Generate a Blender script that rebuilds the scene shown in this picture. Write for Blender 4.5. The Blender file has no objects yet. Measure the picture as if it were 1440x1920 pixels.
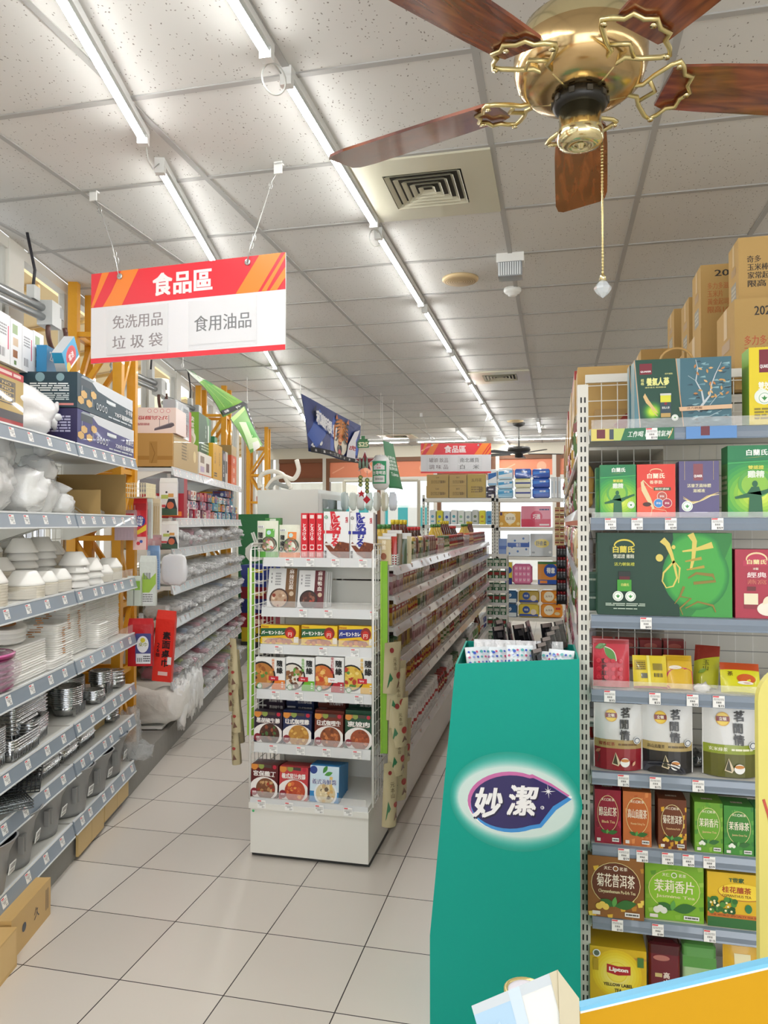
import bpy, math, random
from mathutils import Matrix, Vector
PI = math.pi
rnd = random.Random(7)
S = bpy.context.scene
COL = S.collection
# ---------------------------------------------------------------- camera, world, exposure, sun
S.view_settings.view_transform = 'Standard'
S.view_settings.look = 'None'
S.view_settings.gamma = 1.0
S.view_settings.use_curve_mapping = False
S.view_settings.exposure = -0.06
FRONT_FILL = 120.0         # fill light added unseen behind the camera (W)
TUBE = 68.0           # emission of the fluorescent tubes
CH = 3.09             # ceiling height
FPX = 1400.0
YAW = math.radians(13.0)
PITCH = math.radians(0.9)
cd = bpy.data.cameras.new('camera')
cam = bpy.data.objects.new('camera', cd)
COL.objects.link(cam)
cd.sensor_fit = 'VERTICAL'; cd.sensor_height = 24.0; cd.lens = FPX / 1920 * 24.0
cd.clip_start = 0.05
cam.location = (0, 0, 1.6)
cam.rotation_euler = (PI / 2 + PITCH, 0, YAW)
S.camera = cam
w = bpy.data.worlds.new('sky'); S.world = w; w.use_nodes = True
bg = w.node_tree.nodes['Background']
bg.inputs[0].default_value = (0.93, 0.96, 1.0, 1); bg.inputs[1].default_value = 1.9
S.cycles.max_bounces = 6; S.cycles.diffuse_bounces = 4; S.cycles.glossy_bounces = 3
S.cycles.transparent_max_bounces = 24; S.cycles.transmission_bounces = 4
S.cycles.caustics_reflective = False; S.cycles.caustics_refractive = False
S.cycles.sample_clamp_indirect = 6.0
S.cycles.use_denoising = True

# ---------------------------------------------------------------- geometry of the view (pixel -> point at a real distance)
CM = Matrix.Rotation(YAW, 3, 'Z') @ Matrix.Rotation(PI / 2 + PITCH, 3, 'X')
def ray(px, py):
    return CM @ Vector(((px - 720) / FPX, (960 - py) / FPX, -1.0))
def atY(px, py, Y):
    d = ray(px, py); t = Y / d.y
    return (d.x * t, Y, 1.6 + d.z * t)
def atX(px, py, X):
    d = ray(px, py); t = X / d.x
    return (X, d.y * t, 1.6 + d.z * t)
def atZ(px, py, Z):
    d = ray(px, py); t = (Z - 1.6) / d.z
    return (d.x * t, d.y * t, Z)
LA = math.radians(14.43)        # heading of the window wall and its shelving
ML = Matrix.Rotation(LA, 4, 'Z')
MLI = ML.inverted()
def L(n, s, z=0.0):             # shelving frame: n towards the aisle, s along the wall
    return ML @ Vector((n, s, z))
def atN(px, py, n):
    d = MLI.to_3x3() @ ray(px, py); t = n / d.x
    return (d.y * t, 1.6 + d.z * t)
def atS(px, py, s):
    d = MLI.to_3x3() @ ray(px, py); t = s / d.y
    return (d.x * t, 1.6 + d.z * t)

# ---------------------------------------------------------------- materials
def lin(c):
    c = c / 255.0
    return c / 12.92 if c <= 0.04045 else ((c + 0.055) / 1.055) ** 2.4
def rgb(h):
    h = h.lstrip('#')
    return (lin(int(h[0:2], 16)), lin(int(h[2:4], 16)), lin(int(h[4:6], 16)), 1)
_m = {}
def mat(h, rough=0.5, metal=0.0, coat=0.0, alpha=1.0, emit=0.0, bump=0.0, bscale=60.0, spec=0.5):
    k = (h, rough, metal, coat, alpha, emit, bump, bscale, spec)
    if k in _m: return _m[k]
    m = bpy.data.materials.new('mat_' + h.lstrip('#')); m.use_nodes = True
    nt = m.node_tree; b = nt.nodes['Principled BSDF']
    b.inputs['Base Color'].default_value = rgb(h)
    b.inputs['Roughness'].default_value = rough
    b.inputs['Metallic'].default_value = metal
    b.inputs['Coat Weight'].default_value = coat
    b.inputs['Alpha'].default_value = alpha
    b.inputs['Specular IOR Level'].default_value = spec
    if emit:
        b.inputs['Emission Color'].default_value = rgb(h)
        b.inputs['Emission Strength'].default_value = emit
    if bump:
        tc = nt.nodes.new('ShaderNodeTexCoord'); nz = nt.nodes.new('ShaderNodeTexNoise')
        nz.inputs['Scale'].default_value = bscale; nz.inputs['Detail'].default_value = 3
        if bump >= .8:      # creased film: cell ridges warped by noise
            vo = nt.nodes.new('ShaderNodeTexVoronoi'); vo.inputs['Scale'].default_value = bscale * .8
            mxv = nt.nodes.new('ShaderNodeMix'); mxv.data_type = 'VECTOR'; mxv.inputs[0].default_value = .12
            nt.links.new(tc.outputs['Object'], mxv.inputs[4]); nt.links.new(nz.outputs['Color'], mxv.inputs[5]); nt.links.new(mxv.outputs[1], vo.inputs['Vector'])
        bp = nt.nodes.new('ShaderNodeBump'); bp.inputs['Strength'].default_value = bump
        bp.inputs['Distance'].default_value = 0.01
        nt.links.new(tc.outputs['Object'], nz.inputs['Vector'])
        nt.links.new(vo.outputs['Distance'] if bump >= .8 else nz.outputs['Fac'], bp.inputs['Height'])
        nt.links.new(bp.outputs['Normal'], b.inputs['Normal'])
    _m[k] = m
    return m
def nodes_mat(name):
    m = bpy.data.materials.new(name); m.use_nodes = True
    return m, m.node_tree, m.node_tree.nodes['Principled BSDF']
def N(nt, t, **kw):
    n = nt.nodes.new(t)
    for k, v in kw.items():
        if k in n.inputs: n.inputs[k].default_value = v
        else: setattr(n, k, v)
    return n
def film(h='ffffff', a=0.3, rough=0.12, bump=0.9, bs=35.0):
    return mat(h, rough=rough, alpha=a, coat=0.6, bump=bump, bscale=bs, spec=0.9)
WHITE = mat('e9eae6', 0.4)
RACKW = mat('e4e3dc', 0.45)
STEEL = mat('c9cbcc', 0.3, metal=0.9)
GREYRAIL = mat('8a96a3', 0.3, coat=0.3)
TAGW = mat('f4f4f2', 0.5); TAGR = mat('e0505a', 0.5); INK = mat('303236', 0.6)
KRAFT = mat('c2a06a', 0.75, bump=0.15, bscale=40)
CLEAR = film(a=0.16, bump=0.3)

# ---------------------------------------------------------------- mesh builder
_tx = {}
def text_mesh(s, bold):
    k = (s, bold)
    if k not in _tx:
        cu = bpy.data.curves.new('t', 'FONT'); cu.body = s; cu.size = 1; cu.resolution_u = 2
        ob = bpy.data.objects.new('t', cu); me = ob.to_mesh()
        v0 = [(v.co.x, v.co.y) for v in me.vertices]; f0 = [tuple(p.vertices) for p in me.polygons]
        ob.to_mesh_clear(); bpy.data.objects.remove(ob); bpy.data.curves.remove(cu)
        # heavier strokes: the glyph struck again a hair to each side
        sh = [(0, 0)] if bold < .01 else [(-bold, 0), (bold, 0)] if bold < .025 else [(-bold, -bold*.7), (bold, -bold*.7), (-bold, bold*.7), (bold, bold*.7)]
        vs = []; fs = []
        for dx, dy in sh:
            o = len(vs); vs += [(x + dx, y + dy) for x, y in v0]; fs += [tuple(o + i for i in f) for f in f0]
        x0 = min(v[0] for v in vs); x1 = max(v[0] for v in vs); y0 = min(v[1] for v in vs); y1 = max(v[1] for v in vs)
        _tx[k] = ([((x - x0) / (x1 - x0), (y - y0) / (y1 - y0)) for x, y in vs], fs, (x1 - x0) / (y1 - y0), len(v0))
    return _tx[k]
class MB:
    def __init__(s): s.v = []; s.f = []; s.fm = []; s.mats = []; s.sm = []
    def mi(s, m):
        if m not in s.mats: s.mats.append(m)
        return s.mats.index(m)
    def add(s, vs, fs, m, smooth=False, M=None):
        o = len(s.v); i = s.mi(m)
        if M is not None: vs = [tuple(M @ Vector(v)) for v in vs]
        s.v += [tuple(v) for v in vs]
        for f in fs: s.f.append(tuple(o + k for k in f)); s.fm.append(i); s.sm.append(smooth)
        return s
    def box(s, x0, x1, y0, y1, z0, z1, m, M=None):
        vs = [(x0,y0,z0),(x1,y0,z0),(x1,y1,z0),(x0,y1,z0),(x0,y0,z1),(x1,y0,z1),(x1,y1,z1),(x0,y1,z1)]
        return s.add(vs, [(0,3,2,1),(4,5,6,7),(0,1,5,4),(1,2,6,5),(2,3,7,6),(3,0,4,7)], m, M=M)
    def hexa(s, b, t, m):       # bottom ring, top ring (4 points each)
        return s.add(list(b) + list(t), [(0,3,2,1),(4,5,6,7),(0,1,5,4),(1,2,6,5),(2,3,7,6),(3,0,4,7)], m)
    def lathe(s, prof, m, seg=20, c=(0,0,0), M=None, smooth=True, sx=1, sy=1, caps=True):
        vs = []; fs = []
        for r, z in prof:
            for k in range(seg):
                a = 2 * PI * k / seg
                vs.append((c[0] + r * math.cos(a) * sx, c[1] + r * math.sin(a) * sy, c[2] + z))
        for i in range(len(prof) - 1):
            for k in range(seg):
                a = i * seg + k; b = i * seg + (k + 1) % seg
                fs.append((a, b, b + seg, a + seg))
        if caps:
            fs.append(tuple(range(seg - 1, -1, -1))); q = (len(prof) - 1) * seg
            fs.append(tuple(range(q, q + seg)))
        return s.add(vs, fs, m, smooth, M)
    def sweep(s, pts, r, m, seg=8, closed=False, smooth=True, rr=None):
        P = [Vector(p) for p in pts]; n = len(P); vs = []; fs = []
        up = Vector((0.123, 0.31, 0.94)).normalized()
        for i, p in enumerate(P):
            a = P[(i - 1) % n] if (closed or i) else p; b = P[(i + 1) % n] if (closed or i < n - 1) else p
            t = (b - a).normalized(); x = t.cross(up)
            if x.length < 1e-3: x = t.cross(Vector((1, 0, 0)))
            x.normalize(); y = t.cross(x); R = rr[i] if rr else r
            for k in range(seg):
                an = 2 * PI * k / seg
                vs.append(tuple(p + x * math.cos(an) * R + y * math.sin(an) * R))
        for i in range(n if closed else n - 1):
            for k in range(seg):
                a = i * seg + k; b = i * seg + (k + 1) % seg; c = ((i + 1) % n) * seg
                fs.append((a, b, c + (k + 1) % seg, c + k))
        if not closed:
            fs.append(tuple(range(seg - 1, -1, -1))); fs.append(tuple(range((n - 1) * seg, n * seg)))
        return s.add(vs, fs, m, smooth)
    def bar(s, a, b, w_, m, d=None):     # square bar between two points
        a = Vector(a); b = Vector(b); t = (b - a).normalized(); up = Vector((0, 0, 1))
        x = t.cross(up)
        if x.length < 1e-3: x = Vector((1, 0, 0))
        x.normalize(); y = t.cross(x).normalized(); d = d or w_
        o = [x * (-w_/2) + y * (-d/2), x * (w_/2) + y * (-d/2), x * (w_/2) + y * (d/2), x * (-w_/2) + y * (d/2)]
        return s.hexa([a + q for q in o], [b + q for q in o], m)
    def blob(s, c, rx, ry, rz, m, amp=0.15, seg=14, rings=9, e=1.0, seed=0, M=None, freq=3.0, flat=None):
        """closed crumpled super-ellipsoid; e < 1 makes it boxier"""
        from mathutils import noise
        vs = []; fs = []
        def se(v): return math.copysign(abs(v) ** e, v)
        for i in range(rings + 1):
            ph = -PI / 2 + PI * i / rings
            for k in range(seg):
                th = 2 * PI * k / seg
                x = se(math.cos(ph)) * se(math.cos(th)); y = se(math.cos(ph)) * se(math.sin(th)); z = se(math.sin(ph))
                q = 1 + amp * noise.noise(Vector((x * freq + seed * 7.1, y * freq, z * freq)))
                zz = c[2] + z * rz * q
                if flat is not None: zz = max(zz, flat)
                vs.append((c[0] + x * rx * q, c[1] + y * ry * q, zz))
        for i in range(rings):
            for k in range(seg):
                a = i * seg + k; b = i * seg + (k + 1) % seg
                fs.append((a, b, b + seg, a + seg))
        return s.add(vs, fs, m, True, M)
    def build(s, name, parent=None, loc=(0,0,0), rz=0.0, rot=None):
        me = bpy.data.meshes.new(name); me.from_pydata(s.v, [], s.f)
        for m in s.mats: me.materials.append(m)
        me.polygons.foreach_set('material_index', s.fm)
        me.polygons.foreach_set('use_smooth', s.sm)
        me.update()
        o = bpy.data.objects.new(name, me); COL.objects.link(o)
        o.location = loc; o.rotation_euler = rot if rot else (0, 0, rz)
        if parent: o.parent = parent
        return o
_labels = {}
def tag(o, label, cat, group=None):
    o['label'] = label; o['category'] = cat
    if group: o['group'] = group
    return o
def struct(o, label=None):
    o['kind'] = 'structure'
    if label: o['label'] = label
    return o
def empty(name, label, cat, loc=(0,0,0), rz=0.0, group=None, rot=None):
    o = bpy.data.objects.new(name, None); COL.objects.link(o)
    o.location = loc; o.rotation_euler = rot if rot else (0, 0, rz); o.empty_display_size = 0.05
    return tag(o, label, cat, group)
_kids = {}
def dup(root, loc, rz=0.0, label=None, group=None, rot=None, scale=None):
    def cp(o, par):
        c = o.copy(); COL.objects.link(c)
        if par: c.parent = par
        for ch in _children(o): cp(ch, c)
        return c
    r = cp(root, None); r.location = loc; r.rotation_euler = rot if rot else (0, 0, rz)
    if scale: r.scale = scale
    if label: r['label'] = label
    if group: r['group'] = group
    return r
def _children(o):
    if o.name not in _kids: _kids[o.name] = list(o.children)
    return _kids[o.name]
ORD = ['first','second','third','fourth','fifth','sixth','seventh','eighth','ninth','tenth','eleventh','twelfth','thirteenth',
 'fourteenth','fifteenth','sixteenth','seventeenth','eighteenth','nineteenth','twentieth']
TENS = {20:'twenty', 30:'thirty', 40:'forty', 50:'fifty', 60:'sixty', 70:'seventy', 80:'eighty'}
def ordn(k):                 # 0-based
    n = k + 1
    if n <= 20: return ORD[k]
    t = n // 10 * 10; u = n % 10
    return TENS[t].replace('ty', 'tieth') if u == 0 else TENS[t] + '-' + ORD[u - 1]

# ---------------------------------------------------------------- printing on faces
class Art:
    """prints flat inks on one face; coordinates 0..1 across and up; each layer lies a hair above the last"""
    def __init__(s, mb, fn, w, h, rough=0.45, coat=0.06):
        s.mb = mb; s.fn = fn; s.w = w; s.h = h; s.k = 0; s.r = rough; s.c = coat; s.step = 0.00018; s.q = 0
    def m(s, c): return mat(c, s.r, coat=s.c) if isinstance(c, str) else c
    def put(s, pts, faces, c):
        s.k += 1; s.q = (s.q + 1) % 19; d = s.k * s.step + s.q * 8e-6
        s.mb.add([s.fn(x * s.w, y * s.h, d) for x, y in pts], faces, s.m(c)); return s
    def rect(s, x0, y0, x1, y1, c): return s.put([(x0,y0),(x1,y0),(x1,y1),(x0,y1)], [(0,1,2,3)], c)
    def poly(s, pts, c):          # clipped to the face
        for ax, lim, sg in ((0, 0.0, 1), (0, 1.0, -1), (1, 0.0, 1), (1, 1.0, -1)):
            out = []
            for i in range(len(pts)):
                a, b = pts[i - 1], pts[i]; da, db = sg * (a[ax] - lim), sg * (b[ax] - lim)
                if (da >= 0) != (db >= 0): t = da / (da - db); out.append((a[0] + (b[0] - a[0]) * t, a[1] + (b[1] - a[1]) * t))
                if db >= 0: out.append(b)
            pts = out
            if len(pts) < 3: return s
        return s.put(pts, [tuple(range(len(pts)))], c)
    def ell(s, cx, cy, rx, ry=None, c='ffffff', seg=24, a0=0, a1=360):
        ry = ry if ry else rx * s.w / s.h
        full = a1 - a0 >= 360
        n = seg if full else seg + 1
        p = [(cx + rx * math.cos(math.radians(a0 + (a1 - a0) * k / seg)), cy + ry * math.sin(math.radians(a0 + (a1 - a0) * k / seg))) for k in range(n)]
        return s.poly(p, c)
    def line(s, pts, wd, c):       # polyline of width wd (fraction of width)
        q = []; W = s.w; H = s.h; n = len(pts)
        for i, (x, y) in enumerate(pts):
            ax, ay = pts[max(0, i - 1)]; bx, by = pts[min(n - 1, i + 1)]
            dx, dy = (bx - ax) * W, (by - ay) * H; l = math.hypot(dx, dy) or 1
            ww = (wd[i] if isinstance(wd, (list, tuple)) else wd) * W / 2
            q.append(((x + (-dy / l) * ww / W), (y + (dx / l) * ww / H))); q.append(((x - (-dy / l) * ww / W), (y - (dx / l) * ww / H)))
        return s.put(q, [(2*i, 2*i+1, 2*i+3, 2*i+2) for i in range(n - 1)], c)
    def text(s, t, cx, cy, h, c='202020', w=None, bold=0.02, tilt=0.0, shear=0.0, rot=0):
        if not t.strip(): return s
        vs, fs, asp, n0 = text_mesh(t, bold)
        H = h; W = w if w else H * s.h * asp / s.w
        p = []
        ca, sa = math.cos(math.radians(rot)), math.sin(math.radians(rot))
        for x, y in vs:
            X = (x - .5) * W * s.w + (y - .5) * shear * H * s.h; Y = (y - .5) * H * s.h + (x - .5) * tilt * W * s.w
            X, Y = X * ca - Y * sa, X * sa + Y * ca
            p.append((cx + X / s.w, cy + Y / s.h))
        s.k += 1; d = s.k * s.step
        s.mb.add([s.fn(x * s.w, y * s.h, d + (i // n0) * 3e-5) for i, (x, y) in enumerate(p)], fs, s.m(c)); return s
    def vtext(s, t, cx, cy, h, c='202020', bold=0.02, gap=1.12):      # upright column of characters; h is one character
        n = len(t)
        for i, ch in enumerate(t): s.text(ch, cx, cy + (n / 2 - .5 - i) * h * gap, h, c, bold=bold)
        return s
    def bars(s, x0, y0, x1, y1, n=9, c='303030'):
        for i in range(n):
            a = x0 + (x1 - x0) * i / n; s.k = max(0, s.k - 1) if i else s.k
            s.rect(a, y0, a + (x1 - x0) / n * (0.35 + 0.3 * (i % 3 == 0)), y1, c)
        return s
    def rows(s, x0, y0, x1, y1, n, c='606060', seed=1):               # lines of small print
        r = random.Random(seed); k = s.k
        for i in range(n):
            s.k = k; y = y1 - (y1 - y0) * (i + .5) / n; hh = (y1 - y0) / n * .28; x = x0
            while x < x1 - .01:
                e = min(x1, x + (x1 - x0) * r.uniform(.12, .35)); s.k = k; s.rect(x, y - hh, e, y + hh, c); x = e + (x1 - x0) * .03
        return s
    def food(s, cx, cy, rx, dish, base, bits, seed=1, n=16, ry=None, inner=.84):
        ry = ry or rx * s.w / s.h; r = random.Random(seed)
        s.ell(cx, cy, rx, ry, dish); s.ell(cx, cy, rx * inner, ry * inner, base)
        k = s.k
        for i in range(n):
            a = r.uniform(0, 2 * PI); q = math.sqrt(r.random()) * inner * .85; x = cx + q * rx * math.cos(a); y = cy + q * ry * math.sin(a)
            g = r.uniform(.12, .24); s.k = k + i % 4; a0 = r.uniform(0, PI)
            pts = [(x + g * rx * math.cos(a0 + t * PI / 3) * r.uniform(.6, 1.1), y + g * ry * math.sin(a0 + t * PI / 3) * r.uniform(.6, 1.1)) for t in range(6)]
            s.poly(pts, bits[i % len(bits)])
        s.k = k + 5
        return s
    def leafy(s, cx, cy, l, c='2f7d32', a=30):
        a = math.radians(a); pts = []
        for t in range(9):
            u = t / 8; pts.append((u, .22 * math.sin(PI * u)))
        for t in range(7, 0, -1):
            u = t / 8; pts.append((u, -.22 * math.sin(PI * u)))
        q = [(cx + (x * math.cos(a) - y * math.sin(a)) * l, cy + (x * math.sin(a) + y * math.cos(a)) * l * s.w / s.h) for x, y in pts]
        return s.poly(q, c)
def face(mb, which, w_, d_, h_, o=(0,0,0), **kw):
    x, y, z = o
    if which == 'front': return Art(mb, lambda u, v, e: (x + u, y - e, z + v), w_, h_, **kw)
    if which == 'right': return Art(mb, lambda u, v, e: (x + w_ + e, y + u, z + v), d_, h_, **kw)
    if which == 'left': return Art(mb, lambda u, v, e: (x - e, y + d_ - u, z + v), d_, h_, **kw)
    if which == 'top': return Art(mb, lambda u, v, e: (x + u, y + v, z + h_ + e), w_, d_, **kw)
def pbox(name, label, cat, w_, d_, h_, col, loc, rz=0.0, group=None, arts=None, rough=.45, coat=.06, rot=None, mt=None):
    mb = MB(); mb.box(0, w_, 0, d_, 0, h_, mt or mat(col, rough, coat=coat))
    for k, fn in (arts or {}).items(): fn(face(mb, k, w_, d_, h_, rough=rough, coat=coat))
    o = mb.build(name, None, loc, rz, rot)
    return tag(o, label, cat, group)
# ================================================================ daylight outside
sl = bpy.data.lights.new('sun', 'SUN'); sl.energy = 3.0; sl.angle = 0.03; sl.color = (1, .95, .86)
so = bpy.data.objects.new('sun', sl); COL.objects.link(so)
so.rotation_euler = (math.radians(20), math.radians(38), 0)     # from the street side, high over the roof

# ================================================================ the setting
WX = lambda Y: -1.911 - 0.2573 * Y          # x of the window wall at depth Y
Y0, Y1, XR = -3.4, 14.0, 4.6
def floor_mat():
    m, nt, b = nodes_mat('glazed_floor_tile')
    tc = N(nt, 'ShaderNodeTexCoord'); sp = N(nt, 'ShaderNodeSeparateXYZ'); nt.links.new(tc.outputs['Object'], sp.inputs[0])
    outs = []; cells = []
    for ax, off in (('X', -1.892), ('Y', 3.155)):
        a = N(nt, 'ShaderNodeMath', operation='SUBTRACT'); a.inputs[1].default_value = off - 0.393 * 40
        nt.links.new(sp.outputs[ax], a.inputs[0])
        d = N(nt, 'ShaderNodeMath', operation='DIVIDE'); d.inputs[1].default_value = 0.393; nt.links.new(a.outputs[0], d.inputs[0])
        f = N(nt, 'ShaderNodeMath', operation='FRACT'); nt.links.new(d.outputs[0], f.inputs[0])
        g = N(nt, 'ShaderNodeMath', operation='SUBTRACT'); g.inputs[1].default_value = 0.5; nt.links.new(f.outputs[0], g.inputs[0])
        h = N(nt, 'ShaderNodeMath', operation='ABSOLUTE'); nt.links.new(g.outputs[0], h.inputs[0])
        i = N(nt, 'ShaderNodeMath', operation='GREATER_THAN'); i.inputs[1].default_value = 0.4945; nt.links.new(h.outputs[0], i.inputs[0])
        outs.append(i); c = N(nt, 'ShaderNodeMath', operation='FLOOR'); nt.links.new(d.outputs[0], c.inputs[0]); cells.append(c)
    mx = N(nt, 'ShaderNodeMath', operation='MAXIMUM'); nt.links.new(outs[0].outputs[0], mx.inputs[0]); nt.links.new(outs[1].outputs[0], mx.inputs[1])
    cb = N(nt, 'ShaderNodeCombineXYZ'); nt.links.new(cells[0].outputs[0], cb.inputs[0]); nt.links.new(cells[1].outputs[0], cb.inputs[1])
    wn = N(nt, 'ShaderNodeTexWhiteNoise'); nt.links.new(cb.outputs[0], wn.inputs['Vector'])
    nz = N(nt, 'ShaderNodeTexNoise', Scale=2.3, Detail=3.0); nt.links.new(tc.outputs['Object'], nz.inputs['Vector'])
    r = N(nt, 'ShaderNodeMix', data_type='RGBA'); r.inputs[6].default_value = rgb('cdc6bd'); r.inputs[7].default_value = rgb('d5cec5')
    nt.links.new(wn.outputs[0], r.inputs[0])
    k = N(nt, 'ShaderNodeMix', data_type='RGBA'); k.inputs[7].default_value = rgb('3b3436')
    nt.links.new(mx.outputs[0], k.inputs[0]); nt.links.new(r.outputs[2], k.inputs[6]); nt.links.new(k.outputs[2], b.inputs['Base Color'])
    b.inputs['Roughness'].default_value = .27
    b.inputs['Specular IOR Level'].default_value = .55
    bp = N(nt, 'ShaderNodeBump', Strength=.4, Distance=.002); bp.invert = True
    nt.links.new(mx.outputs[0], bp.inputs['Height']); nt.links.new(bp.outputs[0], b.inputs['Normal'])
    return m
def ceil_mat():
    m, nt, b = nodes_mat('mineral_fibre_ceiling_tile')
    tc = N(nt, 'ShaderNodeTexCoord')
    mp = N(nt, 'ShaderNodeMapping'); mp.inputs['Scale'].default_value = (1, .8, 1); nt.links.new(tc.outputs['Object'], mp.inputs[0])
    ds = N(nt, 'ShaderNodeTexNoise', Scale=60.0, Detail=1.0); nt.links.new(tc.outputs['Object'], ds.inputs['Vector'])
    ad = N(nt, 'ShaderNodeVectorMath', operation='MULTIPLY_ADD'); ad.inputs[1].default_value = (.012, .012, 0); nt.links.new(ds.outputs['Color'], ad.inputs[0]); nt.links.new(mp.outputs[0], ad.inputs[2])
    v = N(nt, 'ShaderNodeTexVoronoi', Scale=90.0); nt.links.new(ad.outputs[0], v.inputs['Vector'])
    lt = N(nt, 'ShaderNodeMath', operation='LESS_THAN'); lt.inputs[1].default_value = .2; nt.links.new(v.outputs['Distance'], lt.inputs[0])
    sc = N(nt, 'ShaderNodeSeparateColor'); nt.links.new(v.outputs['Color'], sc.inputs[0])
    g = N(nt, 'ShaderNodeMath', operation='GREATER_THAN'); g.inputs[1].default_value = .6; nt.links.new(sc.outputs[0], g.inputs[0])
    mu = N(nt, 'ShaderNodeMath', operation='MULTIPLY'); nt.links.new(lt.outputs[0], mu.inputs[0]); nt.links.new(g.outputs[0], mu.inputs[1])
    nz = N(nt, 'ShaderNodeTexNoise', Scale=1.4, Detail=4.0); nt.links.new(tc.outputs['Object'], nz.inputs['Vector'])
    base = N(nt, 'ShaderNodeMix', data_type='RGBA'); base.inputs[6].default_value = rgb('cecdc9'); base.inputs[7].default_value = rgb('d6d5d1'); nt.links.new(nz.outputs['Fac'], base.inputs[0])
    k = N(nt, 'ShaderNodeMix', data_type='RGBA'); k.inputs[7].default_value = rgb('86817b'); nt.links.new(mu.outputs[0], k.inputs[0]); nt.links.new(base.outputs[2], k.inputs[6])
    nt.links.new(k.outputs[2], b.inputs['Base Color']); b.inputs['Roughness'].default_value = .85
    bp = N(nt, 'ShaderNodeBump', Strength=.5, Distance=.003); bp.invert = True; nt.links.new(mu.outputs[0], bp.inputs['Height']); nt.links.new(bp.outputs[0], b.inputs['Normal'])
    return m
mb = MB(); mb.add([(WX(Y0),Y0,0),(XR,Y0,0),(XR,Y1,0),(WX(Y1),Y1,0),(WX(Y0),Y0,-.05),(XR,Y0,-.05),(XR,Y1,-.05),(WX(Y1),Y1,-.05)], [(0,1,2,3),(7,6,5,4),(0,4,5,1),(1,5,6,2),(2,6,7,3),(3,7,4,0)], floor_mat())
struct(mb.build('floor'))
mb = MB(); mb.add([(WX(Y0),Y0,CH),(XR,Y0,CH),(XR,Y1,CH),(WX(Y1),Y1,CH),(WX(Y0),Y0,CH+.1),(XR,Y0,CH+.1),(XR,Y1,CH+.1),(WX(Y1),Y1,CH+.1)], [(3,2,1,0),(4,5,6,7),(0,4,5,1),(1,5,6,2),(2,6,7,3),(3,7,4,0)][::1], ceil_mat())
struct(mb.build('ceiling'))
TB = mat('a9a8a5', .6); mb = MB()
k = -10
while True:
    X = -.853 + .6096 * k
    if X > XR: break
    ys = Y0; ye = Y1
    if X < WX(Y0): ys = max(Y0, (X + 1.911) / -0.2573)
    if ys < ye: mb.box(X-.012, X+.012, ys, ye, CH-.005, CH+.01, TB)
    k += 1
for k in range(-10, 20):
    Y = 2.325 + .6096 * k
    if Y0 < Y < Y1: mb.box(WX(Y), XR, Y-.012, Y+.012, CH-.0052, CH+.01, TB)
struct(mb.build('trim_1'), 'ceiling grid bars')
WALLM = mat('d8d4c8', .7); FRM = mat('d9d6cd', .35, coat=.3)
def plain(name, x0, x1, y0, y1, z0, z1, m): struct(MB().box(x0, x1, y0, y1, z0, z1, m).build(name))
mb = MB(); mb.box(WX(Y0)-.2, XR+.1, Y0-.1, Y0, 2.7, CH, WALLM); mb.box(WX(Y0)-.2, XR+.1, Y0-.1, Y0, 0, .3, WALLM); struct(mb.build('wall_front'))
mb = MB()
for k in range(6): x = -1.1 + 1.13 * k; mb.box(x, x + .07, Y0-.09, Y0-.01, .3, 2.7, FRM)  # unseen window bars made up to go with the added fill light
f = struct(mb.build('window_40')); al = bpy.data.lights.new('added_front_fill', 'AREA'); al.shape = 'RECTANGLE'; al.size = 5.6; al.size_y = 2.3; al.energy = FRONT_FILL; al.color = (.96, .98, 1)
ao = bpy.data.objects.new('added_front_fill', al); COL.objects.link(ao); ao.location = (1.75, Y0 - .15, 1.5); ao.rotation_euler = (PI/2, 0, 0)  # area light added out of view to brighten goods facing the camera
plain('wall_right', XR, XR+.1, Y0, Y1, 0, CH, WALLM)
# ---- back wall: glazing with a film band
BR = mat('7a5238', .5); ORG = mat('e9906c', .5)
mb = MB(); mb.box(WX(Y1)-.3, XR, Y1, Y1+.12, 2.88, CH, mat('d9d3c2', .6)); mb.box(WX(Y1)-.3, XR, Y1, Y1+.12, 0, .5, WALLM)
struct(mb.build('wall_back'))
GL, gnt, gb = nodes_mat('window_glass')
for n_ in list(gnt.nodes):
    if n_.type == 'BSDF_PRINCIPLED': gnt.nodes.remove(n_)
t_ = N(gnt, 'ShaderNodeBsdfTransparent'); g_ = N(gnt, 'ShaderNodeBsdfGlossy', Roughness=.03); mx_ = N(gnt, 'ShaderNodeMixShader'); fr_ = N(gnt, 'ShaderNodeFresnel', IOR=1.45)
t_.inputs[0].default_value = (.94, .96, .95, 1)
gnt.links.new(fr_.outputs[0], mx_.inputs[0]); gnt.links.new(t_.outputs[0], mx_.inputs[1]); gnt.links.new(g_.outputs[0], mx_.inputs[2])
gnt.links.new(mx_.outputs[0], gnt.nodes['Material Output'].inputs['Surface'])
xs = [-5.45, -4.4, -3.3, -2.2, -1.1, 0.0, 1.15, 2.3, 3.45, 4.6]
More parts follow.
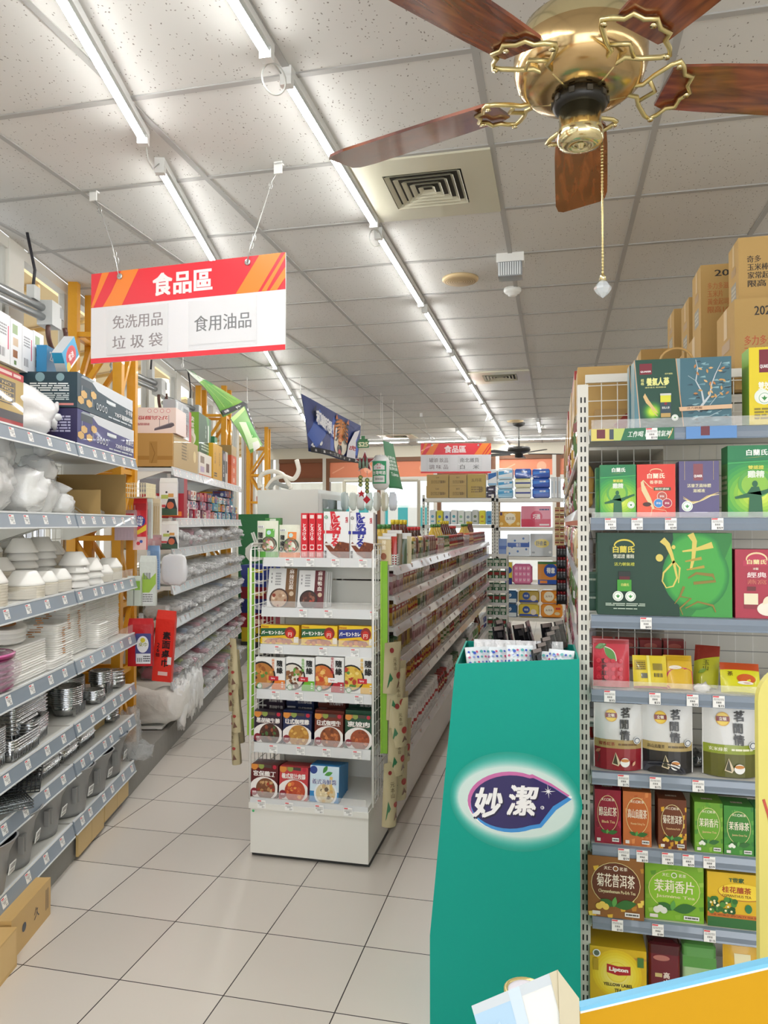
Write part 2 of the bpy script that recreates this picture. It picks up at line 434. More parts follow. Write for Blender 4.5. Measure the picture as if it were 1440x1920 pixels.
for i in range(len(xs) - 1):
    a, b = xs[i], xs[i+1]; mb = MB()
    for x in (a, b - .07): mb.box(x, x + .07, Y1, Y1 + .1, .5, 2.88, BR if i % 2 else FRM)
    mb.box(a + .07, b - .07, Y1, Y1 + .1, .5, .57, FRM); mb.box(a + .07, b - .07, Y1, Y1 + .1, 2.42, 2.5, FRM if i % 3 else BR); mb.box(a + .07, b - .07, Y1, Y1 + .1, 2.8, 2.88, BR)
    f = struct(mb.build('window_%d' % (i + 21)))
    MB().box(a + .07, b - .07, Y1 + .04, Y1 + .05, .57, 2.42, GL).build('pane', f)
    m = MB(); m.box(a + .07, b - .07, Y1 + .04, Y1 + .05, 2.5, 2.8, ORG if i % 3 != 0 else mat('8a4f33', .5))
    A = Art(m, lambda u, v, e, a=a: (a + .07 + u, Y1 + .04 - e, 2.5 + v), b - a - .14, .3)
    if i % 3 != 0: A.ell(.8, .55, .09, None, 'f7b392').line([(.05, .3), (.3, .7)], .02, 'f7b392')
    m.build('film_band', f)
# ---- window wall on the oblique side
def lbox(mb, n0, n1, s0, s1, z0, z1, m): return mb.box(n0, n1, s0, s1, z0, z1, m)
def lbuild(mb, name, parent=None): return mb.build(name, parent, (0,0,0), LA)
struct(lbuild(lbox(MB(), -2.0, -1.86, -3.4, 15.6, 0, .9, WALLM), 'wall_left'))
cols = [4.78 - 3.45 * 2, 4.78 - 3.45, 4.78, 8.23, 11.68, 15.13]
wi = 1
for c in cols[:-1]:
    edges = [c + .2 - .55, c + .25, c + 1.02, c + 1.55, c + 1.73, c + 2.52, c + 2.66, c + 3.02]
    for a, b in ((c - .0, c + .96), (c + .96, c + 1.72), (c + 1.72, c + 2.66), (c + 2.66, c + 3.45)):
        a += .0; mb = MB(); pw = .085
        for s0 in (a, b - pw): mb.box(-1.92, -1.85, s0, s0 + pw, .9, CH, FRM)
        mb.box(-1.91, -1.86, a + pw, b - pw, .9, 1.0, FRM); mb.box(-1.91, -1.855, a + pw, b - pw, CH - .06, CH, FRM)
        mb.box(-1.90, -1.87, a + pw, a + pw + .03, 1.0, CH - .06, mat('b9b8b2', .35)); mb.box(-1.90, -1.87, b - pw - .03, b - pw, 1.0, CH - .06, mat('b9b8b2', .35))
        f = struct(lbuild(mb, 'window_%d' % wi)); wi += 1
        lbuild(MB().box(-1.89, -1.882, a + pw + .03, b - pw - .03, 1.0, CH - .06, GL), 'pane', f)
# ---- concrete kerb under the oblique shelving
CONC = mat('8d8b86', .85, bump=.5, bscale=14)
struct(lbuild(MB().box(-1.86, -1.385, 0.6, 9.6, 0, .155, CONC), 'trim_2'), 'grey concrete kerb under the shelving')
# ---- yellow truss columns at the windows
YEL = mat('d99a1e', .45, coat=.2, bump=.1)
for k, c in enumerate(cols[:-1]):
    mb = MB(); n0, n1 = -1.83, -1.5; s0, s1 = c - .16, c + .17; q = .055
    for n in (n0, n1 - q):
        for s in (s0, s1 - q): mb.box(n, n + q, s, s + q, 0, CH, YEL)
    z = .25; j = 0
    while z < CH - .1:
        for (a, b) in (((n0+.03, s0+.03), (n1-.03, s0+.03)), ((n1-.03, s0+.03), (n1-.03, s1-.03)), ((n0+.03, s1-.03), (n1-.03, s1-.03)), ((n0+.03, s0+.03), (n0+.03, s1-.03))):
            mb.bar((a[0], a[1], z), (b[0], b[1], z), .03, YEL)
            if z + .42 < CH:
                p, r_ = (a, b) if j % 2 else (b, a)
                mb.bar((p[0], p[1], z), (r_[0], r_[1], z + .42), .028, YEL)
        z += .42; j += 1
    struct(lbuild(mb, 'column_%d' % (k + 1)), 'yellow steel truss column by the window wall')
# a white rain pipe indoors beside the second column
o = MB().lathe([(.09, 0.9), (.09, CH)], mat('dcdcc8', .35), 20, c=(-2.12, 7.75, 0)); o = lbuild(o, 'drain_pipe')
tag(o, 'pale vertical drain pipe standing just outside the windows before the second yellow column', 'pipe')
# ---- outside things
AWN = mat('e6cb98', .7); 
for k, (s0, s1, z0, z1, nn) in enumerate([(2.2, 9.0, 3.3, 2.75, -5.2), (9.6, 17.0, 3.2, 2.7, -5.0), (2.0, 16.0, 2.35, 2.1, -7.8)]):
    mb = MB(); mb.hexa([(nn, s0, z1), (-2.3 if nn > -6 else nn + 1.7, s0, z0), (-2.3 if nn > -6 else nn + 1.7, s1, z0), (nn, s1, z1)], [(nn, s0, z1+.03), (-2.3 if nn > -6 else nn + 1.7, s0, z0+.03), (-2.3 if nn > -6 else nn + 1.7, s1, z0+.03), (nn, s1, z1+.03)], AWN)
    for j in range(int((s1 - s0) / .9)): mb.bar((nn, s0 + .4 + j * .9, z1 - .03), (-2.3 if nn > -6 else nn + 1.7, s0 + .4 + j * .9, z0 - .03), .03, mat('c9a566', .6))
    for j in range(int((s1 - s0) / 2.2) + 1): mb.bar((nn, s0 + .1 + j * 2.2, -.0), (nn, s0 + .1 + j * 2.2, z1), .06, mat('d8d4c8', .5))
    tag(lbuild(mb, 'awning'), ['beige canvas awning over the pavement beyond the first windows', 'beige canvas awning beyond the farther windows', 'low beige stall roof across the street'][k], 'awning')
mb = MB(); mb.box(-13.1, -13, 4, 26, 2.9, 6.6, mat('3fa9ad', .7, bump=.6, bscale=3))
for j in range(40): mb.box(-12.99, -12.97, 4 + j * .55, 4.02 + j * .55, 2.9, 6.6, mat('9fd6d6', .6))
for j in range(8): mb.box(-12.99, -12.97, 4, 26, 3.0 + j * .5, 3.02 + j * .5, mat('9fd6d6', .6))
for j in range(8): mb.box(-13.1, -13.02, 4 + 3.1 * j, 4.1 + 3.1 * j, -.1, 2.9, mat('9fd6d6', .6))
tag(lbuild(mb, 'scaffold_net'), 'teal safety net on a scaffold seen through the first window', 'net')
mb = MB()
for z in (2.45, 2.72): mb.bar((-9.0, 4, z), (-9.0, 24, z), .05, WHITE)
for j in range(50): mb.bar((-9.0, 4 + j * .4, 2.45 if j % 2 else 2.72), (-9.0, 4.4 + j * .4, 2.72 if j % 2 else 2.45), .03, WHITE)
for j in range(4): mb.bar((-9.0, 4.1 + 6 * j, -.1), (-9.0, 4.1 + 6 * j, 2.45), .06, WHITE)
tag(lbuild(mb, 'roof_truss'), 'white lattice girder outside beneath the teal net', 'truss')
mb = MB(); mb.box(-30, 30, 14.3, 40, -.12, -.05, mat('a8a49c', .9)); mb.box(-40, -6.2, -20, 14.2, -.12, -.05, mat('a8a49c', .9)); struct(mb.build('ground'))
mb = MB()
for j in range(10): mb.box(-4.9 + .22 * j, -4.68 + .22 * j, 15.9, 16.0, 1.55, 1.95, mat('3fb0b8' if j % 2 else 'f2f2f0', .6))
mb.box(-4.9, -2.7, 16.0, 16.06, -.05, 2.0, WHITE)
tag(mb.build('striped_awning'), 'small teal and white striped awning outside the back windows', 'awning')
for j, (x, wd, c, z1) in enumerate([(-7.5, 2.4, 'd3cdc2', 2.6), (0.2, 2.2, 'cfc4b4', 1.9), (2.6, 1.6, 'b8b0a8', 2.2)]):
    mb = MB(); mb.box(x, x + wd, 17.5, 19, -.05, z1, mat(c, .8)); A = face(mb, 'front', wd, 1.5, z1, (x, 17.5, 0))
    for q in range(3): A.rect(.1 + .3 * q, .4, .3 + .3 * q, .75, '7d8a92')
    A.rect(0, .82, 1, .88, '9a5a4a')
    tag(mb.build('street_building'), ['pale low building outside, farthest along the window wall', 'beige shop building outside behind the tissue racks', 'grey shop building outside beyond the tall racks'][j], 'building')

# ================================================================ lamps
TUB = bpy.data.materials.new('lit_tube'); TUB.use_nodes = True
tb = TUB.node_tree.nodes['Principled BSDF']; tb.inputs['Emission Color'].default_value = (.985, .985, .97, 1); tb.inputs['Emission Strength'].default_value = TUBE; tb.inputs['Base Color'].default_value = (.9, .9, .9, 1)
HOU = mat('dfe1df', .3, coat=.4)
def tube_light():
    e = empty('tube_light', 'lit tube', 'tube light', (0, 0, 0))
    m = MB(); m.box(-.02, .02, 0, 1.23, -.03, 0, HOU); m.build('housing', e)
    m = MB(); n_ = 10      # lit diffuser below, opaque white back above
    for a0, mm in ((PI * 1.05, TUB), (-.05 * PI, HOU)):
        sp = PI * .9 if mm is TUB else PI * 1.1
        vs = [(.0145 * math.cos(a0 + sp * k / n_), y, -.043 + .0145 * math.sin(a0 + sp * k / n_)) for y in (.025, 1.205) for k in range(n_ + 1)]
        m.add(vs, [(k, k + 1, n_ + 2 + k, n_ + 1 + k) for k in range(n_)], mm, True)
    m.build('tube', e)
    for y in (0.0, 1.2): MB().box(-.019, .019, y, y + .03, -.062, -.03, HOU).build('end_cap', e)
    return e
T0 = tube_light(); T0.location = (-.853, 2.27, CH); nl = 0
T0['label'] = 'bright tube lamp whose near end lies by the fan blade tip'; T0['group'] = 'tube lamps of the middle row'
used = True
for k in range(-4, 9):
    if k == 0: continue
    dup(T0, (-.865, 2.27 + 1.345 * k, CH), 0, 'lit ceiling tube of the middle row, %s lamp from the street end' % ordn(k + 4), 'tube lamps of the middle row')
ls = [-1.15, .22, 1.6, 3.035] + [3.035 + 1.335 * k for k in range(1, 8)]
for k, s in enumerate(ls):
    dup(T0, L(-.838, s, CH), LA, 'lit ceiling tube of the slanting window-side row, %s lamp from the street end' % ordn(k), 'tube lamps of the window-side row')
for k in range(0, 12): dup(T0, (2.75, -3.0 + 1.345 * k, CH), 0, 'lit ceiling tube above the tall boxes, %s lamp from the street end' % ordn(k), 'tube lamps of the far-side row')
for k in range(5): dup(T0, (-3.75 + 1.35 * k, 12.95, CH), -PI/2, 'lit ceiling tube crossing before the back wall, %s from the window side' % ordn(k), 'tube lamps across the back')
dup(T0, (-1.5, 11.5, CH), 0, 'lit tube high behind the far hanging sign'); dup(T0, (-.25, 10.7, CH), 0, 'lit tube above the far tissue rack')
# cable loops at the joints
for k, (p, r_) in enumerate([((-.865, 2.2, CH - .085), .05), ((-.865, 3.56, CH - .08), .042)]):
    m = MB(); m.sweep([(p[0] + r_ * math.sin(a) * .6, p[1] + r_ * .5 * math.sin(a), p[2] - r_ * math.cos(a) + .0) for a in [2 * PI * q / 20 for q in range(20)]], .003, mat('bdbdb8', .5), 6, closed=True)
    m.sweep([(p[0], p[1], p[2] + r_), (p[0], p[1] + .06, CH - .03)], .003, mat('bdbdb8', .5), 6)
    tag(m.build('cable_loop'), 'loop of grey cable hanging at the %s joint of the middle lamp row' % ('near' if k == 0 else 'next'), 'cable')
m = MB(); m.sweep([L(-.838, 2.83, CH - .02), L(-.838, 2.88, CH - .09), L(-.838, 2.95, CH - .09), L(-.838, 3.03, CH - .03)], .003, mat('bdbdb8', .5), 6)
tag(m.build('lamp_cable'), 'short grey cable bridging two lamps of the window-side row', 'cable')

# ================================================================ ceiling fittings
# --- brass ceiling fan
BRASS = mat('e9dcae', .16, metal=1.0); BRASSD = mat('e0cf96', .28, metal=1.0)
def wood():
    m, nt, b = nodes_mat('varnished_red_wood')
    tc = N(nt, 'ShaderNodeTexCoord'); mp = N(nt, 'ShaderNodeMapping'); mp.inputs['Scale'].default_value = (2.2, 16, 1); nt.links.new(tc.outputs['Object'], mp.inputs[0])
    nz = N(nt, 'ShaderNodeTexNoise', Scale=3.0, Detail=6.0, Distortion=.6); nt.links.new(mp.outputs[0], nz.inputs['Vector'])
    cr = N(nt, 'ShaderNodeValToRGB'); cr.color_ramp.elements[0].position = .3; cr.color_ramp.elements[0].color = rgb('4c1a0e'); cr.color_ramp.elements[1].position = .75; cr.color_ramp.elements[1].color = rgb('a0542c')
    nt.links.new(nz.outputs['Fac'], cr.inputs[0]); nt.links.new(cr.outputs[0], b.inputs['Base Color'])
    b.inputs['Roughness'].default_value = .22; b.inputs['Coat Weight'].default_value = .8; b.inputs['Coat Roughness'].default_value = .08
    return m
FC = (0.437, 1.65)   # in camera right/forward
FX = FC[0] * math.cos(YAW) - FC[1] * math.sin(YAW); FY = FC[0] * math.sin(YAW) + FC[1] * math.cos(YAW)
fan = empty('ceiling_fan', 'brass ceiling fan with five varnished wood blades and a pull chain', 'ceiling fan', (FX, FY, 2.58))
m = MB(); m.lathe([(.012, .16), (.012, .51)], BRASSD, 16); m.build('down_rod', fan)
m = MB(); m.lathe([(.0, .51), (.065, .5), (.07, .47), (.03, .44), (.015, .43)], BRASS, 28); m.build('ceiling_canopy', fan)
m = MB(); m.lathe([(.02, .175), (.05, .17), (.09, .155), (.125, .125), (.14, .09), (.143, .075)], BRASS, 40, caps=False)
m.lathe([(.143, .075), (.146, .06), (.145, .03), (.135, .0), (.11, -.02), (.07, -.03), (.0, -.03)], mat('c8ab7c', .18, metal=1.0), 40, caps=False); m.build('motor_housing', fan)
m = MB(); m.lathe([(.0, -.028), (.058, -.03), (.06, -.05), (.052, -.058), (.0, -.058)], mat('15130f', .4), 30)
for k in range(10): m.box(.05, .063, -.006, .006, -.048, -.036, mat('3a362e', .4), M=Matrix.Rotation(2 * PI * k / 10, 4, 'Z'))
m.build('flywheel', fan)
m = MB(); m.lathe([(.046, -.058), (.046, -.1), (.05, -.105), (.051, -.125), (.046, -.135), (.03, -.14), (.022, -.141), (.02, -.137), (.008, -.137), (.006, -.145), (.0, -.146)], BRASS, 32); m.build('switch_housing', fan)
for k in range(5):
    a = math.radians(75 + 13 - 72 * k + (0 if k else 0)); R = Matrix.Rotation(a, 4, 'Z') @ Matrix.Rotation(math.radians(-11), 4, 'X')
    m = MB(); pts = []
    n = 14
    prof = [(.19, .052), (.21, .062), (.3, .068), (.5, .074), (.6, .076), (.645, .07), (.66, .055)]
    top = [(x, y) for x, y in prof] + [(x, -y) for x, y in prof[::-1]]
    q = len(top); m.add([(x, y, .003) for x, y in top] + [(x, y, -.004) for x, y in top], [tuple(range(q)), tuple(range(2*q-1, q-1, -1))] + [(i, q + i, q + (i + 1) % q, (i + 1) % q) for i in range(q)], _m.setdefault('wood', None) or _m.__setitem__('wood', wood()) or _m['wood'])
    b = m.build('blade', fan, (0, 0, .0)); b.rotation_euler = R.to_euler()
    m = MB()   # scrolled brass iron
    sh = [(.05, .0), (.105, .012), (.135, .018), (.15, .045), (.175, .075), (.19, .085), (.205, .07), (.215, .05), (.235, .045), (.235, .02), (.25, .0), (.235, -.02), (.235, -.045), (.215, -.05), (.205, -.07), (.19, -.085), (.175, -.075), (.15, -.045), (.135, -.018), (.105, -.012)]
    m.sweep([(x, y, -.012) for x, y in sh[1:]], .0055, BRASSD, 6, closed=True)
    m.sweep([(.045, .012, -.03), (.105, .011, -.014)], .006, BRASSD, 6); m.sweep([(.045, -.012, -.03), (.105, -.011, -.014)], .006, BRASSD, 6)
    m.sweep([(.145, .03, -.012), (.17, .0, -.012), (.145, -.03, -.012)], .005, BRASSD, 6)
    for x, y in ((.19, .078), (.19, -.078), (.24, 0)): m.lathe([(.007, 0), (.005, .005)], BRASS, 8, c=(x, y, -.022))
    i_ = m.build('blade_iron', fan); i_.rotation_euler = R.to_euler()
cx_, cy_ = .05 * math.cos(YAW), .05 * math.sin(YAW)
m = MB(); m.sweep([(cx_, cy_ + .02, -.11), (cx_, cy_ + .02, -.425)], .0022, BRASSD, 6)
for k in range(40): m.lathe([(.0005, -.003), (.0032, 0), (.0005, .003)], BRASSD, 6, c=(cx_, cy_ + .02, -.13 - .0073 * k), caps=False)
m.build('pull_chain', fan)
m = MB(); m.lathe([(.002, .012), (.006, .008), (.008, -.004)], BRASS, 12, c=(cx_, cy_ + .02, -.43))
gm = mat('dfe6ea', .03, spec=1.0, coat=1.0, alpha=.55)
m.lathe([(.004, 0), (.012, -.006), (.019, -.016), (.019, -.021), (.013, -.03), (.001, -.04)], gm, 8, c=(cx_, cy_ + .02, -.433), smooth=False); m.build('crystal_pendant', fan)
# --- air cassette
VX, VY = -.55, 3.24
def diffuser(x, y, sz, label, dark='3a3833'):
    e = empty('air_vent', label, 'air vent', (x, y, CH)); h = sz / 2
    P = mat('c9c6b0', .3, coat=.3); m = MB()
    def frame(r0, r1, z0, z1, mm, m=m):
        a = [(-r1,-r1,z1),(r1,-r1,z1),(r1,r1,z1),(-r1,r1,z1)]; b = [(-r0,-r0,z0),(r0,-r0,z0),(r0,r0,z0),(-r0,r0,z0)]
        m.add(a + b, [(i, (i+1) % 4, 4 + (i+1) % 4, 4 + i) for i in range(4)], mm)
    frame(h*.56, h, -.014, -.014, P); frame(h, h, -.014, 0, P)
    frame(h*.56, h*.56, .03, -.014, P); m.build('panel', e)
    m = MB()
    m.add([(-h*.56,-h*.56,-.0005),(h*.56,-h*.56,-.0005),(h*.56,h*.56,-.0005),(-h*.56,h*.56,-.0005)], [(0,1,2,3)], mat(dark, .8)); m.build('duct_throat', e)
    m = MB()
    for j in range(5):
        r = h * (.54 - .105 * j); frame(r - h*.055, r, -.003, -.018, P, m); frame(r, r - h*.05, -.018, -.0035, P, m)
    m.build('louver', e)
    return e
diffuser(VX + .0, VY, .6, 'large beige square air vent beside the brass fan')
p = atZ(938, 706, CH); diffuser(p[0], p[1], .6, 'white air vent partway down the ceiling past the smoke detector')
p = atZ(762, 828, CH - .01); diffuser(p[0], min(p[1], 12.4), .6, 'far air vent above the green banner')
# --- speaker, emergency lamp, detectors
p = atZ(863, 522, CH); m = MB(); m.lathe([(.11, 0), (.11, -.01), (.1, -.018), (.0, -.02)], mat('cdb58a', .5), 36)
for j in range(6): m.lathe([(.018 + .014 * j, -.0215), (.022 + .014 * j, -.0215)], mat('a68f68', .6), 30, caps=False)
tag(m.build('ceiling_speaker', None, p), 'round tan ceiling speaker between the lamps and the emergency light', 'speaker')
p = atZ(957, 478, CH); e = empty('emergency_light', 'white box emergency light with a ribbed clear lens on the ceiling', 'emergency light', p)
m = MB(); m.box(-.075, .075, -.04, .07, -.05, 0, WHITE); m.build('body', e)
m = MB(); m.box(-.065, .065, -.045, .05, -.13, -.05, mat('aab0b4', .1, alpha=.75, coat=1))
for j in range(10): m.box(-.062 + .0125 * j, -.056 + .0125 * j, -.049, -.045, -.125, -.055, mat('e6ecee', .1, coat=1))
m.build('lens', e)
for (px, py, lb) in ((961, 541, 'white smoke detector just past the emergency light'), (1013, 797, 'white smoke detector far down the ceiling over the racks')):
    p = atZ(px, py, CH); m = MB(); m.lathe([(.055, 0), (.055, -.018), (.045, -.03), (.03, -.035), (.028, -.045), (.0, -.048)], WHITE, 28); tag(m.build('smoke_detector', None, p), lb, 'smoke detector')
p = atZ(966, 789, CH); m = MB(); m.lathe([(.12, 0), (.11, -.015), (.0, -.018)], mat('cdb58a', .5), 24); tag(m.build('ceiling_speaker', None, p), 'small tan ceiling speaker far down by the dark fan', 'speaker')
# --- far dark fan
p = atY(973, 845, 11.2); f2 = empty('ceiling_fan', 'small dark ceiling fan far back over the tissue racks', 'ceiling fan', (p[0], 11.2, p[2]))
DK = mat('34322f', .4, metal=.3)
m = MB(); m.lathe([(.012, .05), (.012, CH - p[2] - .04)], mat('6b6a66', .4), 12); m.build('down_rod', f2)
m = MB(); m.lathe([(.02, CH - p[2] - .06), (.09, CH - p[2] - .03), (.09, CH - p[2])], DK, 20); m.build('ceiling_canopy', f2)
m = MB(); m.lathe([(.03, .06), (.16, .05), (.17, .0), (.1, -.04), (.06, -.05), (.06, -.1), (.0, -.11)], DK, 24); m.build('motor_housing', f2)
for k in range(5):
    m = MB(); m.add([(.15,-.05,0),(.62,-.07,0),(.66,0,0),(.62,.07,0),(.15,.05,0),(.15,-.05,-.012),(.62,-.07,-.012),(.66,0,-.012),(.62,.07,-.012),(.15,.05,-.012)], [(0,1,2,3,4),(9,8,7,6,5)] + [(i, 5+i, 5+(i+1) % 5, (i+1) % 5) for i in range(5)], mat('3d3a36', .5))
    b = m.build('blade', f2, (0, 0, -.04)); b.rotation_euler = (math.radians(8), 0, 2 * PI * k / 5 + .3)
# --- hanging signs
RED = mat('e0333f', .4); 
def sign(pos, yaw, label, l1, l2, r1, r2, clips=True, faded=False):
    W, H = .94, .4
    e = empty('hanging_sign', label, 'sign', pos, yaw)
    m = MB(); m.box(-W/2, W/2, -.002, .004, -H, 0, mat('dfdfe2', .4))
    A = Art(m, lambda u, v, d: (-W/2 + u, -.002 - d, -H + v), W, H, .35, .1)
    A.rect(0, .62, 1, 1, 'e0333f').rect(0, 0, 1, .055, 'e0333f')
    for x0, x1 in ((.0, .055), (.075, .17)): A.poly([(x0, .62), (x1, .62), (x1 + .09 * 1, 1), (x0 + .09, 1)] if x0 else [(0, .63), (.012, .62), (.1, 1), (.06, 1)], 'ee8432')
    A.poly([(.065, .62), (.14, .62), (.255, 1), (.18, 1)], 'ee8432')
    for a, b in ((.76, .87), (.885, .91)): A.poly([(a, .62), (b, .62), (b + .11 if b + .11 < 1 else 1, 1 if b + .11 < 1 else .95), (a + .115, 1)], 'ee8432')
    A.poly([(.925, .62), (.96, .62), (1, .74), (1, .85)], 'ee8432')
    A.text('食品區', .49, .805, .25, 'f4e3e3', w=.31, bold=.035)
    m.build('board', e)
    for i, (x0, x1, t1, t2) in enumerate(((.095, .415, l1, l2), (.53, .86, r1, r2))):
        m = MB(); A = Art(m, lambda u, v, d: (-W/2 + u, -.0035 - d, -H + v), W, H)
        A.rect(x0, .08 if i == 0 else .12, x1, .57, 'e0e0e2')
        tc_ = ('8a7a7c' if faded else '6d5c60', '2b2c33') 
        if t2: A.text(t1, (x0 + x1) / 2, .435, .15, tc_[i], w=.27, bold=.015); A.text(t2, (x0 + x1) / 2, .21, .15, tc_[i], w=.27, bold=.015)
        else: A.text(t1, (x0 + x1) / 2, .34, .17, tc_[i], w=.285, bold=.015)
        m.build('paper_insert', e)
        m = MB(); m.box(-W/2 + x0 * W - .004, -W/2 + x1 * W + .004, -.0065, -.0055, -H + .03, -.165, film('f4f6f8', .12, .08, .5, 30)); m.build('plastic_sleeve', e)
    for x in (-.32, .30):
        m = MB(); m.lathe([(.006, -.006), (.013, -.006), (.013, 0), (.006, 0)], STEEL, 16, M=Matrix.Translation((x, -.002, -.025)) @ Matrix.Rotation(-PI/2, 4, 'X')); m.build('eyelet', e)
        zc = CH - pos[2]; xo = x * 1.45
        m = MB(); m.sweep([(x, -.01, -.03), (x + (xo - x) * .1, -.01, .03), (x + (xo-x) * .3, 0, zc * .3), (x + (xo - x) * .8, 0, zc * .8), (xo, 0, zc - .035)], .0022, mat('b9b9b6', .3, metal=.7), 6)
        for t in (.12, .2, .75): m.sweep([(x + (xo-x)*t + .008 * math.sin(a), .0, zc * t + .016 * math.cos(a)) for a in [2 * PI * q / 10 for q in range(10)]], .0018, mat('b9b9b6', .3, metal=.7), 5, closed=True)
        m.build('hanging_wire', e)
        m = MB(); m.box(xo - .018, xo + .018, -.003, .003, zc - .05, zc, WHITE); m.box(xo - .018, xo + .018, -.003, .02, zc - .012, zc - .005, WHITE); m.build('ceiling_clip', e)
    return e
def c2w(x, z): return (x * math.cos(YAW) - z * math.sin(YAW), x * math.sin(YAW) + z * math.cos(YAW))
a = c2w(-1.303, 3.31); b = c2w(-.402, 3.04)
sign(((a[0]+b[0])/2, (a[1]+b[1])/2, 1.6 + 1.111), math.atan2(b[1]-a[1], b[0]-a[0]), 'big red and white hanging food aisle sign near the first yellow column', '免洗用品', '垃 圾 袋', '食用油品', '')
a = c2w((789-720)/1400*10.02, 10.02); b = c2w((921-720)/1400*9.98, 9.98)
sign(((a[0]+b[0])/2, (a[1]+b[1])/2, 1.6 + 1.078), math.atan2(b[1]-a[1], b[0]-a[0]), 'small far red and white hanging sign over the tissue racks', '罐頭 飲品', '調 味 品', '南北雜貨', '白    米')
# ================================================================ shared small things
def rr_ring(hx, hy, r, n=4):
    p = []
    for cx, cy, a0 in ((hx-r, hy-r, 0), (-(hx-r), hy-r, 90), (-(hx-r), -(hy-r), 180), (hx-r, -(hy-r), 270)):
        for k in range(n + 1):
            a = math.radians(a0 + 90 * k / n); p.append((cx + r * math.cos(a), cy + r * math.sin(a)))
    return p
def rrstack(mb, hx, hy, r, prof, m, smooth=True, cap=True, z0=0):
    vs = []; fs = []; n = len(rr_ring(1, 1, .1))
    for o, z in prof: vs += [(x, y, z + z0) for x, y in rr_ring(hx + o, hy + o, max(.003, r + o))]
    for i in range(len(prof) - 1):
        for k in range(n): a = i*n+k; b = i*n+(k+1) % n; fs.append((a, b, b+n, a+n))
    if cap: fs.append(tuple(range(n-1, -1, -1))); q = (len(prof)-1)*n; fs.append(tuple(range(q, q+n)))
    return mb.add(vs, fs, m, smooth)
def tag_mesh(rail=0.045):
    m = MB(); m.box(0, .0012, 0, .042, 0, .038, TAGW); m.box(.0012, .0016, .002, .02, .031, .036, TAGR)
    A = Art(m, lambda u, v, e: (.0013 + e, u, v), .042, .038); A.rows(.08, .45, .9, .8, 2, 'b5b5b5').bars(.3, .3, .7, .48, 7, '8a8a8c').text('$59', .72, .14, .18, '77777a')
    return m
TAGME = None
def put_tag(parent, x, y, z, rz=0.0, rx=0.0):
    global TAGME
    if TAGME is None:
        o = tag_mesh().build('price_tag'); TAGME = o.data; bpy.data.objects.remove(o)
    o = bpy.data.objects.new('price_tag', TAGME); COL.objects.link(o); o.parent = parent; o.location = (x, y, z); o.rotation_euler = (0, rx, rz)
    return o
# ================================================================ shelving along the window wall
def wall_unit(label, s0, s1, levels, ntags=5, deck_col=None, skip=(), lipc=GREYRAIL):
    e = empty('shelf_unit', label, 'shelf', tuple(L(-1.84, s0, 0)), LA)
    W = s1 - s0; Dp = .47
    for y in (0.0, W - .03): m = MB(); m.box(0, .05, y, y + .03, .155, 2.1, RACKW); m.build('upright', e)
    m = MB()
    z = .25
    while z < 2.05: m.box(.052, .056, .03, W - .03, z, z + .004, RACKW); z += .06
    for k in range(int(W / .075)): m.box(.056, .06, .04 + k * .075, .044 + k * .075, .2, 2.05, RACKW)
    m.build('wire_back', e)
    for li, z in enumerate(levels):
        if li in skip: continue
        m = MB(); m.box(.05, Dp, .004, W - .004, z - .03, z - .004, RACKW if z < 1.7 else mat('c9ccce', .4))
        for y in (.006, W - .03): m.hexa([(.05, y, z-.14), (.1, y, z-.14), (.1, y+.02, z-.14), (.05, y+.02, z-.14)], [(.05, y, z-.03), (Dp-.05, y, z-.03), (Dp-.05, y+.02, z-.03), (.05, y+.02, z-.03)], RACKW)
        sh = m.build('shelf', e)
        m = MB(); m.hexa([(Dp, .003, z-.052), (Dp+.022, .003, z-.06), (Dp+.022, W-.003, z-.06), (Dp, W-.003, z-.052)], [(Dp, .003, z), (Dp+.006, .003, z), (Dp+.006, W-.003, z), (Dp, W-.003, z)], lipc)
        m.box(Dp, Dp+.009, .003, W-.003, z-.003, z+.004, mat('e8ecee', .3)); m.box(Dp+.018, Dp+.024, .003, W-.003, z-.064, z-.058, mat('e8ecee', .3))
        m.build('price_rail', sh)
        r = random.Random(int(s0 * 100) + li)
        for k in range(ntags):
            put_tag(sh, Dp + .0175, (k + .3 + r.uniform(-.2, .2)) * W / ntags, z - .047, 0, math.radians(-14))
        if li in (2, 3):
            MB().box(Dp - .004, Dp - .002, .01, W - .01, z, z + .05, CLEAR).build('clear_lip', sh)
    return e
LV = [1.98, 1.645, 1.285, .955, .66, .478, .205]
wall_unit('grey-railed shelf unit nearest the street along the windows, holding wrapped bowls and plates', 2.6, 3.535, LV)
wall_unit('grey-railed shelf unit ending at the first yellow column, with foil trays and grey buckets', 3.55, 4.46, LV, 6)
LC = [2.0, 1.64, 1.42, 1.16, .92, .70, .49, .205]
LW = mat('c7ccd0', .3, coat=.3)
wall_unit('white-railed shelf unit just past the first yellow column, under a folded lamp carton', 5.3, 6.26, LC, 6, skip=(7,), lipc=LW)
wall_unit('middle white-railed shelf unit past the first yellow column, full of bagged goods', 6.27, 7.23, LC, 6, lipc=LW)
wall_unit('farthest white-railed shelf unit by the windows, before the second yellow column', 7.24, 8.2, LC, 6, lipc=LW)
KR = 'c9ab72'
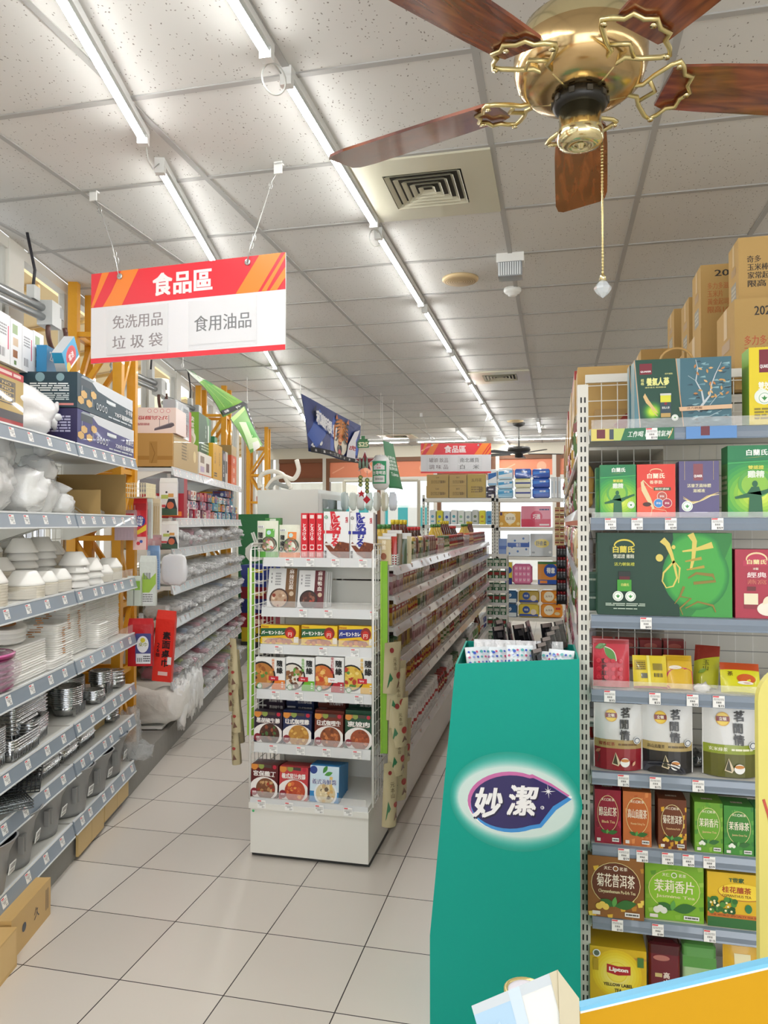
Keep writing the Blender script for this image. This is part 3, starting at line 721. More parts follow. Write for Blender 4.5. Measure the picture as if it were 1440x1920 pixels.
# ---- helper: a carton whose aisle face spans px0..px1, top at pyt (all on plane n)
def carton(name, label, cat, px0, px1, pyt, z0, n, depth, col, arts=None, group=None, ztop=None, **kw):
    s0 = atN(px0, pyt, n)[0]; s1 = atN(px1, pyt, n)[0]; z1 = ztop or atN(px0, pyt, n)[1]
    return pbox(name, label, cat, depth, s1 - s0, z1 - z0, col, tuple(L(n - depth, s0, z0)), LA, group, arts, **kw), s0, s1, z1
def side_teal(A):
    A.rows(.3, .45, .88, .7, 4, 'e8eef0', 3).rows(.3, .2, .88, .42, 4, 'c8d4d8', 5).ell(.45, .85, .07, None, '7fa0aa').ell(.75, .85, .06, None, '7fa0aa').rect(.05, .06, .5, .12, 'd88a84').rect(.55, .06, .95, .12, 'd88a84').bars(.04, .2, .2, .6, 6, 'dfe7ea')
def grillbox(c1, c2, t1, t2, blue):
    def f(A):
        A.rect(0, 0, 1, 1, c1).poly([(.0, 1), (1, 1), (1, .62), (.62, .66), (.32, .74), (.18, 1)], c2)
        A.rect(.05, .68, .23, .9, '3b4650').poly([(.05, .9), (.23, .9), (.26, .97), (.08, .97)], '9aa4ab').line([(.07, .68), (.06, .15)], .006, 'b8c0c6').line([(.22, .68), (.24, .2)], .006, 'b8c0c6')
        for x, y in ((.1, .45), (.18, .25), (.25, .55), (.05, .25)): A.poly([(x, y+.12), (x+.045, y+.06), (x+.045, y-.06), (x, y-.12), (x-.045, y-.06), (x-.045, y+.06)], 'd9b06a')
        A.rect(.47, .5, .64, .6, 'e6ebee').rect(.5, .47, .61, .5, '8d979e')
        for k in range(4): A.ell(.31 + .05 * k, .27, .02, None, 'e6ebee').ell(.31 + .05 * k, .27, .015, None, c1)
        A.text(t1, .9, .5, .17, 'f0f3f5', w=.16, bold=.02).text(t2, .8, .26, .16, 'f0f3f5', w=.36, bold=.02).rows(.5, .06, .95, .14, 1, 'c8d0d6')
    return f
_, s0, s1, zt = carton('grill_carton', 'dark teal charcoal grill carton on top of the violet one by the yellow column', 'carton', 145, 249, 697, 2.155, -1.375, .32, '1d3a48', {'right': grillbox('22404e', 'd5d9de', '卡特', '730不鏽鋼烤爐', 0), 'front': side_teal})
carton('grill_carton', 'violet charcoal grill carton under the dark teal one by the yellow column', 'carton', 145, 251, 765, 1.985, -1.37, .32, '2a2450', {'right': grillbox('3a3a78', 'd5d9de', '黑曼巴', '720合金鋼烤爐', 1), 'front': lambda A: A.rows(.4, .3, .9, .8, 6, 'b8b6d0')}, ztop=2.15)
# gold and red snack carton
def goldart(A):
    A.rect(0, 0, 1, .1, 'b01c26').rect(0, .1, 1, .26, '4c4a50').rect(0, .87, 1, 1, 'c22a34').rows(.05, .89, .95, .99, 1, 'f2d6d0').rect(.3, .38, .85, .8, '55504a').rect(.32, .4, .83, .78, 'c9ac62')
    for k in range(4): A.rect(.33, .42 + .095 * k, .82, .49 + .095 * k, '55504a').text('ITEM NO', .57, .455 + .095 * k, .05, 'd8bd7a', w=.4)
carton('snack_carton', 'gold and red carton wrapped in film beside the tied white bag', 'carton', -75, 44, 700, 1.985, -1.39, .2, 'c9ac62', {'right': goldart, 'front': goldart}, coat=.8, ztop=2.2)
# tied white bag
def tied_bag(label, loc, rx, ry, rz_, m, knot=(0, .2, .1), seed=1, name='tied_bag'):
    e = empty(name, label, 'bag', loc, LA)
    mb = MB(); mb.blob((0, 0, rz_ * .92), rx, ry, rz_, m, .16, 32, 20, .85, seed, freq=2.0, flat=.002); mb.build('bag_body', e)
    kx, ky, kz = knot; mb = MB(); c = (kx, ky, kz)
    for j in range(9):
        a = 2 * PI * j / 9; mb.sweep([(kx * .55, ky * .55, kz * .85 + .02 * math.sin(a)), (kx * .8 + .015 * math.cos(a), ky * .8, kz + .02 * math.sin(a)), (kx, ky, kz)], .006, m, 6, rr=[.016, .01, .008])
    for (dx, dy, dz) in ((.01, .05, .07), (.02, .08, .0), (.0, .05, -.06), (-.01, .07, .04)): mb.sweep([(kx, ky, kz), (kx + dx * .6, ky + dy * .6, kz + dz * .5), (kx + dx, ky + dy, kz + dz)], .01, m, 7, rr=[.009, .02, .007])
    mb.build('knot', e); return e
WB = mat('f4f5f6', .35, coat=.3, bump=.35, bscale=12)
tied_bag('bulging white plastic bag tied in a knot on the top shelf by the grill cartons', tuple(L(-1.5, 3.22, 1.985)), .12, .27, .11, WB, (.03, .3, .12), 4)
# cartons behind: plain kraft + row of white food boxes + lamp bulb box
pbox('cardboard_box', 'kraft cardboard box carrying the row of white boxes on the top shelf', 'carton', .19, .8, .33, KR, tuple(L(-1.82, 2.75, 1.985)), LA, arts={'right': lambda A: A.rows(.72, .62, .96, .9, 5, '5c4a30', 4)})
def whitebox(A): A.rows(.12, .55, .7, .8, 4, '9a9a9e').rect(.8, .3, .88, .78, 'd8456a').bars(.15, .12, .6, .3, 6, '707074')
def whiteside(A):
    A.rect(.15, .7, .6, .9, '9fb489').rect(.2, .45, .65, .62, 'd8c0a4').rect(.2, .2, .6, .36, '9b6a4a').rect(.3, .05, .5, .14, '6d8a5a')
for k in range(7):
    s = 2.95 + .117 * k
    pbox('food_box', 'slim white food box standing on kraft, %s from the street end' % ordn(k), 'box', .22, .112, .22 - .004 * (k % 3), 'eeeef0', tuple(L(-1.83, s, 2.32)), LA, 'slim white food boxes', {'right': whitebox if k % 2 else whiteside, 'front': whiteside})
def bulb(A): A.rect(0, 0, 1, 1, '2c9ac8').ell(.5, .45, .36, .42, 'd9323a').ell(.5, .45, .3, .36, 'c2252d').text('電池', .5, .45, .3, 'f4f4f4', rot=0).ell(.18, .14, .14, None, 'd9b93e').rect(.3, 0, 1, .1, 'e9eef0')
pbox('battery_box', 'small blue and red box tilted at the end of the white boxes', 'box', .05, .19, .11, 'd3d7da', tuple(L(-1.5, 3.66, 2.33)), arts={'right': bulb, 'front': lambda A: A.rect(0, .5, 1, 1, '2c9ac8')}, rot=(math.radians(38), 0, LA))
pbox('battery_box', 'small blue box leaning behind the tilted red and blue one', 'box', .05, .12, .15, '2c86b8', tuple(L(-1.6, 3.66, 2.32)), LA, arts={'right': lambda A: A.text('2m', .6, .7, .3, 'f4f4f4')})

# ---- level 1.645: bagged bowls, clamshells, open carton
FB = film('fbfcfc', .6, .22, .7, 22)
FOAM = mat('f8f8f4', .6)
def bowl_bag(label, loc, r, n, tilt, seed, axis='y', lie=True):
    e = empty('bag_of_bowls', label, 'bag', loc, LA)
    m = MB()
    for k in range(n):
        z = k * .018; m.lathe([(r*.62, z), (r*.66, z), (r, z + r*.55), (r*1.03, z + r*.56), (r*.97, z + r*.54), (r*.6, z + .006)], FOAM, 22)
    R = Matrix.Translation((0, 0, r if lie else 0)) @ Matrix.Rotation(math.radians(90 if lie else 0), 4, 'Y') @ Matrix.Rotation(tilt, 4, 'X')
    m2 = MB(); m2.add([tuple(R @ Vector(v)) for v in m.v], m.f, FOAM, True); o = m2.build('bowl_stack', e)
    h = n * .018 + r * .6
    m = MB()
    if lie: m.blob((h/2, 0, r * 1.05), h * .72, r * 1.22, r * 1.1, FB, .22, 28, 18, .8, seed, flat=.0)
    else: m.blob((0, 0, h * .5), r * 1.12, r * 1.12, h * .58, FB, .2, 24, 16, .8, seed, flat=.0)
    m.sweep([(h * .5, r * 1.1, r * .8), (h * .5, r * 1.5, r * .65), (h * .55, r * 1.75, r * .45)] if lie else [(0, 0, h), (.02, .01, h + .05)], .02, FB, 8, rr=[.04, .015, .05] if lie else [.02, .05])
    m.build('bag_film', e); return e
bowl_bag('big clear bag of foam bowls lying nearest the street on the second shelf', tuple(L(-1.7, 2.95, 1.645)), .115, 10, .1, 2)
bowl_bag('clear bag of foam bowls lying open-ended beside the cardboard box side', tuple(L(-1.62, 3.2, 1.645)), .095, 9, -.1, 5)
bowl_bag('clear bag of foam bowls lying on top of the two lower ones', tuple(L(-1.72, 3.1, 1.79)), .1, 9, .2, 8)
bowl_bag('upright clear bag of round foam tubs in the middle of the second shelf', tuple(L(-1.5, 3.45, 1.645)), .075, 7, 0, 3, lie=False)
bowl_bag('clear bag of tubs stacked on the upright bag', tuple(L(-1.5, 3.45, 1.79)), .072, 4, 0, 6, lie=False)
bowl_bag('small bag of tubs slumped over the shelf edge by the lids', tuple(L(-1.47, 3.6, 1.645)), .065, 3, 0, 12, lie=False)
CP = film('eef3f5', .35, .06, .25, 14)
for k in range(6):
    e = empty('lid_pack', 'pack of clear container lids leaning on the second shelf, %s towards the yellow column' % ordn(k), 'lid pack', tuple(L(-1.6 + .02 * (k % 2), 3.68 + .115 * k, 1.66 if k < 5 else 1.66)), group='clear lid packs', rot=(math.radians(-8), math.radians(35), LA))
    m = MB()
    for j in range(4): rrstack(m, .085, .05, .015, [(0, 0), (.004, .003), (0, .006), (-.01, .02), (-.012, .022)], CP, z0=.014 * j)
    m.build('lid_stack', e); MB().box(-.092, .092, -.054, .054, -.002, .001, mat('e8eef0', .2, alpha=.6)).build('base_sheet', e)
m = MB(); x0, x1, y0, y1, h = 0, .4, 0, .42, .24; t = .005
DKK = mat('a88a56', .8)
m.box(x0, x1, y1 - t, y1, 0, h, DKK); m.box(x0, x0 + t, y0, y1, 0, h, DKK); m.box(x0, x1, y0, y1, 0, t, DKK); m.box(x0, x1, y0, y0+t, 0, h * .55, DKK)
tag(m.build('open_carton', None, tuple(L(-1.8, 3.98, 1.647)), LA), 'open kraft carton standing behind the lid packs at the yellow column end', 'carton')

# ---- level 1.285: stacks of paper bowls
PW = mat('f3f1ec', .5, coat=.35); PB = mat('d9d2c2', .6); ORJ = mat('c07a35', .6)
def bowl_me(r, h, top, mt):
    m = MB(); m.lathe([(r, 0), (r * 1.02, .004), (r * .98, .012), (top, h), (top * .9, h + .002), (0, h + .002)], mt, 24, caps=False); return m
def bowl_stack(kind, label, n, s, z, r, cnt, seed=0, band=False):
    e = empty('bowl_stack', label, 'bowl stack', tuple(L(n, s, z)), LA + seed, 'wrapped paper bowl stacks')
    if kind == 'rib':        # widely spaced upside-down bowls
        p = bowl_me(r, r * .9, r * .55, PW); first = p.build('bowl', e)
        for k in range(1, cnt): o = bpy.data.objects.new('bowl', first.data); COL.objects.link(o); o.parent = e; o.location = (0, 0, .036 * k)
    else:
        m = MB(); prof = [(r*.98, 0)]
        for k in range(cnt): prof += [(r * 1.0, .011 * k + .002), (r * 1.015, .011 * k + .005), (r * .99, .011 * k + .010)]
        m.lathe(prof, PB, 24); m.build('lower_bowls', e)
        t = bowl_me(r, r * .75, r * .6, PW).build('bowl', e); t.location = (0, 0, .011 * cnt)
    if band:
        m = MB(); m.add([(r*.75*math.cos(a)+0, r*.75*math.sin(a), .011*cnt + r*.5) for a in (-1.8, -1.4)] + [(r*1.03*math.cos(a), r*1.03*math.sin(a), .011*cnt + .005) for a in (-1.4, -1.8)], [(0,1,2,3)], ORJ)
        m.add([(r*1.03*math.cos(a), r*1.03*math.sin(a), z_) for z_ in (.011*cnt+.005, .0) for a in (-1.8, -1.4)], [(0,1,3,2)], ORJ); m.build('brown_label', e)
    return e
B = [('bell', -1.62, 2.98, .095, 9, 0), ('bell', -1.46, 2.86, .1, 8, 1), ('bell', -1.6, 3.28, .075, 10, 1), ('rib', -1.6, 3.52, .072, 6, 0), ('rib', -1.6, 3.72, .075, 6, 0), ('bell', -1.64, 3.93, .06, 14, 0),
     ('bell', -1.44, 3.2, .078, 5, 0), ('bell', -1.44, 3.38, .062, 5, 1), ('bell', -1.44, 3.53, .064, 5, 0), ('rib', -1.45, 3.76, .072, 4, 0), ('rib', -1.44, 3.94, .07, 3, 0), ('bell', -1.44, 4.12, .06, 4, 0), ('bell', -1.45, 4.27, .07, 6, 0),
     ('bell', -1.74, 3.4, .1, 17, 0), ('bell', -1.75, 3.7, .1, 18, 0), ('rib', -1.75, 4.2, .08, 5, 0)]
for k, (kd, n, s, r, c, bd) in enumerate(B):
    bowl_stack(kd, ('widely ribbed' if kd == 'rib' else 'bell-topped') + ' white paper bowl stack %s on the third shelf, %s from street' % ('in front' if n > -1.5 else 'behind', ['first','second','third','fourth','fifth','sixth','third','fourth','fifth','sixth','seventh','eighth','ninth','seventh','eighth','ninth'][k]), n, s, 1.286, r, c, 0, bd)

# ---- level .955: plates
def plate_stack(label, n, s, z, hx, hy, cnt, marks=0, round_=False, th=.0065, wrap=True, rz=0):
    e = empty('plate_stack', label, 'plate stack', tuple(L(n, s, z)), LA + rz, 'stacks of paper plates')
    m = MB(); prof = []; q_ = random.Random(cnt); th *= 1.6; cnt = int(cnt / 1.6)
    for k in range(cnt): j = q_.uniform(-.002, .002); prof += [(j, th * k), (.0055 + j, th * k + th * .45), (j, th * k + th * .95)]
    prof += [(-.012, th * cnt - .002), (-.03, th * cnt - .008)]
    rrstack(m, hx, hy, hx * .98 if round_ else .014, prof, PW, round_); m.build('plates', e)
    if marks:
        m = MB(); r = random.Random(marks)
        for q in range(3):
            y = r.uniform(-hy * .7, hy * .5); z_ = th * cnt * (.25 + .28 * q)
            for k in range(7):
                yy = y + r.uniform(-.008, .008); m.box(hx + .0035, hx + .0042, yy, yy + .028, z_ + k * th, z_ + k * th + .004, ORJ)
                xx = r.uniform(-.01, .01) + y * .5; m.box(xx, xx + .028, -hy - .0042, -hy - .0035, z_ + k * th, z_ + k * th + .004, ORJ)
        m.build('brown_print', e)
    return e
plate_stack('tall stack of white square plates at the street end of the plate shelf', -1.56, 2.83, .956, .09, .1, 22)
e = plate_stack('leaning stack of round plates printed with brown and green on white trays', -1.55, 3.18, 1.12, .11, .11, 10, 0, True, rz=.2); e.rotation_euler = (math.radians(4), math.radians(9), LA)
m = MB(); m.lathe([(.07, .0665), (.0, .0668)], mat('b5763a', .6), 24, caps=False); m.lathe([(.035, .068), (.0, .0682)], mat('66804a', .6), 20, c=(.02, .02, 0), caps=False); m.build('printed_wreath', e)
plate_stack('stack of wrapped white rectangular trays under the leaning round plates', -1.5, 3.16, .956, .1, .16, 23)
plate_stack('stack of brown-printed plates next to the white trays', -1.5, 3.52, .956, .105, .095, 30, 3)
plate_stack('tall stack of brown-printed plates at the joint of the two units', -1.55, 3.78, .956, .11, .12, 42, 5)
plate_stack('tallest stack of plain white plates on the plate shelf', -1.56, 4.08, .956, .11, .13, 46)
plate_stack('short stack of white plates in front of the tallest one', -1.43, 3.98, .956, .05, .07, 20)
plate_stack('stack of plain white plates nearest the yellow column', -1.56, 4.34, .956, .11, .1, 44)
plate_stack('shadowed stack of round plates behind the printed ones', -1.72, 3.5, .956, .1, .1, 38, 0, True)
plate_stack('low pile of flat white trays lying at the shelf edge', -1.42, 3.42, .956, .04, .09, 7)
PU = mat('8c1f5c', .3, coat=.7, bump=.4, bscale=25); PUK = mat('d86aa6', .25, coat=.8)
e = empty('plate_pack', 'film-wrapped purple round plates at the edge of the plate shelf', 'plate pack', tuple(L(-1.48, 2.9, .956)), LA)
m = MB()
for k in range(6): m.lathe([(.1, .022*k), (.105, .022*k+.004), (.125, .022*k+.016), (.122, .022*k+.019)], PU, 30)
m.lathe([(.122, .13), (.13, .133), (.13, .142), (.118, .146), (.09, .125), (.0, .12)], PU, 30, caps=False); m.lathe([(.121, .141), (.13, .1405), (.131, .146), (.122, .148)], PUK, 30, caps=False); m.build('plates', e)
m = MB(); m.blob((0, 0, .07), .14, .14, .085, film('f8dff0', .3, .08, 1, 40), .15, 22, 12, .8, 3, flat=.001); m.build('film_wrap', e)

# ---- levels .66 and .478: foil trays
FOIL = mat('d2d4d6', .16, metal=1.0, bump=.2, bscale=90)
def foil_stack(label, n, s, z, hx, hy, h, cnt, gap, rz=0, round_=False, group='stacks of foil trays', tiltx=0, lid=None):
    e = empty('foil_tray_stack', label, 'foil tray', tuple(L(n, s, z)), group=group, rot=(tiltx, 0, LA + rz))
    m = MB(); r = hx * .98 if round_ else .022
    rib = []
    prof = [(-.014, 0), (0, h)]
    for k in range(cnt): zz = h + gap * k; prof += [(-.002, zz), (.007, zz + .002), (.008, zz + .006), (.001, zz + .008)]
    top = h + gap * (cnt - 1) + .008
    prof += [(-.003, top), (-.014, top - h + .004)]
    rrstack(m, hx, hy, r, prof, FOIL, True, True)
    # vertical flutes
    for k in range(int(hy * 2 / .014)):
        y = -hy + .014 * k + .007
        m.box(hx - .012, hx - .0005, y - .002, y + .002, .004, h, FOIL); m.box(-hx + .014, -hx + .018, y - .002, y + .002, top - h + .01, top - .01, FOIL)
    m.build('trays', e)
    if lid:
        m = MB(); rrstack(m, hx, hy, r, [(-.005, top), (-.006, top + .004)], mat(lid, .35, coat=.5)); m.build('card_lid', e)
    return e
foil_stack('pile of foil loaf trays at the street end of the foil shelf', -1.5, 2.86, .661, .1, .1, .05, 12, .009)
foil_stack('small pile of fluted foil pans at the edge of the foil shelf', -1.45, 3.1, .661, .07, .12, .045, 4, .011)
foil_stack('tall pile of deep foil roasting pans behind the fluted pans', -1.56, 3.3, .661, .11, .16, .06, 8, .017)
foil_stack('foil pans set at a slant between the fluted and deep pans', -1.44, 3.27, .661, .04, .1, .05, 5, .012, .1)
foil_stack('upright row of foil trays under film at the back of the foil shelf', -1.72, 3.55, .68, .1, .14, .05, 10, .02, 0, tiltx=0)
foil_stack('round foil dishes stacked at the joint of the two units', -1.48, 3.75, .661, .07, .07, .05, 9, .01, 0, True)
foil_stack('wide round foil dish stack with one dish on top', -1.56, 3.92, .661, .095, .095, .03, 15, .008, 0, True)
foil_stack('small foil cups in a low stack before the wide dishes', -1.43, 3.98, .661, .05, .05, .03, 5, .008, 0, True)
foil_stack('tall stack of small foil cups towards the yellow column', -1.46, 4.17, .661, .055, .055, .07, 6, .011, 0, True)
foil_stack('stack of foil bowls at the back next to the column', -1.68, 4.25, .661, .075, .075, .04, 16, .012, 0, True)
foil_stack('foil bowls in a leaning pile nearest the yellow column', -1.45, 4.36, .661, .05, .05, .03, 4, .02, 0, True)
foil_stack('foil trays with pink card at the joint on the lower foil shelf', -1.46, 3.4, .479, .055, .1, .035, 2, .035, lid='c46a8e')
foil_stack('second pile of pink-carded foil trays beside the slanted tray', -1.46, 3.62, .479, .055, .09, .035, 2, .034, lid='c8558a')
foil_stack('foil tray packs with food pictures on the lower foil shelf', -1.47, 3.85, .479, .06, .11, .04, 2, .04, lid='b06a58')
foil_stack('round foil lids piled at the column end of the lower foil shelf', -1.46, 4.3, .479, .05, .05, .03, 5, .014, 0, True)
pbox('cardboard_box', 'small kraft box among foil trays on the lower foil shelf', 'carton', .16, .22, .13, KR, tuple(L(-1.62, 4.02, .479)), LA)
WM = mat('9aa3a8', .25, metal=.9)
def wire_grid(label, n, s, z, hx, hy, rz, rnd_=False, dark=False, tx=0):
    m = MB(); mm = mat('3a3d40', .3, metal=.8) if dark else WM
    for j in range(3):
        zz = .012 * j
        if rnd_:
            m.sweep([(hx * math.cos(a), hy * math.sin(a), zz) for a in [2*PI*q/24 for q in range(24)]], .003, mm, 5, closed=True)
            for k in range(-6, 7): x = hx * k / 7; y = hy * math.sqrt(1 - (k/7) ** 2); m.sweep([(x, -y, zz), (x, y, zz)], .0016, mm, 4)
        else:
            m.sweep([(-hx,-hy,zz),(hx,-hy,zz),(hx,hy,zz),(-hx,hy,zz)], .003, mm, 5, closed=True)
            for k in range(1, 12): m.sweep([(-hx + 2*hx*k/12, -hy, zz), (-hx + 2*hx*k/12, hy, zz)], .0016, mm, 4)
            for k in range(1, 6): m.sweep([(-hx, -hy + 2*hy*k/6, zz), (hx, -hy + 2*hy*k/6, zz)], .0016, mm, 4)
    return tag(m.build('wire_grill', None, tuple(L(n, s, z)), rot=(tx, 0, LA + rz)), label, 'grill rack', 'wire grill racks')
wire_grid('pile of round wire grill racks on the lower foil shelf', -1.56, 3.1, .49, .14, .17, 0, True)
wire_grid('dark square wire racks stacked over the shelf edge', -1.44, 3.12, .54, .1, .12, .35, dark=True, tx=.1)
wire_grid('bright square wire racks hanging over the shelf edge below the dark ones', -1.43, 2.98, .49, .1, .11, .6, tx=-.1)
wire_grid('pile of fine wire racks at the street end of the lower foil shelf', -1.6, 2.8, .49, .12, .12, .1)

# ---- deck: grey buckets
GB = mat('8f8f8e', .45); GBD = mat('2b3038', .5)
def bucket():
    e = empty('storage_bucket', 'grey bucket', 'bucket', (0, 0, 0), LA)
    m = MB(); h = .21
    def egg(sx, z, o=0):
        return [((.1 * sx + o) * math.cos(a) * (1 + .22 * math.cos(a)), (.105 * sx + o) * math.sin(a), z + (.035 * math.cos(a) if z > .1 else 0)) for a in [2*PI*q/28 for q in range(28)]]
    rings = [egg(.78, 0), egg(.8, .02), egg(.92, h * .7), egg(1.12, h), egg(1.16, h + .004), egg(1.1, h + .004)]
    vs = [p for r in rings for p in r]; fs = [tuple(range(27, -1, -1))]
    for i in range(len(rings) - 1):
        for k in range(28): fs.append((i*28+k, i*28+(k+1) % 28, (i+1)*28+(k+1) % 28, (i+1)*28+k))
    m.add(vs, fs, GB, True); m.build('bucket_body', e)
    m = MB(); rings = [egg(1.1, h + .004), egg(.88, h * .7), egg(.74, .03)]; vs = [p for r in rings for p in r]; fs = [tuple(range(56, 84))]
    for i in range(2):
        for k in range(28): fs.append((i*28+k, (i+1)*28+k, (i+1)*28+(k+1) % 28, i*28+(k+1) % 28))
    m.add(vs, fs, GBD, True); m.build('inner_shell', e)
    m = MB(); m.box(.085, .098, -.075, -.045, .08, .16, GB); m.box(.098, .104, -.075, -.07, .08, .16, GB); m.box(.098, .104, -.05, -.045, .08, .16, GB); m.build('latch', e)
    m = MB(); m.box(.101, .103, .0, .04, .1, .15, TAGW); A = Art(m, lambda u, v, d: (.103 + d, u, .1 + v), .04, .05); A.bars(.1, .1, .9, .35, 9).rows(.1, .5, .9, .9, 3, '505256'); st = m.build('sticker', e); st.rotation_euler = (0, math.radians(8), 0)
    return e
b0 = bucket()
for k, (n, s, rz) in enumerate([(-1.47, 2.86, .2), (-1.49, 3.12, .1), (-1.5, 3.42, .0), (-1.47, 3.68, -.1), (-1.47, 3.95, -.05), (-1.48, 4.22, .05), (-1.68, 3.3, .1), (-1.69, 3.8, .3)]):
    lb = 'grey storage bucket on the bottom deck, %s %s' % (ordn(k if k < 6 else k - 6) + ' from the street end', 'at the front' if k < 6 else 'in the back row')
    if k == 0: b0.location = L(n, s, .206); b0['label'] = lb; b0['group'] = 'grey buckets on the deck'; b0.scale = (1.12, 1.2, .85)
    else: dup(b0, tuple(L(n, s, .206)), LA + rz, lb, 'grey buckets on the deck', scale=(1.12, 1.2 + .06 * (k % 3), .85 + .05 * (k % 2)))
# ---- under the deck and kerb
for (a, b_, n, z0, z1, lb) in [(3.6, 3.95, -1.372, .02, .145, 'kraft board propped under the deck towards the joint'), (3.96, 4.35, -1.372, .04, .145, 'kraft board propped under the deck by the column')]:
    pbox('kraft_board', lb, 'cardboard', .012, b_ - a, z1 - z0 + .0, KR, tuple(L(n, a, z0 + .0)), LA, arts={'right': lambda A: A.line([(.5, 0), (.5, 1)], .01, '9a7c48')})
pbox('cardboard_box', 'kraft box on the floor under the deck, with handwriting and a barcode', 'carton', .09, .34, .15, 'caa669', tuple(L(-1.38, 2.78, 0)), LA, arts={'right': lambda A: A.bars(.86, .25, .95, .8, 5, '5a4a3a').text('久', .62, .5, .3, '4a4038').ell(.3, .5, .05, None, '3b4450')})
pbox('cardboard_box', 'kraft box with a torn flap on the floor nearest the street end', 'carton', .1, .5, .14, 'cfab6e', tuple(L(-1.36, 2.26, 0)), LA, arts={'right': lambda A: A.line([(.6, .2), (.66, .9)], .02, '6a5636').rect(.7, .1, .98, .95, 'd9b77b')})
m = MB()
for k in range(14): m.box(0, .2, .0, .004, .03 * k, .03 * k + .004, mat('8a8d90', .3, alpha=.8))
for k in range(8): m.box(.027 * k, .027 * k + .004, 0, .004, 0, .4, mat('8a8d90', .3, alpha=.8))
m.box(0, .2, .004, .008, 0, .4, film('aeb2b6', .55, .2, .6, 40))
tag(m.build('plastic_bundle', None, tuple(L(-1.55, 2.66, .19)), LA), 'grey plastic mesh pack hanging at the street end of the bottom deck', 'mesh pack')
# crumpled clear film at the far end of the deck
m = MB(); m.blob((0, 0, .14), .06, .08, .15, film('f0f3f4', .35, .08, 1, 50), .5, 20, 14, .8, 9); m.blob((.03, .03, .04), .09, .07, .05, film('f0f3f4', .35, .08, 1, 50), .5, 20, 12, .8, 19)
tag(m.build('plastic_film', None, tuple(L(-1.4, 4.5, .2)), LA), 'crumpled clear film hanging at the end of the bucket deck', 'plastic film')
# ================================================================ goods past the first yellow column
def lampart(A):
    A.text('2尺高腳燈', .52, .6, .16, 'b8323c', w=.62, bold=.02, rot=180).poly([(.55, .1), (.9, .22), (.97, .3), (.95, .4), (.85, .36), (.55, .16)], '5c5660').poly([(.55, .16), (.85, .36), (.95, .4), (.9, .42), (.56, .2)], '8f8790').line([(.66, .2), (.66, .55)], .008, '5c5660').line([(.85, .38), (.85, .7)], .008, '5c5660')
    for k in range(4): A.ell(.45 + .13 * k, .87, .04, None, 'c9505a').ell(.45 + .13 * k, .87, .033, None, 'ecdcd8')
    A.rows(.2, .3, .45, .4, 2, 'b8646a')
def front_box(name, label, px0, px1, py0, z0, s, d, col, arts=None, **kw):       # box whose -s end spans px0..px1
    n0, zt = atS(px0, py0, s); n1 = atS(px1, py0, s)[0]
    return pbox(name, label, 'carton', n1 - n0, d, zt - z0, col, tuple(L(n0, s, z0)), LA, arts=arts, **kw)
front_box('kraft_carton', 'taped brown carton facing the street on top past the yellow column', 248, 324, 812, 2.005, 5.31, .34, 'b38a4c', {'front': lambda A: A.rect(0, .2, 1, .32, 'a07434').rect(.42, .1, .62, .75, 'a37a3c').line([(.46, .7), (.56, .4), (.48, .1)], .02, '8a6228')})
z_l = atS(300, 812, 5.31)[1]
front_box('lamp_carton', 'pale pink lamp carton lying upside down on the taped brown carton', 240, 330, 764, z_l + .002, 5.33, .3, 'e9d6d0', {'front': lampart})
carton('kraft_carton', 'tan carton printed with fine lines, beside the taped brown one', 'carton', 326, 371, 815, 2.005, -1.36, .1, 'b79c68', {'right': lambda A: A.vtext('食品容器', .55, .55, .07, '6a5836').rows(.3, .3, .5, .9, 6, '7a6842').ell(.85, .55, .06, None, 'dcc890')})
zt = atN(345, 812, -1.36)[1]
pbox('silver_pack', 'silver plaid film pack leaning on the tan carton', 'pack', .09, .42, .26, 'a8adb4', tuple(L(-1.47, 5.45, 2.245)), LA, arts={'right': lambda A: A.rect(0, 0, .4, .5, '8c5058').rect(.5, .1, .9, .45, '96606a').poly([(.2, .6), (.5, .95), (.5, .5)], 'd8dce0').rect(.6, .55, .95, .9, '7a8490').rect(.05, .7, .18, .95, 'e2e5e8')}, coat=.9, rough=.2)
pbox('red_box', 'red box with white writing behind the silver pack', 'box', .08, .22, .26, 'b8323c', tuple(L(-1.5, 5.9, 2.245)), LA, arts={'front': lambda A: A.vtext('電火鍋', .5, .6, .13, 'f3e6e2'), 'right': lambda A: A.vtext('電火鍋', .5, .6, .14, 'f3e6e2')})
def grn(A): A.ell(.5, .35, .38, None, 'f0efdf').ell(.5, .3, .3, None, 'cfc79a').vtext('快煮鍋', .7, .68, .13, 'f6f6ea', .03).rect(.1, .5, .5, .6, 'e6edd8')
def grn2(A): A.ell(.3, .5, .6, .8, '4e8a44').ell(.25, .45, .5, .68, '234a2c').vtext('多功能', .55, .6, .1, 'c5d6c0').rect(.72, .35, .8, .8, 'e6ebe4').rows(.2, .08, .9, .3, 3, 'b9c9b6')
pbox('pot_carton', 'green and white pot carton standing beyond the red box', 'carton', .2, .5, .34, '2c5a34', tuple(L(-1.6, 6.3, 2.2)), LA, arts={'front': lambda A: (A.rect(0, 0, 1, 1, '7fae3e'), grn(A)), 'right': grn2})
pbox('pot_carton', 'slim green carton at the far side of the green and white one', 'carton', .2, .12, .28, '2f7a50', tuple(L(-1.58, 6.86, 2.12)), LA, arts={'right': lambda A: A.vtext('健康', .5, .5, .15, 'd6ead8')})
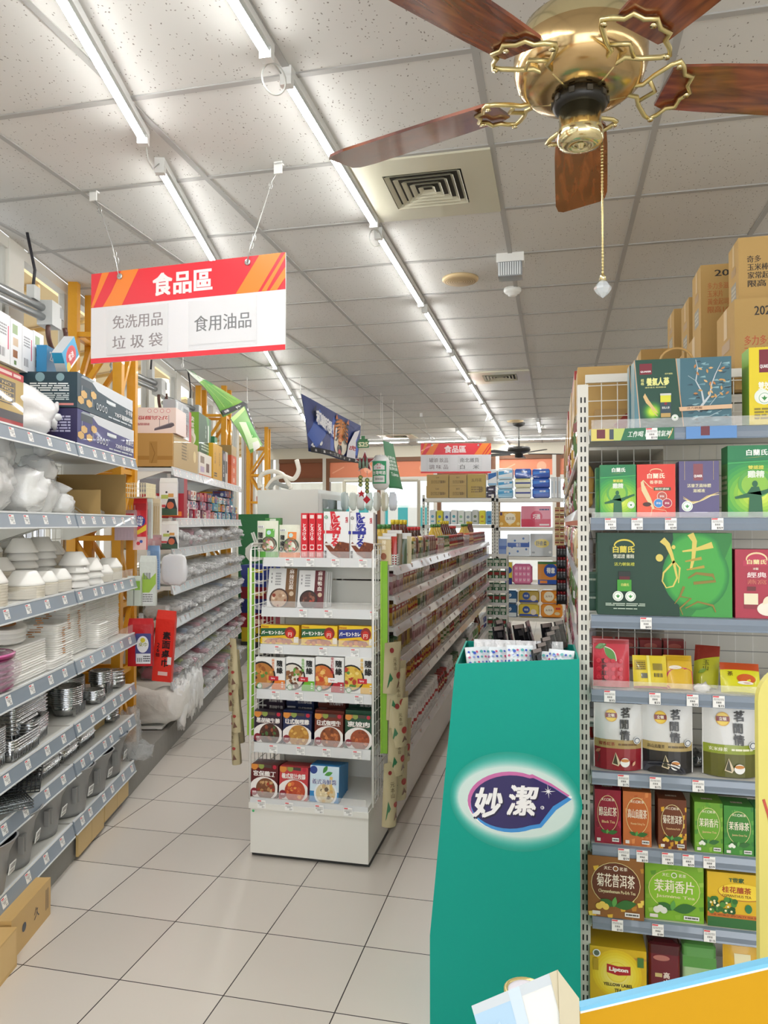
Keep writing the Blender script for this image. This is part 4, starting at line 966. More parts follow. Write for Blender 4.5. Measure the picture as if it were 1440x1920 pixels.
pbox('kraft_carton', 'white and orange printed carton below the green and white one', 'carton', .2, .5, .19, 'e3dcd0', tuple(L(-1.57, 6.18, 2.005)), LA, arts={'right': lambda A: A.rect(0, 0, 1, .06, 'c8643a').rect(.1, .55, .4, .85, '8a7868').rect(.55, .2, .8, .6, '6a4a40').rect(.1, .15, .4, .4, 'b9a6c0')})
def yel(A): A.vtext('卡式爐', .2, .6, .1, '3a3018').vtext('安全瓦斯', .7, .6, .09, '3a3018').line([(.5, 1), (.47, .6), (.5, .3)], .02, 'e8c350').rows(.1, .06, .4, .2, 2, '3a3018')
pbox('stove_carton', 'yellow stove carton at the shelf edge past the printed carton', 'carton', .2, .42, .32, 'd6a21c', tuple(L(-1.56, 6.7, 2.005)), LA, arts={'front': yel, 'right': yel})
pbox('stove_carton', 'black and white printed carton next to the yellow one', 'carton', .2, .32, .3, '2a2c30', tuple(L(-1.57, 7.14, 2.005)), LA, arts={'right': lambda A: A.vtext('瓦斯爐', .35, .35, .12, 'e6e6e6', .03).rect(.6, .0, 1, 1, 'd9d5cc').rect(.65, .3, .9, .7, '4a4642').ell(.4, .8, .12, None, 'b9a9b8')})
for k, (c, z_) in enumerate((('e2682e', 2.005), ('e2682e', 2.107), ('dd5c2a', 2.209), ('b99a60', 2.311))):
    pbox('orange_box', ['lowest orange box', 'second orange box up', 'top orange box', 'kraft box resting on three orange boxes'][k] + ' at the far end of the window-side top shelf', 'box', .2, .3, .1, c, tuple(L(-1.58, 7.72, z_)), LA, arts={'right': lambda A: A.text('蛋捲', .5, .5, .5, 'f4e0d0')} if k < 3 else None)
# small coloured boxes on the 1.64 shelf
pal = ['b5263a', 'e8e4e0', 'cf8a9a', '7d3a52', 'e6dcc8', '3a8aa8', '8cc0cc', 'dcdfe2', '2f6a88', 'a84a5a', 'd9b53a', 'e8e8ea', '70b0a0', 'c46a48', '5a5e9a']
nm = {'b5263a':'crimson','e8e4e0':'ivory','cf8a9a':'rose','7d3a52':'plum','e6dcc8':'cream','3a8aa8':'teal-blue','8cc0cc':'sky-blue','dcdfe2':'pale grey','2f6a88':'deep blue','a84a5a':'brick-pink','d9b53a':'mustard','e8e8ea':'white','70b0a0':'mint','c46a48':'rust','5a5e9a':'violet'}
def minibox(c, k):
    def a(A):
        A.rect(.08, .55, .6, .88, pal[(k * 5 + 3) % 15]).ell(.75, .4, .14, None, pal[(k * 7 + 1) % 15]).rows(.1, .12, .6, .4, 2, '5a5a60', k)
    return a
r_ = random.Random(3); k = 0
used_lb = {}
for s in [5.4 + .105 * j for j in range(26)]:
    hgt = 3 if s < 7.3 else (4 if s < 7.8 else 2)
    sec = 'street' if s < 6.26 else 'middle' if s < 7.23 else 'far'
    for lv in range(hgt):
        c = pal[r_.randrange(5)] if s < 6.6 else pal[5 + r_.randrange(10)]
        hh = r_.uniform(.055, .075); z_ = 1.642 + .074 * lv
        used_lb[(sec, c, lv)] = used_lb.get((sec, c, lv), -1) + 1
        pbox('small_carton', '%s small carton, %s such on the %s tier of the %s unit' % (nm[c], ordn(used_lb[(sec, c, lv)]), ['bottom', 'second', 'third', 'top'][lv], sec), 'box', .12, .095, hh, c, tuple(L(-1.5 + r_.uniform(-.01, .01), s, z_)), LA, 'small cartons past the first yellow column', {'right': minibox(c, k), 'front': minibox(c, k + 3)}); k += 1
pbox('toothpaste_display', 'white carton with blue print standing among the small cartons at the far end', 'carton', .1, .22, .26, 'dfe3ea', tuple(L(-1.62, 7.5, 1.642)), LA, arts={'right': lambda A: A.vtext('保鮮袋', .5, .5, .16, '2a4a9a')})
def tien(A): A.rect(0, .62, 1, 1, '8a8a90').rect(0, 0, 1, .62, 'a81e2e').ell(.14, .3, .12, .24, 'e9e6e2').ell(.14, .3, .08, .16, '5a2028').text('TIEN', .58, .38, .34, 'f4efec', w=.5, bold=.04).rect(.5, .04, .95, .16, 'e07a2a')
front_box('appliance_carton', 'red and grey appliance carton with white capitals at the near end of the second shelf', 262, 345, 897, 1.642, 5.31, .1, 'a81e2e', {'front': tien})
# bagged goods on the lower shelves
def bag_proto(kind):
    core, fl, e_ = {'white': ('ffffff', 'ffffff', 1), 'pink': ('dba9b4', 'ffffff', 1), 'tan': ('b9985a', 'ffffff', 1), 'red': ('8e1f38', 'f3d0d8', 1), 'blue': ('aab8cc', 'ffffff', 1), 'green': ('a8b45a', 'ffffff', 1), 'grey': ('c6c6c2', 'ffffff', 1)}[kind]
    e = empty('goods_bag', kind, 'bag', (0, 0, 0))
    m = MB(); m.blob((0, 0, .04), .1, .042, .034, mat(core, .5, bump=.4, bscale=30), .4, 12, 8, .55, sum(map(ord, kind)) % 7, freq=4, flat=.003)
    m.build('contents', e)
    m = MB(); m.blob((.005, 0, .045), .13, .052, .046, film(fl, .2, .08, 1.0, 40), .6, 14, 9, .7, len(kind), freq=4, flat=.001)
    for j in range(4): m.sweep([(.1, -.03 + .02 * j, .05), (.15, -.035 + .024 * j, .055 + .01 * (j % 2)), (.165, -.04 + .026 * j, .05)], .01, film(fl, .5, .08, 1.0, 40), 5, rr=[.012, .007, .012])
    m.build('bag_film', e)
    return e
protos = {k: bag_proto(k) for k in ('white', 'pink', 'tan', 'red', 'blue', 'green', 'grey')}
first = dict.fromkeys(protos, True)
def put_bag(kind, n, s, z, rz, label, sc, group):
    p = protos[kind]
    if first[kind]:
        first[kind] = False; p.location = tuple(L(n, s, z)); p.rotation_euler = (0, 0, LA + rz); p['label'] = label; p['group'] = group; p.scale = sc
        return p
    return dup(p, tuple(L(n, s, z)), LA + rz, label, group, scale=sc)
lvkinds = {1.42: ['pink', 'white', 'tan', 'pink', 'grey'], 1.16: ['white', 'white', 'tan', 'grey', 'white'], .92: ['white', 'grey', 'white', 'blue'], .70: ['white', 'blue', 'pink', 'grey'], .49: ['red', 'white', 'green', 'blue'], .205: ['red', 'red', 'pink', 'green']}
for li, z in enumerate(LC[2:]):
    cnt = {}; k = 0; s = 5.38 if z > .3 else 6.35
    while s < 8.12:
        kd = lvkinds[z][r_.randrange(len(lvkinds[z]))]
        key = kd; cnt[key] = cnt.get(key, -1) + 1
        c2 = {'white':'white-filled','pink':'pink-filled','tan':'brown-filled','red':'dark red','blue':'blue-grey','green':'yellow-green','grey':'grey'}[kd]
        lb = '%s crinkled bag, %s of its colour along the %s shelf past the first column' % (c2, ordn(cnt[key]), ['third', 'fourth', 'fifth', 'sixth', 'seventh', 'bottom'][li])
        put_bag(kd, -1.47 + r_.uniform(-.01, .015), s, z + .001, r_.uniform(-.2, .2), lb, (1, 1.05, r_.uniform(.9, 1.5) if z < 1.4 else r_.uniform(1.0, 2.0)), 'bagged goods past the first yellow column')
        s += .135; k += 1
# kraft backing boxes behind the bags
for k, (s, z, h, ln) in enumerate([(5.4, 1.42, .1, .5), (6.3, 1.42, .14, .7), (5.5, 1.16, .1, .9), (6.9, 1.16, .12, .8), (5.5, .92, .12, .8), (6.8, .92, .1, .9), (5.5, .7, .12, .8), (5.4, .49, .14, .5)]):
    pbox('shelf_tray', 'kraft tray at the back of the %s shelf, %s end, past the first column' % (['third', 'third', 'fourth', 'fourth', 'fifth', 'fifth', 'sixth', 'seventh'][k], ['street', 'far', 'street', 'far', 'street', 'far', 'street', 'street'][k]), 'tray', .12, ln, h, KR, tuple(L(-1.77, s, z)), LA)
# ---- packs hanging in the gap (faces turned to the street)
def hang(name, label, cat, px0, px1, py0, py1, s, t, col, art=None, group=None, filmy=False, rz=0, extra=None):
    n0, zt = atS(px0, py0, s); n1, zb = atS(px1, py1, s); W = n1 - n0; H = zt - zb
    m = MB(); mm = col if not isinstance(col, str) else mat(col, .35, coat=.6, bump=.3, bscale=30)
    v = [(0, 0, .0), (W, 0, 0), (W, t, 0), (0, t, 0)]
    u = [(W*.02, t*.4, H), (W*.98, t*.4, H), (W*.98, t*.6, H), (W*.02, t*.6, H)]
    m.hexa([(x, y, z + H*.0) for x, y, z in v], [(x, y, H*.88) for x, y, z in v], mm); m.hexa([(x, y, H*.88) for x, y, z in v], u, mm)
    if art: art(Art(m, lambda a, b, e: (a, -e, b), W, H * .88))
    m.box(W*.4, W*.6, t*.45, t*.55, H * .99, H + .03, CLEAR)
    o = m.build(name, None, tuple(L(n0, s, zb)), LA + rz); return tag(o, label, cat, group)
def clothart(A): A.rect(0, .85, 1, 1, 'b81e28').ell(.5, .62, .42, None, '2a3f96').text('菜瓜布', .5, .62, .14, 'f4f4f6', w=.7, bold=.03, rot=80).poly([(0, .35), (1, .55), (1, .42), (0, .28)], 'e8c832').rect(0, 0, 1, .28, 'e9c3bd').ell(.4, .14, .14, None, 'c83040').ell(.62, .18, .12, None, '3a5aa8')
hang('scouring_pack', 'bright red hanging pack with blue oval, by the end of the second shelf', 'pack', 250, 274, 932, 1031, 4.62, .03, 'd42734', clothart)
for k in range(6): hang('glove_pack', 'thin greyish pink pack hanging edge-on, %s from the scouring pack' % ordn(5 - k), 'pack', 215 + 6 * k, 220.5 + 6 * k, 956, 1013, 4.55, .1, 'b9a2ac', lambda A: A.rect(0, .8, 1, 1, 'c0303c'), 'thin packs on a hook')
hang('utensil_pack', 'clear pack of teal-edged utensils hanging beside the scouring pack', 'pack', 272, 284, 932, 1010, 4.75, .03, 'c9d8d6', lambda A: A.rect(.2, .1, .5, .8, '5fb0a8'))
hang('utensil_pack', 'clear pack of beige wooden utensils hanging farther in the gap', 'pack', 281, 300, 935, 1003, 4.85, .04, 'c9bb9e', lambda A: [A.line([(.2 + .2 * i, .05), (.25 + .2 * i, .9)], .06, 'b49a6c') for i in range(4)])
def glove(A): A.rect(0, .55, 1, .98, 'f2f3f4').rect(0, 0, 1, .22, '3c5a48').poly([(.3, .2), (.5, .5), (.85, .5), (1, .2)], '2a2f3a').ell(.62, .3, .2, None, 'c86a4a').rect(.1, .5, .5, .62, 'b9c86a').rect(.5, .55, .8, .66, 'd8a05a').ell(.4, .7, .06, None, '4a4650').rect(0, .24, .35, .32, 'c94a50')
hang('food_bag_pack', 'white food-bag pack with green foot, upper of two hanging at the shelf end', 'pack', 299, 332, 896, 966, 5.22, .03, 'e4e7e6', glove)
hang('food_bag_pack', 'white food-bag pack with green foot, lower of two hanging at the shelf end', 'pack', 303, 333, 977, 1029, 5.22, .03, 'e4e7e6', glove)
hang('mesh_cloth_pack', 'light blue checked cloth pack hanging low in the gap', 'pack', 276, 298, 1023, 1106, 4.9, .03, '7fa8d8', lambda A: [A.rect(.0, .06 * i, 1, .06 * i + .012, 'a8c6ea') for i in range(14)] + [A.rect(.3, .7, .75, .85, 'e4e2e2'), A.rect(.35, .72, .6, .83, 'b84a50')])
def lime(A): A.poly([(0, .3), (.5, .25), (1, .5), (1, .75), (.6, .6), (.2, .75)], '9fc24a').rect(.15, .05, .85, .3, 'dedfde').rows(.2, .08, .8, .28, 4, '8a8a8a').bars(.25, .6, .7, .75, 8, '66666a')
hang('straw_pack', 'clear pack with lime printing and white sticker hanging before the blue checked cloth', 'pack', 262, 292, 1042, 1136, 4.6, .03, 'd5dad4', lime)
for k in range(2): hang('straw_pack', 'narrow clear pack with lime printing, %s behind the wide one' % ['first', 'second'][k], 'pack', 238 + 12 * k, 252 + 12 * k, 1080, 1136, 4.55, .03, 'c6cfc4', lambda A: A.rect(.2, .6, .9, .95, '8cb84a'))
def tc1(A): A.rect(.3, .12, .93, .78, '4a4a88').ell(.6, .52, .24, .2, 'f0eef0').ell(.6, .62, .1, None, 'd8c832').text('桌巾', .6, .52, .1, '9a9a2a').rect(.33, .06, .92, .3, 'ecebef').bars(.38, .1, .6, .2, 8).rows(.62, .1, .9, .26, 3, '5a5a60')
hang('tablecloth_pack', 'red tablecloth pack with a violet printed label, hanging by the plates', 'tablecloth', 240, 286, 1160, 1249, 4.55, .03, 'c21420', tc1)
def tc2(A): A.vtext('素面桌巾', .62, .52, .13, '1c1c20', .045).vtext('26條', .22, .5, .07, '1c1c20', .02).rect(.74, .28, .95, .4, 'ececec').rect(.3, .1, .8, .16, 'f0c8c0')
o = hang('tablecloth_pack', 'bright vermilion tablecloth pack with bold black characters', 'tablecloth', 285, 322, 1143, 1276, 4.72, .03, 'e8382c', tc2, rz=-.15); o.rotation_euler[1] = math.radians(4)
n0, zt = atS(298, 1040, 5.0); n1, zb = atS(348, 1098, 5.0)
m = MB(); m.blob(((n1-n0)/2, 0, (zt-zb)/2), (n1-n0)/2, .012, (zt-zb)/2, mat('e4e6e8', .3, coat=.5), .12, 28, 14, .6, 3)
tag(m.build('paper_disc_pack', None, tuple(L(n0, 5.05, zb)), LA), 'round white paper disc pack hanging at the near end of the fourth shelf', 'pack')
CB = mat('f0e6c4', .4); m = MB()
for zz in (0, .03, .06, .085): m.box(0, .14, 0, .003, zz, zz + .003, CB); m.box(0, .14, .2, .203, zz, zz + .003, CB); m.box(.138, .14, 0, .2, zz, zz + .003, CB); m.box(0, .003, 0, .2, zz, zz + .003, CB)
for k in range(11): m.box(.0137 * k, .0137 * k + .003, 0, .003, 0, .088, CB)
for k in range(15): m.box(.138, .141, .0137 * k, .0137 * k + .003, 0, .088, CB)
m.box(0, .14, 0, .2, 0, .003, CB)
n0, zt = atS(232, 905, 4.5); tag(m.build('wire_basket', None, tuple(L(n0, 4.48, zt - .09)), LA), 'cream wire basket fixed at the first yellow column', 'basket')
# white plastic wrapped goods low past the column, with a white bench below
m = MB(); m.blob((.2, .33, .15), .24, .37, .155, mat('eceae4', .4, coat=.3, bump=.8, bscale=12), .25, 26, 16, .5, 6, freq=3, flat=.0)
for k in range(7): m.blob((.42, .08 + .09 * k, .12 + .02 * (k % 3)), .035, .05, .15 - .012 * (k % 2), mat('f4f4f2', .35, coat=.3, bump=.8, bscale=12), .6, 14, 12, .8, k, freq=5)
tag(m.build('wrapped_bundle', None, tuple(L(-1.73, 5.3, .185)), LA), 'big white plastic-wrapped bundle bulging out below the shelf past the column', 'bundle')
e = empty('white_bench', 'low white plastic bench under the wrapped bundle', 'bench', tuple(L(-1.72, 5.28, .156)), LA)
MB().box(0, .3, 0, .4, .008, .026, WHITE).build('top', e)
for y in (.02, .35): MB().box(.26, .29, y, y + .03, 0, .008, WHITE).build('leg', e)
# ---- dark hose loops on silver rod fittings at the window wall
HOSE = mat('5a3a32', .4); ALU = mat('b9bcbd', .3, metal=.8)
def fitting(label, s, z, rod=.7):
    e = empty('rod_bracket', label, 'rod fitting', tuple(L(-1.7, s, z)), LA)
    m = MB(); m.sweep([(-.12, -rod, .02), (-.0, 0.02, .02)], .022, ALU, 14); m.sweep([(-.12, -rod, -.03), (-.0, 0, -.03)], .02, ALU, 14); m.build('rod', e)
    m = MB(); m.box(-.03, .05, -.02, .1, -.07, .06, mat('c3c5c3', .35)); m.box(-.04, .0, -.12, -.05, .04, .11, mat('c3c5c3', .35)); m.box(-.01, .05, .08, .13, -.01, .05, mat('8b8d8e', .4)); m.build('clamp', e)
    m = MB(); m.sweep([(.02, .12 - .0 + .12 * math.sin(a), -.13 - .11 * math.cos(a) + .04) for a in [math.radians(-125 + 250 * q / 18) for q in range(19)]], .013, HOSE, 8); m.build('hose_loop', e)
    m = MB(); m.sweep([(-.02, -.09, .1), (-.02, -.07, .2), (-.03, -.14, CH - z)], .008, mat('26242a', .5), 6); m.build('cable', e)
    return e
fitting('silver rod fitting with brown hose loop at the window nearest the street', *[3.98, 2.72][:2])
fitting('silver rod fitting with brown hose loop behind the big hanging sign', 6.1, 2.72)
fitting('silver rod fitting with brown hose loop before the pale drain pipe', 7.45, 2.72)
# ================================================================ free-standing end unit facing the street
EX0, EX1, EY = -1.44, -.855, 3.38
PWM = mat('e7e6e0', .4); 
eu = empty('display_shelf', 'white end display shelf with curry and meal boxes facing the street', 'display shelf', (EX0, EY, 0))
EW = EX1 - EX0
m = MB(); m.box(.0, EW, .0, .42, .02, .235, PWM); m.box(-.004, EW + .004, -.012, .42, .235, .262, PWM); m.box(.0, EW, .02, .42, 0, .02, mat('3a3a3a', .6))
m.lathe([(.006, 0), (.006, .001)], mat('4cc07a', .5), 14, M=Matrix.Translation((.02, -.013, .225)) @ Matrix.Rotation(PI/2, 4, 'X')); m.build('base', eu)
m = MB()
for k in range(9): m.box(.02, EW - .02, .405, .42, .27 + .13 * k, .27 + .13 * k + .122, mat('dcdcd6', .5))
m.build('back_panel', eu)
for x in (0.0, EW - .025): MB().box(x, x + .025, .39, .43, .26, 1.44, PWM).build('upright', eu)
# levels: (height, front setback)
def hz(px, py, Y): return atY(px, py, Y)[2]
EL = [(hz(590, 1047, EY + .16), .16, 'top'), (hz(590, 1142, EY + .14), .14, 'second'), (hz(590, 1212, EY + .12), .12, 'third'), (hz(590, 1298, EY + .08), .08, 'fourth'), (hz(590, 1400, EY + .05), .05, 'fifth'), (hz(590, 1506, EY), .0, 'bottom')]
ELT = {0: [.12, .23, .36, .5], 1: [.2, .33, .56], 2: [.08, .31, .47], 3: [.08, .2, .35, .5], 4: [.08, .22, .35, .5], 5: [.04, .18, .33, .47]}
for i, (z, sb, nm_) in enumerate(EL):
    m = MB(); m.box(.0, EW, sb, .41, z - .025, z, PWM); sh = m.build('shelf', eu)
    m = MB(); m.hexa([(0, sb - .012, z - .042), (EW, sb - .012, z - .042), (EW, sb, z - .042), (0, sb, z - .042)], [(0, sb - .004, z + .003), (EW, sb - .004, z + .003), (EW, sb, z + .003), (0, sb, z + .003)], mat('d5d7d8', .3, coat=.4)); m.build('price_rail', sh)
    MB().box(.01, EW - .01, sb - .003, sb - .001, z + .003, z + .035, CLEAR).build('clear_lip', sh)
    for x in ELT[i]:
        o = put_tag(sh, x, sb - .0125, z - .04, -PI/2)
# wire side grids
def grid(label_, x, h0, h1, y0, y1, par):
    m = MB(); m.sweep([(x, y0, h0), (x, y0, h1 - .03), (x, y0 + .03, h1), (x, y1, h1), (x, y1, h0)], .006, mat('f2f1ec', .35), 8)
    z = h0 + .05
    while z < h1: m.sweep([(x, y0, z), (x, y1, z)], .0022, mat('f2f1ec', .35), 5); z += .055
    for k in range(1, 6): m.sweep([(x, y0 + (y1 - y0) * k / 6, h0), (x, y0 + (y1 - y0) * k / 6, h1 - .01)], .0022, mat('f2f1ec', .35), 5)
    return m.build('side_grid', par)
grid('', -.012, .27, 1.5, .02, .34, eu); grid('', EW + .012, .27, 1.5, .04, .36, eu)
# ---- goods on the end unit
def shelf_x(px, i): return atY(px, 1000, EY + EL[i][1] + .01)[0]
def on(i, name, label, cat, px0, px1, pyt, d, col, arts, dy=.012, lean=0, group=None, **kw):
    z, sb, _ = EL[i]; Y = EY + sb + dy
    x0 = atY(px0, 1000, Y)[0]; x1 = atY(px1, 1000, Y)[0]; zt = atY(px0, pyt, Y)[2]
    if zt - z < .02: zt = z + .1
    w_ = x1 - x0; h_ = (zt - z - .002) / (math.cos(lean) if lean else 1)
    return pbox(name, label, cat, w_, d, h_, col, (x0, Y, z + .0015), 0, group, arts, rot=(-lean, 0, 0) if lean else None, **kw)
def pouch(name, label, x, y, z, w_, h_, t, body, art, rz=0, tilt=0, top=.9, cat='pouch', group=None, base=1.0, grow=None):
    """stand-up pouch: rounded foot, pressed top seam"""
    m = MB(); n = 12; rows_ = 9; vs = []; fs = []
    for side in (1, -1):
        o = len(vs)
        for j in range(rows_ + 1):
            v = j / rows_; th = t / 2 * (math.sin(PI * min(1, v / .97 * .5 + .5)) ** .7 if v < .97 else .02); ww = w_ * (base + (1 - base) * v)
            for i in range(n + 1):
                u = i / n; bul = (1 - (2 * u - 1) ** 4) * (.7 + .3 * math.sin(PI * u)); foot = -.012 * math.sin(PI * u) * (1 - v) ** 4 * side
                vs.append((w_ / 2 + (u - .5) * ww, -side * th * bul + .0, v * h_))
        for j in range(rows_):
            for i in range(n):
                a = o + j * (n + 1) + i; q = (a, a + 1, a + n + 2, a + n + 1); fs.append(q if side == 1 else q[::-1])
    mm = mat(body, .38, coat=.35, bump=.12, bscale=25) if isinstance(body, str) else body
    m.add(vs, fs, mm, True)
    b0 = len(vs) // 2; m.add([vs[i] for i in range(n + 1)] + [vs[b0 + i] for i in range(n + 1)], [(i, i + n + 1, i + n + 2, i + 1) for i in range(n)], mm)
    for q in range(2): m.box(w_/2 - w_*base*.0 - w_/2 if q == 0 else w_ - .003, .003 if q == 0 else w_, -.001, .001, 0, h_, mm)
    if art:
        def fn(a, b, e):
            u = min(1, max(0, a / w_)); v = min(1, max(0, b / h_)); th = t / 2 * (math.sin(PI * min(1, v / .97 * .5 + .5)) ** .7 if v < .97 else .02)
            bul = (1 - (2 * u - 1) ** 4) * (.7 + .3 * math.sin(PI * u)); ww = (base + (1 - base) * v)
            return (w_ / 2 + (u - .5) * w_ * ww, -th * bul - .0012 - e * 2, b)
        class PA(Art):
            def put(s, pts, faces, c):
                if len(faces) == 1 and len(pts) == 4:      # cut long rectangles so that they follow the belly
                    (xa, ya), (xb, yb), (xc, yc), (xd, yd) = pts; K = 8; J = 4; P = []
                    for j in range(J + 1):
                        for i in range(K + 1):
                            u = i / K; v = j / J; P.append(((1-v)*((1-u)*xa + u*xb) + v*((1-u)*xd + u*xc), (1-v)*((1-u)*ya + u*yb) + v*((1-u)*yd + u*yc)))
                    return Art.put(s, P, [(j*(K+1)+i, j*(K+1)+i+1, (j+1)*(K+1)+i+1, (j+1)*(K+1)+i) for j in range(J) for i in range(K)], c)
                return Art.put(s, pts, faces, c)
        art(PA(m, fn, w_, h_, .38, .35))
    o = m.build(name, None, (x, y, z), rot=(-tilt, 0, rz)); return tag(o, label, cat, group)
def noodle(c, c2):
    def f(A):
        A.rect(.45, .55, .85, .78, c).ell(.6, .68, .1, None, 'bfe0e0').rect(0, 0, 1, .16, c).food(.6, .36, .36, '4a5a48', '7c6a5a', ['d86a5a', 'e8d8c8', '6a9a4a', 'b88a6a', 'e2b0a8'], 3, 14)
        A.vtext('隨緣', .2, .52, .16, '222222', .03).rect(.05, .8, .35, .87, 'f0f0f0').bars(.08, .81, .32, .86, 8).ell(.14, .26, .11, None, '2e3034').text('素', .14, .26, .1, 'e8e8e8')
    return f
z0_ = EL[0][0]; Yt = EY + EL[0][1] + .03
p0 = atY(483, 1000, Yt)[0]; p1 = atY(522, 1000, Yt)[0]; p2 = atY(524, 1000, Yt)[0]; p3 = atY(563, 1000, Yt)[0]
pouch('noodle_pouch', 'cream noodle pouch with green foot at the window end of the top shelf', p0, Yt, z0_ + .002, p1 - p0, .185, .05, 'dfe2cf', noodle('58a83a', 0))
pouch('noodle_pouch', 'cream noodle pouch with orange foot beside the red spines', p2, Yt, z0_ + .002, p3 - p2, .165, .05, 'dfe2cf', noodle('e8842c', 0))
pbox('noodle_box', 'small green patterned box standing behind the noodle pouches', 'box', .085, .03, .2, '4d8a4a', (atY(497, 1000, Yt + .08)[0], Yt + .08, z0_ + .002), arts={'front': lambda A: A.rect(.3, .8, .7, .98, 'dfe6da').ell(.75, .85, .1, None, 'd8a86a')})
def spine(A): A.vtext('とろける', .5, .58, .085, 'f6e8e6', .03).rect(.2, .88, .8, .96, 'f3dcd8').rect(.2, .18, .8, .3, 'f3dcd8').ell(.5, .24, .25, None, 'd42030').rect(.1, .02, .9, .14, 'e8585a').bars(.2, .03, .8, .12, 6, 'f3dcd8')
for k in range(3):
    on(0, 'curry_box', 'red spine-on curry box, %s from the noodle pouches' % ordn(k), 'box', 564.5 + 14.2 * k, 577 + 14.2 * k, 962, .14, 'd42030', {'front': spine, 'left': lambda A: A.rect(0, 0, 1, 1, 'd42030')}, group='red curry boxes on edge')
def torokeru(c):
    def f(A):
        A.poly([(.25, 1), (.42, 1), (.58, .78), (.42, .45), (.36, .4)], c)
        if c != 'd42030': A.poly([(0, .0), (.14, .0), (.12, .35), (0, .5)], 'f0f0f0')
        for x, y, ch, hh in ((.5, .84, 'と', .2), (.52, .66, 'ろ', .19), (.5, .5, 'け', .18), (.44, .34, 'る', .18)): A.text(ch, x, y, hh * 1.12, 'f8f6f4', bold=.06).text(ch, x, y, hh, c, bold=.05)
        A.vtext('カレー', .31, .64, .07, c, .04).ell(.1, .88, .07, None, '2b8a5a' if c == 'd42030' else '26262a').text('甘' if c == 'd42030' else '辛', .1, .88, .06, 'f6f6f6')
        A.text('S&B', .9, .82, .055, 'c02838', bold=.03, rot=90).rect(.05, .4, .1, .75, 'e4e0da')
        A.poly([(.02, .3), (.3, .1), (.6, 0), (1, 0), (1, .32), (.6, .36), (.4, .2), (.1, .36)], '7a3a20').food(.72, .18, .3, '5a2814', '6e3218', ['8a4322', '5a2412', 'a8602e', '71351a'], 5, 14, inner=.97)
        A.rect(.04, .0, .12, .16, '26262e').text('甘口' if c == 'd42030' else '中辛', .08, .08, .05, 'f0f0f0')
        A.rect(.04, .28, .3, .32, 'e8e0dc')
    return f
on(0, 'curry_box', 'large white curry box with red lettering on the top shelf', 'box', 607, 655, 959, .05, 'eeeeee', {'front': torokeru('d42030')})
on(0, 'curry_box', 'large white curry box with blue lettering on the top shelf', 'box', 656.5, 700, 961, .05, 'eeeeee', {'front': torokeru('232a92')})
for k in range(3): on(0, 'curry_box', 'dark blue edge of a curry box behind the blue-lettered one, %s' % ordn(k), 'box', 690 + 4 * k, 694 + 4 * k, 964, .06, '20265c', {}, dy=.075 + .0 * k, group='curry boxes behind the blue-lettered one')
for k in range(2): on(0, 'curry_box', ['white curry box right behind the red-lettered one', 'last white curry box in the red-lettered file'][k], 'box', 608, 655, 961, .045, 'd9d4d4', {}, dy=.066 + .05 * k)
def ready(c, t, base, bits, seed):
    def f(A):
        A.rect(.62, 0, 1, 1, c).vtext(t, .82, .72, .12, 'f0e8e0', .02).rows(.1, .6, .14, .9, 3, '7a7a7e').rows(.25, .55, .45, .9, 5, 'a0a0a2', 3)
        A.food(.42, .22, .34, '4a3026' if c[0] == '7' else '2c2626', base, bits, seed, 14).ell(.85, .35, .08, None, 'cab49a')
    return f
on(1, 'meal_board', 'white and brown tofu meal box leaning at the window side of the second shelf', 'box', 500, 553, 1066, .02, 'dfdfdf', {'front': ready('73512f', '麻辣豆腐', 'b89a80', ['c9a88c', 'a88468', 'e0ccb4', '8a3a28'], 11)}, lean=.2, dy=.03)
on(1, 'meal_board', 'white and maroon meal box leaning beside the tofu one', 'box', 557, 606, 1070, .02, 'dfdfdf', {'front': ready('5e1a24', '麻辣鴨血', '4a2a24', ['6a3a30', '3a1f1c', '8a5a48', 'a8483a'], 12)}, lean=.2, dy=.03)
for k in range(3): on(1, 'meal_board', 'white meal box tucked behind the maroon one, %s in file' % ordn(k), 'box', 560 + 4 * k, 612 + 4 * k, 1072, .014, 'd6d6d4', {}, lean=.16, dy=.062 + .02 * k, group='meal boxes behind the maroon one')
def vermont(c):
    def f(A):
        A.rect(0, .72, 1, 1, 'ecc51c').poly([(0, .1), (1, .1), (1, .38), (0, .45)], 'e8bb16').poly([(0, .36), (.72, .5), (.72, .86), (0, .8)], c).text('バーモントカレー', .36, .6, .2, 'f6f4ee', w=.68, bold=.05, tilt=.02)
        A.ell(.78, .62, .15, .3, '8a1c16').ell(.77, .55, .1, .22, 'c8281c').text('円', .77, .52, .2, 'f0e0d0').poly([(.05, .0), (.18, .26), (.5, .34), (.8, .26), (.9, 0)], '9a4a22').rect(0, 0, 1, .08, 'f0cf3a')
        for x in (.2, .35, .5, .62, .75): A.ell(x, .14 + .05 * math.sin(x * 30), .06, .11, ['b8642a', 'd07a34', '8a3a1c'][int(x * 20) % 3])
        A.text('House', .12, .9, .1, 'a82020').rect(.88, .1, 1, .4, 'e8e4da')
    return f
for k, (a, b, c, w_) in enumerate(((489, 560, '1e5a34', 'green-striped curry box nearest the window side'), (565, 632, '1e5a34', 'green-striped curry box in the middle of three'), (635, 700, '1c2e86', 'blue-striped curry box'))):
    on(2, 'curry_box', 'yellow ' + w_ + ' on the third display shelf', 'box', a, b, 1171 + k, .025, 'e6b91a', {'front': vermont(c), 'top': lambda A: A.rect(0, 0, 1, 1, 'd8b030')}, dy=.02, lean=.08)
    for j in range(3): on(2, 'curry_box', 'yellow curry box behind the %s one, %s in file' % (['first green-striped', 'middle green-striped', 'blue-striped'][k], ordn(j)), 'box', a + 2, b + 4, 1170 + k, .024, 'e6b91a', {}, dy=.052 + .03 * j)
